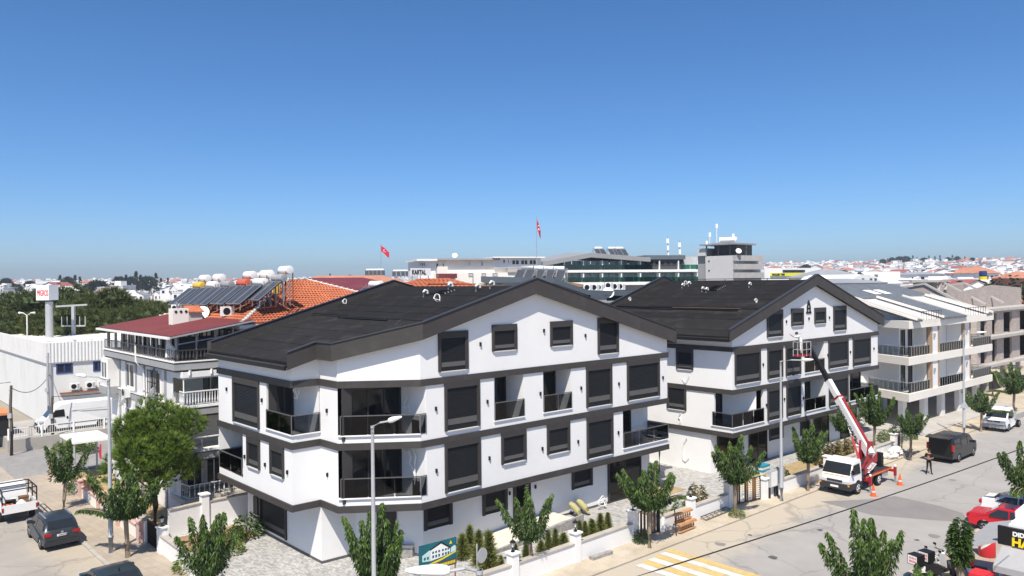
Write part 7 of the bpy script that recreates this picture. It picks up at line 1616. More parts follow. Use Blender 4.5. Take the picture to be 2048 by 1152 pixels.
# --- crane truck
TC = ST(21.6, -7.45); c = Car('crane_truck', 'white cab-over truck with red and white telescopic boom raised', 'truck', (TC.x, TC.y), -E1, 1.95, 1.25, 2.15, .08); tr = c.e
c.body([(2.62, .48), (2.68, .85), (2.62, 1.15), (2.50, 1.28), (2.05, 2.02), (1.80, 2.14), (1.0, 2.16), (.92, 2.0), (.9, .55)], [(1.5, .42)], .5, 'car_white', 'cab'); c.Lh = 9
c.screen((2.50, 1.28), (2.05, 2.02), .93); c.side_glass([(2.25, 1.34), (1.98, 1.90), (1.2, 1.94), (1.15, 1.30)], 'black')
c.blk('lower_cab', 1.0, 2.70, -.99, .99, .40, .78, 'plastic_dark'); c.blk('number_plate', 2.71, 2.73, -.26, .26, .52, .64, 'sign_white'); c.blk('headlight', 2.62, 2.72, .55, .93, .82, .98, 'lens_clear', True); c.blk('front_indicator', 2.60, 2.71, .86, .97, .66, .78, 'lens_amber', True); c.blk('grille', 2.66, 2.71, -.5, .5, .86, 1.0, 'plastic_dark'); c.blk('sun_strip', 2.52, 2.57, -.75, .75, 1.2, 1.25, 'lens_amber')
c.wheels((1.5, -1.55), .40, .24, 'tank_white'); c.mirrors(2.35, 1.5, 'black'); c.blk('chassis', -3.3, 1.0, -.42, .42, .5, .8, 'plastic_dark'); c.blk('platform', -3.3, .85, -1.02, 1.02, .86, .96, 'plastic_dark'); c.blk('side_board', -3.3, .6, 1.0, 1.04, .80, 1.0, 'crane_red', True); c.blk('side_stripe', -3.2, .5, 1.04, 1.05, .87, .93, 'lens_amber', True); c.blk('tool_box', -2.9, -2.0, .6, .98, .45, .82, 'galv', True); c.blk('mudguard', -2.1, -1.0, .72, 1.0, .82, .86, 'plastic_dark', True)
for x in (.55, -3.2):
    for sg in (1, -1):
        m = MB(); y0 = sg*1.0; y1 = sg*1.32; m.box(x-.1, x+.1, min(y0*.4, y1), max(y0*.4, y1), .70, .84); m.box(x-.075, x+.075, y1-.075, y1+.075, .45, 1.05); o_ = part('outrigger', m, 'crane_red', tr, False, False); m = MB(); m.box(x-.045, x+.045, y1-.045, y1+.045, .06, .5); m.box(x-.15, x+.15, y1-.15, y1+.15, .0, .06); part('outrigger_leg', m, 'steel', o_, False, False); m = MB(); m.lathe([(.07, 0), (.08, .08), (.04, .14)], (x, y1, 1.05), (0, 0, 1), 8); part('outrigger_cap', m, 'tank_white', o_, False, False)
m = MB(); m.lathe([(.55, .96), (.55, 1.12), (.45, 1.15), (.42, 1.5)], (-1.2, 0, 0), (0, 0, 1), 20); part('turntable', m, 'plastic_dark', tr, True, False)
# boom in world space: pivot on the turret, tip at the basket
MT = tr.matrix_basis.copy(); MI = MT.inverted()
piv = MT @ Vector((-1.75, .05, 2.35))
_po = PQ.off(1.45); BK = _po.P(_po.px(1604, 712)[0], 0, _po.px(1604, 712)[1])        # basket floor centre, in front of the facade
tip = BK+PQ.d*.95+Z3*.75
loc = lambda p: MI @ Vector(p)
bd = (tip-piv); bl = bd.length; bdn = bd.normalized(); bx = bdn.cross(Z3).normalized(); by = bx.cross(bdn)
def boom(name, f0, f1, w, h, mat, dz=0):
    m = MB(); a, b = piv+bd*f0+by*dz, piv+bd*f1+by*dz; m.bar(loc(a), loc(b), w, h, (MI.to_3x3() @ by)); return part(name, m, mat, tr, False, False)
b0 = boom('boom_base', -.06, .46, .42, .50, 'car_white'); boom('boom_stage', .44, .64, .30, .38, 'car_white'); boom('boom_stage', .62, .82, .24, .30, 'black'); boom('boom_stage', .80, 1.0, .18, .23, 'black'); boom('boom_rail', .0, .44, .10, .16, 'crane_red', .33); boom('boom_cable', .40, .98, .04, .05, 'black', -.22); boom('boom_collar', .455, .47, .46, .54, 'crane_red'); boom('boom_collar', .635, .65, .34, .42, 'black'); boom('boom_collar', .815, .83, .28, .34, 'black')
text('lettering', 'SINAN', .34, 'black', None, (0, 0, 0), (1, 0, 0))
o_ = bpy.data.objects[-1] if False else COL.objects[-1]
def place_text(o, origin, xd, yd, parent):
    x, y = Vector(xd).normalized(), Vector(yd).normalized(); zq = x.cross(y); M = Matrix((x, y, zq)).transposed().to_4x4(); M.translation = Vector(origin); o.data.transform(MI @ M); o.parent = parent
sidev = bx if bx.dot(Vector((0, -1, 0))) > 0 else -bx
tdir = -bdn; up_ = sidev.cross(tdir)
place_text(o_, piv+bd*.40+sidev*.22-up_*.12, tdir, up_, b0)
text('lettering', '0 541 50 80 80', .30, 'black', None, (0, 0, 0), (1, 0, 0)); place_text(COL.objects[-1], piv+bd*.30+sidev*.22-up_*.12, tdir, up_, b0)
m = MB(); a = loc(MT @ Vector((-.9, 0, 1.5))); b = loc(piv+bd*.30-by*.3); m.tube([a, a.lerp(b, .55)], .08, 8); part('lift_cylinder', m, 'crane_red', tr, True, False); m = MB(); m.tube([a.lerp(b, .5), b], .045, 8); part('lift_rod', m, 'steel', tr, True, False)
m = MB(); Q = [(-.55, 1.15), (-1.6, 1.1), (-2.25, 2.0), (-2.15, 2.75), (-1.5, 2.85), (-1.35, 1.9)]
for y in (-.28, .28):
    i = len(m.v); m.v += [(x, y-.04, z) for x, z in Q]+[(x, y+.04, z) for x, z in Q]; n = len(Q); m.f.append(tuple(i+k for k in range(n))); m.f.append(tuple(i+2*n-1-k for k in range(n))); m.m += [0, 0]
    for k in range(n): m.f.append((i+k, i+n+k, i+n+(k+1) % n, i+(k+1) % n)); m.m.append(0)
part('turret', m, 'crane_red', tr, False, False)
m = MB(); m.hexa([(.75, 1.06, 1.12), (.75, 1.10, 1.12), (-1.0, 1.10, 1.75), (-1.0, 1.06, 1.75), (.75, 1.06, 1.66), (.75, 1.10, 1.66), (-1.0, 1.10, 2.3), (-1.0, 1.06, 2.3)]); sgn_ = part('sign_plate', m, 'crane_red', tr, False, False)
for body_, dz in (('KIRALIK', .27), ('PLATFORM', .03)):
    text('lettering', body_, .24, 'sign_white', None, (0, 0, 0), (1, 0, 0)); o_ = COL.objects[-1]; xd = Vector((-1.75, 0, .63)).normalized(); yd = Vector((0, 0, 1)); yd = (yd-xd*yd.dot(xd)).normalized(); zq = xd.cross(yd)
    M = Matrix((xd, yd, zq)).transposed().to_4x4(); M.translation = Vector((.62, 1.115, 1.24+dz)); o_.data.transform(M); o_.parent = sgn_
c.blk('counterweight', -2.6, -2.1, -.35, .35, 1.3, 2.2, 'cream_dark'); c.blk('ladder', -3.1, -2.75, .2, .6, .96, 1.9, 'black')
# basket
e = empty('work_basket', BK, 0, 'red work platform basket held up at the facade by the crane boom', 'basket'); fk = Fr(BK-PQ.d*.6+PQ.n*.36, BK+PQ.d*.6+PQ.n*.36)
m = MB(); fk.box(m, 0, 1.2, -.72, 0, 0+BK.z, .12+BK.z); part('basket_floor', m, 'crane_red', e)
m = MB(); cs = [fk.P(0, 0, BK.z), fk.P(1.2, 0, BK.z), fk.P(1.2, -.72, BK.z), fk.P(0, -.72, BK.z)]
for k in range(4):
    a, b = cs[k], cs[(k+1) % 4]
    for h in (.5, 1.05): m.bar(a+Z3*h, b+Z3*h, .04)
    m.bar(a, a+Z3*1.05, .045); q = a.lerp(b, .5); m.bar(q, q+Z3*1.05, .035)
part('basket_rail', m, 'galv', e)
m = MB(); fk.box(m, .88, 1.15, -.62, -.1, BK.z+.14, BK.z+.95); part('control_box', m, 'plastic_dark', e); m = MB(); m.bar(fk.P(1.2, -.36, BK.z+.2), tip, .14, .3); part('basket_arm', m, 'crane_red', e)
# ---------------- traffic cones, scooters
def cone(u, v, label):
    p = atz(u, v, .0); e = empty('traffic_cone', p, 0, label, 'traffic cone'); m = MB(); m.box(-.19, .19, -.19, .19, 0, .04); part('base', m, 'cone_orange', e, False, False); m = MB(); m.lathe([(.155, .04), (.10, .38), (.035, .74), (.03, .76)], (0, 0, 0), (0, 0, 1), 14); part('cone_body', m, 'cone_orange', e, True, False); m = MB(); m.lathe([(.128, .24), (.112, .34)], (0, 0, 0), (0, 0, 1), 14); part('band', m, 'line_white', e, True, False)
cone(1747, 992, 'orange traffic cone beside the crane truck rear wheel'); cone(1800, 970, 'orange traffic cone behind the crane truck')
def scooter(p, rz, label, body='car_white', box='box'):
    e = empty('scooter', p, 0, label, 'scooter'); e.rotation_euler = (0, 0, rz)
    for x in (.62, -.58):
        m = MB(); m.lathe([(.16, -.05), (.25, -.055), (.27, 0), (.25, .055), (.16, .05)], (x, 0, .27), (0, 1, 0), 16); w = part('wheel', m, 'rubber', e, True, False); m = MB(); m.lathe([(.16, -.03), (.16, .03)], (x, 0, .27), (0, 1, 0), 12); part('rim', m, 'rim', w, False, False)
    m = MB(); m.hexa([(-.85, -.14, .45), (-.1, -.16, .30), (-.1, .16, .30), (-.85, .14, .45), (-.95, -.1, .66), (-.15, -.16, .66), (-.15, .16, .66), (-.95, .1, .66)]); part('tail_body', m, body, e, False, False)
    m = MB(); m.hexa([(-.12, -.15, .22), (.36, -.15, .22), (.36, .15, .22), (-.12, .15, .22), (-.12, -.15, .32), (.36, -.15, .32), (.36, .15, .32), (-.12, .15, .32)]); part('footboard', m, 'plastic_dark', e, False, False)
    m = MB(); m.hexa([(.34, -.2, .28), (.5, -.12, .28), (.5, .12, .28), (.34, .2, .28), (.26, -.16, .92), (.42, -.1, .98), (.42, .1, .98), (.26, .16, .92)]); part('front_shield', m, body, e, False, False)
    m = MB(); m.hexa([(-.85, -.13, .66), (-.1, -.13, .66), (-.1, .13, .66), (-.85, .13, .66), (-.85, -.12, .76), (-.15, -.11, .74), (-.15, .11, .74), (-.85, .12, .76)]); part('seat', m, 'black', e, False, False)
    m = MB(); m.tube([(.62, 0, .3), (.40, 0, .95), (.33, 0, 1.06)], .035, 8); m.tube([(.26, -.34, 1.08), (.34, -.1, 1.04), (.34, .1, 1.04), (.26, .34, 1.08)], .018, 6); part('handlebar', m, 'black', e, True, False)
    m = MB(); m.lathe([(.02, 0), (.09, .02), (.10, .06)], (.46, 0, .86), (1, 0, .2), 12); part('headlight', m, 'lens_clear', e, True, False)
    for sg in (1, -1): m = MB(); m.bar((.3, sg*.26, 1.08), (.3, sg*.34, 1.24), .015); m.box(.28, .30, sg*.34-.07, sg*.34+.07, 1.22, 1.32); part('mirror', m, 'black', e, False, False)
    if box:
        m = MB(); m.box(-1.12, -.62, -.25, .25, .80, 1.24); bx_ = part('delivery_box', m, 'black' if box == 'box' else 'sign_red', e, False, False)
        if box == 'box':
            m = MB(); m.box(-1.128, -1.121, -.22, .22, .83, 1.21); pn = part('box_panel', m, 'sign_white', bx_, False, False); m = MB()
            for r, (z, k) in enumerate(((1.06, 5), (.91, 6))):
                for j in range(k): y = -.17+j*.34/k; m.box(-1.133, -1.129, y, y+.034, z, z+.09)
            part('box_print', m, 'sign_red', pn, False, False)
for u, v, rz, bx_, lb in ((1832, 1118, .45, 'box', 'white scooter with black delivery box, leftmost in the row'), (1853, 1111, .5, 'box', 'white scooter with black delivery box, second from the left'), (1936, 1118, -.6, 'red', 'scooter with red box behind the clipped tree trunk')):
    p = atz(u, v, 1.12); scooter(Vector((p.x+.87*math.cos(rz), p.y+.87*math.sin(rz), .1)), rz, lb, 'car_white', bx_)
p = atz(1886, 1140, .6); scooter(Vector((p.x, p.y, .1)), -.2, 'dark scooter without a box beside the clipped tree', 'car_black', None)

# ================================================================== people
def person(loc_, rz, J, top, legs, label, hair='hair', scale=1.0):
    """one skinned body; J gives joint positions in metres, facing -y"""
    names = ['pelvis', 'belly', 'chest', 'neck', 'jaw', 'head', 'crown', 'shL', 'elL', 'wrL', 'haL', 'shR', 'elR', 'wrR', 'haR', 'hiL', 'knL', 'anL', 'toL', 'hiR', 'knR', 'anR', 'toR']
    D0 = dict(pelvis=(0, 0, .95), belly=(0, 0, 1.12), chest=(0, .01, 1.34), neck=(0, 0, 1.49), jaw=(0, -.02, 1.56), head=(0, -.015, 1.64), crown=(0, 0, 1.72), shL=(.18, 0, 1.42), shR=(-.18, 0, 1.42), elL=(.25, .02, 1.13), elR=(-.25, .02, 1.13), wrL=(.25, -.08, .88), wrR=(-.25, -.08, .88), haL=(.25, -.1, .80), haR=(-.25, -.1, .80), hiL=(.09, 0, .90), hiR=(-.09, 0, .90), knL=(.11, -.03, .50), knR=(-.11, -.02, .50), anL=(.12, 0, .09), anR=(-.12, 0, .09), toL=(.14, -.18, .04), toR=(-.14, -.18, .04))
    D0.update(J); R0 = dict(pelvis=.145, belly=.135, chest=.155, neck=.06, jaw=.075, head=.098, crown=.075, shL=.075, shR=.075, elL=.047, elR=.047, wrL=.032, wrR=.032, haL=.036, haR=.036, hiL=.095, hiR=.095, knL=.062, knR=.062, anL=.045, anR=.045, toL=.04, toR=.04)
    E_ = [('pelvis', 'belly'), ('belly', 'chest'), ('chest', 'neck'), ('neck', 'jaw'), ('jaw', 'head'), ('head', 'crown'), ('chest', 'shL'), ('shL', 'elL'), ('elL', 'wrL'), ('wrL', 'haL'), ('chest', 'shR'), ('shR', 'elR'), ('elR', 'wrR'), ('wrR', 'haR'), ('pelvis', 'hiL'), ('hiL', 'knL'), ('knL', 'anL'), ('anL', 'toL'), ('pelvis', 'hiR'), ('hiR', 'knR'), ('knR', 'anR'), ('anR', 'toR')]
    vs = [Vector(D0[n]) for n in names]; rs = [R0[n] for n in names]; ed = [(names.index(a), names.index(b)) for a, b in E_]; seg = [('leg' if n[:2] in ('hi', 'kn', 'an', 'to', 'pe') else 'top' if n[:2] in ('be', 'ch', 'sh', 'el') else 'skin') for n in names]
    for sd in 'LR':
        w, h = Vector(D0['wr'+sd]), Vector(D0['ha'+sd]); d = (h-w).normalized(); s = d.cross(Vector((0, 1, .2))).normalized(); hi = names.index('ha'+sd); sg = 1 if sd == 'L' else -1
        for k in range(4):
            ln = (.075, .088, .082, .062)[k]; a = h+s*(.024*(k-1.5))+d*.03; b = a+d*ln*.55; t = b+(d*.6+Vector((0, -.5, -.3))).normalized()*ln*.45
            i = len(vs); vs += [a, b, t]; rs += [.0095, .009, .008]; ed += [(hi, i), (i, i+1), (i+1, i+2)]; seg += ['skin']*3
        a = w.lerp(h, .55)+s*sg*.035; i = len(vs); vs += [a, a+(d*.6+s*sg*.6).normalized()*.045]; rs += [.011, .009]; ed += [(names.index('wr'+sd), i), (i, i+1)]; seg += ['skin']*2
    me = bpy.data.meshes.new('body'); me.from_pydata([tuple(v) for v in vs], ed, []); ob = bpy.data.objects.new('tmpb', me); COL.objects.link(ob)
    sk = ob.modifiers.new('Skin', 'SKIN'); sk.use_smooth_shade = True; ob.modifiers.new('Sub', 'SUBSURF').levels = 1
    for v, r in zip(me.skin_vertices[0].data, rs): v.radius = (r, r); v.use_root = False
    me.skin_vertices[0].data[0].use_root = True
    dgp = bpy.context.evaluated_depsgraph_get(); out = bpy.data.meshes.new_from_object(ob.evaluated_get(dgp)); bpy.data.objects.remove(ob); out.materials.clear()
    for k in ('skin', top, legs, 'black'): out.materials.append(MATS[k])
    ev = [(vs[a], vs[b], seg[b] if seg[b] != 'leg' or seg[a] == 'leg' else 'leg', b) for a, b in ed]
    for pl in out.polygons:
        c_ = pl.center; best = None
        for a, b, s_, bi in ev:
            ab = b-a; t = max(0, min(1, (c_-a).dot(ab)/max(1e-6, ab.dot(ab)))); dd = (c_-(a+ab*t)).length
            if best is None or dd < best[0]: best = (dd, s_, bi)
        pl.material_index = {'skin': 0, 'top': 1, 'leg': 2}[best[1]]
        if names[best[2]] in ('toL', 'toR') if best[2] < len(names) else False: pl.material_index = 3
        pl.use_smooth = True
    e = empty('person', loc_, 0, label, 'person'); e.rotation_euler = (0, 0, rz); e.scale = (scale,)*3
    linked('body', out, e); hc = Vector(D0['head']); cr_ = Vector(D0['crown']); ax = (cr_-Vector(D0['jaw'])).normalized()
    m = MB(); m.lathe([(.104, -.02), (.112, .03), (.108, .075), (.08, .115), (.03, .135)], hc+Vector((0, .02, 0)), ax, 14); part('hair', m, hair, e, True, False)
    m = MB(); f_ = Vector((0, -1, 0)); m.hexa([hc+Vector(v) for v in ((-.014, -.118, -.035), (.014, -.118, -.035), (.014, -.08, -.03), (-.014, -.08, -.03), (-.008, -.102, .012), (.008, -.102, .012), (.008, -.08, .012), (-.008, -.08, .012))]); part('nose', m, 'skin', e, True, False)
    m = MB(); [m.lathe([(.003, 0), (.011, .004), (.003, .008)], hc+Vector((x, -.097, .012)), (0, -1, 0), 8) for x in (-.034, .034)]; part('eyes', m, 'black', e, False, False)
    m = MB(); m.box(hc.x-.022, hc.x+.022, hc.y-.094, hc.y-.088, hc.z-.064, hc.z-.057); part('mouth', m, 'lens_red', e, False, False)
    m = MB(); [m.lathe([(.006, 0), (.028, .004), (.02, .012)], hc+Vector((x*.1, .0, -.005)), (x, 0, 0), 8) for x in (-1, 1)]; part('ears', m, 'skin', e, True, False)
    return e
mp_ = atz(1858, 948); person((mp_.x, mp_.y, .0), -.25, dict(elL=(.29, -.02, 1.16), elR=(-.29, -.02, 1.16), wrL=(.06, -.22, 1.13), wrR=(-.06, -.22, 1.15), haL=(-.02, -.24, 1.14), haR=(.02, -.25, 1.17), anL=(.16, 0, .09), anR=(-.16, 0, .09), toL=(.2, -.17, .04), toR=(-.2, -.17, .04)), 'cloth_black', 'cloth_black', 'person in black standing on the road with hands held together')
person(fk.P(.5, -.36, BK.z+.12), math.atan2(PQ.d.y, PQ.d.x)+math.pi+.3, dict(belly=(0, -.05, 1.10), chest=(0, -.18, 1.28), neck=(0, -.26, 1.40), jaw=(0, -.31, 1.45), head=(0, -.33, 1.52), crown=(0, -.34, 1.60), shL=(.18, -.2, 1.35), shR=(-.18, -.2, 1.35), elL=(.26, -.42, 1.28), wrL=(.22, -.66, 1.42), haL=(.20, -.72, 1.45), elR=(-.26, -.40, 1.22), wrR=(-.2, -.62, 1.30), haR=(-.18, -.68, 1.33)), 'cloth_white', 'cloth_white', 'worker in white clothes leaning out of the raised basket')
pk_ = atz(378, 1030); person((pk_.x, pk_.y, .05), -.9, dict(wrL=(.2, -.2, 1.05), haL=(.18, -.26, 1.06)), 'cloth_black', 'cloth_black', 'person in dark clothes standing in the alley by the old building')
m = MB(); q0 = fk.P(-.65, -.25, BK.z+1.62); q1 = fk.P(.35, -.3, BK.z+1.66); m.bar(q0, q1, .05, .03); solo('paint_pole', m, 'galv', 'long grey tool held by the worker in the basket', 'tool')
# ================================================================== street furniture
def lamp_post(p, H, arm, label, r=(.10, .055), head=.75, tilt=.12):
    """tapered pole, arm vector, flat lantern head"""
    e = empty('street_lamp', (p.x, p.y, 0), 0, label, 'street lamp'); P = Vector((p.x, p.y, 0)); m = MB(); m.tube([P, P+Z3*.9, P+Z3*.95, P+Z3*H], [r[0]*1.25, r[0]*1.2, r[0], r[1]], 12); part('pole', m, 'galv', e, True)
    a = Vector(arm); t = P+Z3*(H-.03); m = MB(); m.tube([t, t+a*.5+Z3*.05, t+a], [.04, .035, .035], 8); m.tube([t-Z3*.25, t-Z3*.05, t+Z3*.03], [r[1]*1.2]*3, 10); part('arm', m, 'galv', e, True)
    d = a.normalized(); s = d.cross(Z3).normalized(); n = s.cross(d); c_ = t+a; m = MB(); prof = [(0, .06, .05), (.1, .12, .07), (.3, .15, .08), (.6, .14, .06), (.85, .10, .04), (1.0, .03, .02)]; i = 0; N = 10
    for f, w, h in prof:
        for k in range(N):
            b = 2*math.pi*k/N; m.v.append(tuple(c_+d*(f*head)+s*w*math.cos(b)*head/.75+n*(h*1.5*math.sin(b)*(1 if math.sin(b) > 0 else .8)))) 
    for j in range(len(prof)-1):
        for k in range(N): m.f.append((j*N+k, j*N+(k+1) % N, (j+1)*N+(k+1) % N, (j+1)*N+k)); m.m.append(0)
    m.f.append(tuple(range(N))); m.f.append(tuple((len(prof)-1)*N+k for k in range(N))); m.m += [0, 0]
    h_ = part('lamp_head', m, 'tank_white', e, True); m = MB(); q = c_+d*head*.5-n*.045; m.hexa([q-d*.25*head-s*.09-n*.012, q+d*.3*head-s*.09-n*.012, q+d*.3*head+s*.09-n*.012, q-d*.25*head+s*.09-n*.012, q-d*.25*head-s*.09, q+d*.3*head-s*.09, q+d*.3*head+s*.09, q-d*.25*head+s*.09]); part('diffuser', m, 'lens_clear', h_)
    return e
lp = aty(748, 1150, 27.6); lamp_post(lp, 8.55, (.62, -.15, .22), 'tall grey lamp post in front of the corner block chamfer', (.10, .06), .55)
lp = atz(1563, 1003); lamp_post(lp, 8.75, (1.15, -.55, .12), 'grey lamp post beside the grey cabinet and crane truck', (.11, .05), .62)
lp = atz(1928, 875); lamp_post(lp, 9.0, (.75, -.6, .12), 'grey lamp post with triangular sign beside the black van', (.11, .06), .75)
lp = atz(222, 1108); e_ = lamp_post(lp, 9.0, (-1.3, .25, .16), 'grey lamp post on the left pavement behind the broad tree', (.12, .06), .62)
lp = Vector((-.66, 14.0, 0)); lamp_post(lp, 8.42, (-.55, .03, .0), 'nearest lamp post with big white head at the bottom edge', (.10, .06), .85)
m = MB(); q = atz(1928, 875)+Vector((-.05, -.16, 2.55)); mm_ = [q+Vector((-.42, 0, 0)), q+Vector((.42, 0, 0)), q+Vector((0, 0, .72))]; m.v += [tuple(v) for v in mm_]+[tuple(v+Vector((0, .02, 0))) for v in mm_]; m.f += [(0, 1, 2), (5, 4, 3), (0, 3, 4, 1), (1, 4, 5, 2), (2, 5, 3, 0)]; m.m += [0]*5; solo('warning_sign', m, 'galv', 'grey back of a triangular sign on the far lamp post', 'sign')
sp = aty(964, 1122, 30.0); e = empty('traffic_sign', (sp.x-.2, sp.y, 0), 0, 'grey back of a round street sign at the bottom centre', 'sign'); m = MB(); m.tube([(sp.x-.2, sp.y, 0), (sp.x-.2, sp.y, 3.3)], .035, 8); part('post', m, 'galv', e); m = MB(); m.lathe([(.30, 0), (.30, .02), (.02, .021)], (sp.x, sp.y, 2.85), (.75, -.6, 0), 24); part('disc', m, 'galv', e, True)
# wooden poles and wires on the left
for u, v, vt, r, mt, lb in ((23, 911, 770, .13, 'wood_pole', 'leftmost wooden pole before the concrete wall'), (105, 893, 793, .14, 'wood_pole', 'crooked wooden pole in front of the van'), (97, 868, 705, .12, 'galv', 'straight metal pole at the warehouse corner')):
    p = atz(u, v); zt = 13.8-(vt-572)/1500*p.y; e = empty('utility_pole', p, 0, lb, 'pole'); m = MB(); m.tube([p, p+Vector((.05, 0, zt*.35)), p+Vector((-.05, .03, zt*.7)), p+Vector((.06, 0, zt))], [r, r*.95, r*.85, r*.75], 8); part('pole', m, mt, e, True); m = MB(); m.bar(p+Vector((-.15, 0, zt-.4)), p+Vector((.2, 0, zt-.4)), .06); m.box(p.x-.16, p.x+.16, p.y-.2, p.y-.12, .5+zt*.45, .9+zt*.45); part('fitting', m, 'galv', e)
def wire(name, a, b, sag, r, label, n=16):
    a, b = Vector(a), Vector(b); m = MB(); m.tube([a.lerp(b, k/n)-Z3*(sag*4*(k/n)*(1-k/n)) for k in range(n+1)], r, 5); return solo(name, m, 'wire', label, 'cable')
p0, p1, p2 = atz(23, 911), atz(105, 893), atz(97, 868)
wire('overhead_cable', p0+Z3*5.6, WR.P(.2, .1, 5.2), 1.0, .03, 'black cable from the leftmost pole to the warehouse corner'); wire('overhead_cable', p1+Z3*4.3, WR.P(12, .3, 4.1), .5, .035, 'cable from the crooked pole along the warehouse wall'); wire('overhead_cable', p0+Z3*6.0, p0+Vector((-14, -3, 7)), .6, .03, 'cable leaving the leftmost pole towards the left edge')
wire('overhead_cable', atz(1230, 1166, 7.6), atz(2120, 868, 8.2), .12, .016, 'single black overhead cable crossing the main road')
# electric cabinet
f = Fr(ST(14.9, -5.35), ST(16.9, -5.35)); e = empty('electric_cabinet', f.P(1, 0, 0), 0, 'pale grey electric cabinet on posts behind the lamp post', 'cabinet'); m = MB(); f.box(m, .1, .95, -.35, 0, .75, 1.75); part('cabinet_box', m, 'galv', e); m = MB(); f.box(m, 1.0, 1.75, -.35, -.02, .85, 1.8); part('cabinet_box', m, 'trim_grey', e); m = MB(); [f.box(m, a, a+.08, -.3, -.1, .0, .8) for a in (.15, .8, 1.05, 1.6)]; part('stand', m, 'plastic_dark', e)
m = MB(); f.box(m, .14, .52, .002, .02, .8, 1.7); f.box(m, .54, .92, .002, .02, .8, 1.7); part('cabinet_door', m, 'tank_white', e)
# orange balustrade benches leaning at the wall
e = empty('ornate_bench', ST(5.7, -5.1), 0, 'orange concrete balustrade seat standing before the white wall', 'bench'); f = Fr(ST(5.35, -5.05), ST(7.0, -5.0))
for k, (z0, o) in enumerate(((.12, .45), (.62, .22))):
    m = MB(); f.box(m, 0, 1.55, o-.12, o+.12, z0+.38, z0+.48); f.box(m, .05, 1.5, o-.08, o+.08, z0, z0+.07); part('rail', m, 'terrac_bench', e)
    for j in range(7): q = f.P(.15+j*.21, o, z0+.06); m = MB(); m.tube([q, q+Z3*.1, q+Z3*.22, q+Z3*.33], [.035, .065, .03, .05], 8); part('baluster', m, 'terrac_bench', e, True)
m = MB(); f.box(m, 0, 1.55, .1, .6, .49, .55); part('seat', m, 'terrac_bench', e); m = MB(); m.bar(f.P(-.25, .5, .05), f.P(.15, .1, 1.35), .05); part('prop', m, 'black', e)
# kerb slab, metal ladder, sacks, hose, rubble bags
m = MB(); a, b = atz(1182, 1117, .12), atz(1222, 1104, .12); m.bar(a, b, .28, .16); solo('loose_kerbstone', m, 'stone_wall', 'dark grey loose kerbstone lying along the white wall foot', 'kerbstone')
e = empty('steel_frame', atz(1430, 1034), 0, 'rusty steel ladder frame lying at the wall foot by the sliding gate', 'frame'); m = MB(); a, b = atz(1412, 1040, .1), atz(1463, 1020, .1); d_ = (b-a).normalized(); s_ = Vector((-d_.y, d_.x, 0)); m.bar(a, b, .05); m.bar(a+s_*.35+Z3*.1, b+s_*.35+Z3*.1, .05); [m.bar(a.lerp(b, k/6), a.lerp(b, k/6)+s_*.35+Z3*.1, .04) for k in range(7)]; part('bars', m, 'rail_grey', e)
for u, v, an, lb in ((1163, 1036, .9, 'left yellow sack roll leaning at the ground floor wall'), (1178, 1030, .6, 'right yellow sack roll leaning at the ground floor wall')):
    p = atz(u, v, .05); d = (E1*-.25+E2*.9).normalized(); m = MB(); q = p+d*.75+Z3*.75; m.tube([p+Z3*.1, p.lerp(q, .3)+Z3*.12, p.lerp(q, .7)+Z3*.1, q], [.13, .20, .19, .14], 10); solo('sack_roll', m, 'yellow_sack', lb, 'sack', None, True)
def coil(p, r, label, mat='pipe_white', up=(0, 0, 1), tr=.022, turns=2.6):
    x, y = basis(Vector(up)); m = MB(); n = 60; ph = p[0]*3; m.tube([Vector(p)+x*r*math.cos(6.283*turns*k/n)*(.75+.35*math.sin(k*.23+ph))+y*r*math.sin(6.283*turns*k/n)*(.9+.25*math.sin(k*.17+ph))+Vector(up).normalized()*(.25*r*math.sin(k*.31)) for k in range(n+1)], tr, 6); return solo('hose_coil', m, mat, label, 'hose', None, True)
p = atz(1206, 1004, .5); coil(p, .33, 'white hose coil standing by the ground floor glass doors', up=(.3, -.9, .1), tr=.03); p = ST(-11.2, 4.9, 8.35); coil(p, .26, 'cable coil hanging in the corner balcony of the second floor', up=tuple(-E1), tr=.02, turns=1.8)
def hose(pts, r, label, mat='pipe_white'):
    m = MB(); m.tube(pts, r, 6); return solo('hanging_hose', m, mat, label, 'hose', None, True)
fw = Fr(ST(-7.1, 2.0), ST(-7.1, -.1))
hose([fw.P(.5, .12, 5.7), fw.P(.7, .18, 5.45), fw.P(.95, .18, 5.5), fw.P(1.1, .15, 5.2), fw.P(1.0, .15, 4.9), fw.P(1.25, .12, 4.6), fw.P(1.4, .12, 4.2), fw.P(1.35, .12, 3.9)], .035, 'white pipe hanging on the lower chamfer balcony wall'); hose([fw.P(.7, .10, 5.75), fw.P(1.2, .16, 5.7), fw.P(1.5, .15, 5.3), fw.P(1.35, .12, 4.8), fw.P(1.45, .12, 4.2)], .03, 'second white pipe hanging on the lower chamfer balcony wall')
hose([fw.P(.85, .12, 8.75), fw.P(.95, .16, 8.2), fw.P(.75, .18, 7.95), fw.P(.55, .16, 7.75), fw.P(.7, .14, 7.55), fw.P(.95, .14, 7.75), fw.P(1.05, .12, 7.4)], .016, 'thin looped cable on the upper chamfer balcony wall')
g2l = Fr(D2.gf[0].A, D2.gf[0].B)
def lfp(u, v, o=.08):
    a, z = LF.px(u, v); return LF.P(a, o, z)
def gfp(u, v, o=.08):
    a, z = D2.gf[0].px(u, v); return D2.gf[0].P(a, o, z)
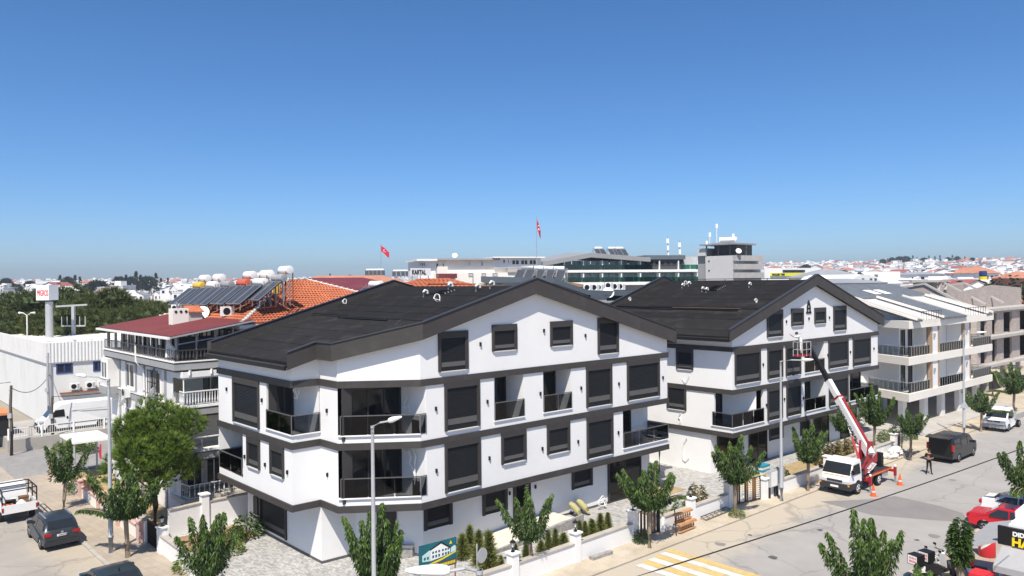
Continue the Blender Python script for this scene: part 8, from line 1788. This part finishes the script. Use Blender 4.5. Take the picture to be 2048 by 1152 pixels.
hose([gfp(1375, 876), gfp(1368, 888), gfp(1366, 905), gfp(1367, 918), gfp(1372, 922), gfp(1379, 915)], .03, 'white cable loop hanging on the second block ground wall'); hose([lfp(1380, 752), lfp(1374, 763), lfp(1370, 764), lfp(1366, 757)], .02, 'short white cable on the second block side wall'); hose([lfp(1362, 826), lfp(1358, 834), lfp(1362, 838), lfp(1361, 846)], .035, 'knotted white cable under the side window of the second block')
e = empty('rubble_bag_pile', atz(1842, 905), 0, 'heap of white rubble bags beside the garden wall', 'rubble bags'); rb = random.Random(8); bgm = []
for k in range(3):
    m = MB(); r_ = random.Random(k); n, q = 9, 6
    for i in range(q+1):
        for j in range(n): a = 6.283*j/n; h = i/q; w = .32*math.sin(math.pi*(.12+.78*h))*(1+.25*r_.uniform(-1, 1)); m.v.append((math.cos(a)*w, math.sin(a)*w*.8, .42*h+r_.uniform(-.03, .03)))
    for i in range(q):
        for j in range(n): m.f.append((i*n+j, i*n+(j+1) % n, (i+1)*n+(j+1) % n, (i+1)*n+j)); m.m.append(0)
    m.f.append(tuple(q*n+j for j in range(n))); m.m.append(0); bgm.append(mesh_of('bag', m, 'cloth_white'))
for k in range(16):
    s, t = 31.0+rb.uniform(0, 2.2), -5.35-rb.uniform(0, .7); lv = 0 if k < 10 else .32; p = ST(s, t)-ORG[e]; linked('bag', bgm[k % 3], e, (p.x, p.y, .05+lv), (0, 0, rb.uniform(0, 6)), (1, 1, .9+.3*rb.random()))
# cement bags pallet behind the gate
e = empty('cement_stack', atz(1525, 948), 0, 'blue and white cement bags stacked behind the sliding gate', 'bag stack'); p = atz(1525, 948)
for k in range(4): m = MB(); m.prism([p-E1*.5-E2*.3, p+E1*.5-E2*.3, p+E1*.5+E2*.3, p-E1*.5+E2*.3], .07+.16*k, .21+.16*k); part('bag', m, 'cloth_white' if k % 2 == 0 else 'sign_blue', e)
# advertising board in the garden
A_, B_ = ST(-8.9, -3.6), ST(-7.1, -3.75); f = Fr(aty(838, 1100, 32.2), aty(913, 1090, 33.4)); e = empty('advertising_board', f.P(f.L/2, 0, 0), 0, 'teal advertising board with picture of white houses in the garden', 'sign board'); z0, z1 = 1.25, 2.45
m = MB(); f.box(m, 0, f.L, -.03, 0, z0+.28, z1); bd_ = part('panel', m, 'sign_teal', e); m = MB(); f.box(m, 0, f.L, -.028, .001, z0, z0+.275); part('text_strip', m, 'dark_clad', bd_)
def pq_(pts, mat, o, nm):
    m = MB(); m.face([f.P(a*f.L, o, z0+b*(z1-z0)) for a, b in pts]); return part(nm, m, mat, bd_)
pq_([(.25, .27), (.60, .36), (.98, .49), (.98, .45), (.60, .29), (.4, .235)], 'sign_yellow', .004, 'yellow_swoosh')
pq_([(.08, .40), (.08, .62), (.30, .78), (.30, .36)], 'sign_pale', .005, 'printed_house'); pq_([(.30, .36), (.30, .78), (.58, .93), (.82, .66), (.82, .44)], 'sign_white', .006, 'printed_house'); pq_([(.84, .46), (.84, .66), (.95, .72), (.98, .66), (.98, .5)], 'sign_pale', .005, 'printed_house')
pq_([(.27, .77), (.58, .97), (.86, .66), (.82, .64), (.58, .90), (.30, .74)], 'black', .008, 'printed_roof')
for a in (.12, .2, .34, .42, .50, .60, .68, .75): pq_([(a, .44), (a, .54), (a+.05, .545), (a+.05, .445)], 'sign_teal', .008, 'printed_window'); pq_([(a, .60), (a, .68), (a+.05, .685), (a+.05, .605)], 'sign_teal', .008, 'printed_window') if a > .3 else None
pq_([(.80, .80), (.84, .93), (.88, .80)], 'sign_yellow', .006, 'printed_emblem')
m = MB()
for k in range(9): a = .06+k*.045; f.box(m, a*f.L, (a+.03)*f.L, .002, .004, z0+.08, z0+.16)
part('small_print', m, 'sign_white', bd_); m = MB()
for k in range(10): a = .55+k*.042; f.box(m, a*f.L, (a+.03)*f.L, .002, .004, z0+.07, z0+.2)
part('phone_print', m, 'sign_yellow', bd_)
m = MB(); [m.bar(f.P(a, -.05, 0), f.P(a, -.05, z1), .06) for a in (.05, f.L-.05)]; part('posts', m, 'rust', e)
f = Fr(atz(1975, 846), atz(1988, 838)); e = empty('site_poster', f.P(.5, 0, 0), 0, 'small blue poster board between the flat tree and white pickup', 'sign board'); m = MB(); f.box(m, 0, f.L, -.04, 0, .3, 1.5); part('poster', m, 'sign_blue', e); m = MB(); f.box(m, .2*f.L, .8*f.L, .002, .006, .75, .95); part('print', m, 'sign_white', e)
# laundry and pergola by the old building
e = empty('laundry_line', ST(-14, 25), 0, 'white sheets drying on a line beside the old building', 'laundry'); a, b = atz(178, 890, 2.3), atz(214, 925, 2.1); a = ST(-14.0, 26.2, 2.2); b = ST(-13.4, 22.0, 2.1); m = MB(); m.tube([a, a.lerp(b, .5)-Z3*.1, b], .012, 5); part('line', m, 'wire', e)
for k, mt in enumerate(('cloth_white', 'sheet_white', 'cloth_white', 'cloth_white')):
    p, q = a.lerp(b, .04+k*.25), a.lerp(b, .25+k*.25); m = MB()
    for j in range(6): u0, u1 = j/6, (j+1)/6; w0, w1 = .05*math.sin(j*1.9), .05*math.sin((j+1)*1.9); c0_, c1_ = p.lerp(q, u0), p.lerp(q, u1); m.face([c0_-Z3*1.25+E1*w0*2, c1_-Z3*1.25+E1*w1*2, c1_-Z3*.04+E1*w1*.3, c0_-Z3*.04+E1*w0*.3])
    part('sheet', m, mt, e)
m = MB(); p = ST(-14.2, 27.0, 2.9)
for j in range(4): m.face([p+E2*(.16*j)-Z3*(.9+.2*math.sin(j)), p+E2*(.16*(j+1))-Z3*(.9+.2*math.sin(j+1)), p+E2*(.16*(j+1))*.6, p+E2*(.16*j)*.6])
solo('red_cloth', m, 'flag_red', 'red cloth hanging near the white laundry', 'cloth')
e = empty('pergola', ST(-14, 31), 0, 'white flat-topped pergola roof beside the laundry', 'pergola'); m = MB(); m.prism([ST(-15.4, 29.2), ST(-12.9, 29.2), ST(-12.9, 33.0), ST(-15.4, 33.0)], 2.75, 2.9); part('pergola_roof', m, 'tank_white', e); m = MB(); [m.bar(ST(s, t, 0), ST(s, t, 2.75), .09) for s in (-15.3, -13.0) for t in (29.3, 32.9)]; part('posts', m, 'galv', e)
# ================================================================== clutter on the black roofs
def vent(D, s, t, label, h=.5):
    p = roofpt(D, s, t, .02); m = MB(); m.tube([p, p+Z3*h, p+Z3*(h+.12)+E1*.10, p+Z3*(h+.08)+E1*.26, p+Z3*(h-.08)+E1*.30], .065, 8); solo('vent_pipe', m, 'pipe_white', label, 'vent pipe', None, True)
def on_roof(D, u, v, dz=0):
    s, t = 0, 6
    lo = None
    d = ray(u, v)
    for k in range(600):
        q = Vector((0, 0, CAMH))+d*(30+k*.12); s, t = toST(q)
        if q.z < D.top(s)-.5 and D.foot[0][1]+.5 > t > -1.5: return s, t
    return s, t
for (u, v, lb) in ((952, 586, 'white hooked vent pipe on the corner block roof near the ridge'), (980, 580, 'right white vent pipe near the corner block ridge'), (897, 583, 'left white vent pipe near the corner block ridge'), (847, 597, 'white bent pipe stub beside the membrane rolls')): s, t = on_roof(D1, u, v); vent(D1, s, t, lb, .35)
for (u, v, lb) in ((1364, 578, 'white hooked vent pipe near the second block ridge'), (1377, 574, 'white vent beside the second block ridge rail'), (1404, 586, 'left of the two white vents by the membrane rolls'), (1412, 587, 'right of the two white vents by the membrane rolls'), (1498, 577, 'small white vent right on the second block ridge')): s, t = on_roof(D2, u, v); vent(D2, s, t, lb, .32)
def rolls(D, u, v, n, label):
    s, t = on_roof(D, u, v); e = empty('membrane_rolls', roofpt(D, s, t), 0, label, 'roofing rolls')
    for k in range(n): m = MB(); a = roofpt(D, s+.22*k, t+.5, .12); b = roofpt(D, s+.22*k+.1, t-.75, .12); m.tube([a, b], .10, 10); r_ = part('roll', m, 'black', e, True); m = MB(); m.tube([b, b+(b-a).normalized()*.012], .06, 10); part('roll_end', m, 'trim_grey', r_)
rolls(D1, 872, 592, 4, 'pile of black membrane rolls on the corner block roof'); rolls(D2, 1418, 584, 6, 'pile of black membrane rolls on the second block roof')
for D, u, v, lb, r_, up in ((D1, 690, 611, 'white cable loop standing at the left roof edge of the corner block', .2, (.7, -.6, .2)), (D1, 876, 606, 'white hose bundle below the membrane rolls', .25, (.3, -.7, .5)), (D2, 1260, 604, 'white cable loop at the left roof edge of the second block', .2, (.7, -.6, .2)), (D2, 1512, 608, 'white cable loop near the front verge of the second block', .22, (.7, -.6, .2)), (D2, 1372, 571, 'white tangle of cable by the ridge of the second block', .2, (.2, -.8, .4))):
    s, t = on_roof(D, u, v); coil(roofpt(D, s, t, r_+.02), r_*.9, lb, up=up, tr=.02, turns=1.9)
def roof_cable(D, pts, label, mat='rail_grey', r=.018):
    P = []
    for u, v in pts: s, t = on_roof(D, u, v); P.append(roofpt(D, s, t, .05))
    m = MB(); m.tube(P, r, 5); solo('roof_cable', m, mat, label, 'cable')
roof_cable(D1, [(885, 603), (870, 612), (850, 622), (825, 632), (800, 643), (790, 652)], 'long grey cable snaking down the corner block roof'); roof_cable(D1, [(870, 606), (850, 614), (832, 619), (815, 621), (803, 618)], 'short grey cable loop on the corner block roof')
roof_cable(D2, [(1350, 583), (1338, 591), (1322, 594), (1310, 592)], 'grey cable loop on the second block roof left side'); roof_cable(D2, [(1466, 584), (1474, 590), (1468, 597), (1458, 600)], 'pale cable curl on the second block roof middle')
for D, s0, t0, t1, lb in ((D1, .8, 10.4, 3.2, 'black pipe rail on stands along the corner block ridge'), (D2, 29.5, 11.0, 1.2, 'black pipe rail on stands along the second block ridge')):
    e = empty('ridge_rail', roofpt(D, s0, t0), 0, lb, 'rail'); m = MB(); m.bar(roofpt(D, s0, t0, .42), roofpt(D, s0, t1, .42), .07, .05); part('rail', m, 'black', e)
    for k in range(6): t = t0+(t1-t0)*k/5; m = MB(); m.bar(roofpt(D, s0, t, 0), roofpt(D, s0, t, .42), .05); part('stand', m, 'rust', e)
p = roofpt(D1, 1.2, 8.6, 0); m = MB(); m.lathe([(.18, 0), (.18, .5), (.26, .55), (.26, .62), (.1, .72)], p, (0, 0, 1), 14); solo('roof_cowl', m, 'galv', 'round metal cowl standing behind the corner block ridge', 'cowl', None, True)

# ================================================================== shop at the bottom right
sh = Vector((20.55, 30.9, 0)); W_ = Fr(sh, sh-E2*7); e = empty('kebab_shop', sh, 0, 'small shop with black sign board and grey awnings at the bottom right', 'shop')
m = MB(); W_.box(m, 0, 7, -3, 0, .1, 3.48); part('wall', m, 'white_old', e); m = MB(); W_.box(m, -.1, 7, -3.1, .05, 3.5, 3.6); part('roof_deck', m, 'tank_white', e)
for k in range(5): m = MB(); W_.box(m, -.05, 7, -2.9+k*.65, -2.75+k*.65, 3.6, 3.7); part('roof_rib', m, 'tank_white', e)
m = MB(); W_.box(m, -.2, -.02, -3, -1.4, 3.55, 3.8); part('roof_kerb', m, 'tank_white', e)
m = MB(); W_.box(m, -.45, 7, .06, .22, 2.75, 3.5); sb_ = part('sign_board', m, 'black', e)
text('lettering', 'DIDIM', .24, 'sign_white', sb_, W_.P(.08, .235, 3.20), W_.d, Z3, .01, bold=.012); text('lettering', 'HAT', .46, 'sign_yellow', sb_, W_.P(.05, .235, 2.80), W_.d, Z3, .01, bold=.02)
m = MB(); P = W_.P; m.hexa([P(-.3, .2, 2.66), P(7, .2, 2.66), P(7, 1.5, 2.2), P(-.3, 1.5, 2.2), P(-.3, .2, 2.70), P(7, .2, 2.70), P(7, 1.5, 2.24), P(-.3, 1.5, 2.24)]); m.hexa([P(-.3, 1.49, 1.98), P(7, 1.49, 1.98), P(7, 1.52, 1.98), P(-.3, 1.52, 1.98), P(-.3, 1.49, 2.23), P(7, 1.49, 2.23), P(7, 1.52, 2.23), P(-.3, 1.52, 2.23)]); part('front_awning', m, 'awning_grey', e)
m = MB(); Q0 = sh+E1*.0+E2*.12; m.hexa([Q0-E1*.1+Z3*2.95, Q0+E1*4+Z3*2.95, Q0+E1*4+E2*1.9+Z3*2.30, Q0-E1*.7+E2*1.6+Z3*2.25, Q0-E1*.1+Z3*3.0, Q0+E1*4+Z3*3.0, Q0+E1*4+E2*1.9+Z3*2.36, Q0-E1*.7+E2*1.6+Z3*2.31]); part('side_awning', m, 'awning_grey', e)
m = MB(); [m.bar(P(a, 1.4, .1), P(a, 1.4, 2.0), .05) for a in (.1, 3)]; part('awning_post', m, 'rail_grey', e); m = MB(); W_.box(m, .2, 6.8, .0, .04, .3, 2.6); part('shop_window', m, 'window_dark', e)
p = atz(1974, 1112, .1); m = MB(); m.lathe([(.34, 0), (.37, .05), (.37, 1.1), (.32, 1.18), (.05, 1.2)], p, (0, 0, 1), 18); rd = solo('drink_cooler', m, 'sign_red', 'red round drink cooler under the shop side awning', 'cooler', None, True); m = MB()
for k in range(10): a = 3.4+k*.16; m.hexa([tuple(p+Vector((math.cos(a)*.372, math.sin(a)*.372, .35+.05*k))), tuple(p+Vector((math.cos(a+.16)*.372, math.sin(a+.16)*.372, .40+.05*k))), tuple(p+Vector((math.cos(a+.16)*.35, math.sin(a+.16)*.35, .40+.05*k))), tuple(p+Vector((math.cos(a)*.35, math.sin(a)*.35, .35+.05*k))), tuple(p+Vector((math.cos(a)*.376, math.sin(a)*.376, .50+.05*k))), tuple(p+Vector((math.cos(a+.16)*.376, math.sin(a+.16)*.376, .55+.05*k))), tuple(p+Vector((math.cos(a+.16)*.35, math.sin(a+.16)*.35, .55+.05*k))), tuple(p+Vector((math.cos(a)*.35, math.sin(a)*.35, .5+.05*k)))])
part('white_wave', m, 'sign_white', rd)
p = aty(1963, 1130, 30.2); p.z = .1; m = MB(); m.prism([p-E1*.4-E2*.35, p+E1*.4-E2*.35, p+E1*.4+E2*.35, p-E1*.4+E2*.35], .1, 1.9); rd = solo('drink_fridge', m, 'sign_red', 'tall red fridge cabinet in front of the shop window', 'fridge'); m = MB(); fq = Fr(p-E1*.4+E2*.35, p-E1*.4-E2*.35); fq.box(m, .06, .64, .0, .02, .3, 1.75); part('fridge_door', m, 'car_red', rd); m = MB(); fq.box(m, .58, .62, .02, .06, .8, 1.3); part('handle', m, 'steel', rd)
# ================================================================== the summer air between here and the far town
m = MB(); m.box(-2600, 2600, -60, 2600, -14, 75); hz_ = part('haze', m, 'white'); hz_['kind'] = 'stuff'; hz_['label'] = 'thin pale summer haze over the town'; hz_['category'] = 'haze'
mh = bpy.data.materials.new('haze'); mh.use_nodes = True; nh = mh.node_tree; nh.nodes.clear(); oh = nh.nodes.new('ShaderNodeOutputMaterial'); pv = nh.nodes.new('ShaderNodeVolumePrincipled')
pv.inputs['Color'].default_value = (.86, .92, 1, 1); pv.inputs['Density'].default_value = .00030; pv.inputs['Anisotropy'].default_value = .3
nh.links.new(pv.outputs[0], oh.inputs['Volume']); hz_.data.materials.clear(); hz_.data.materials.append(mh)
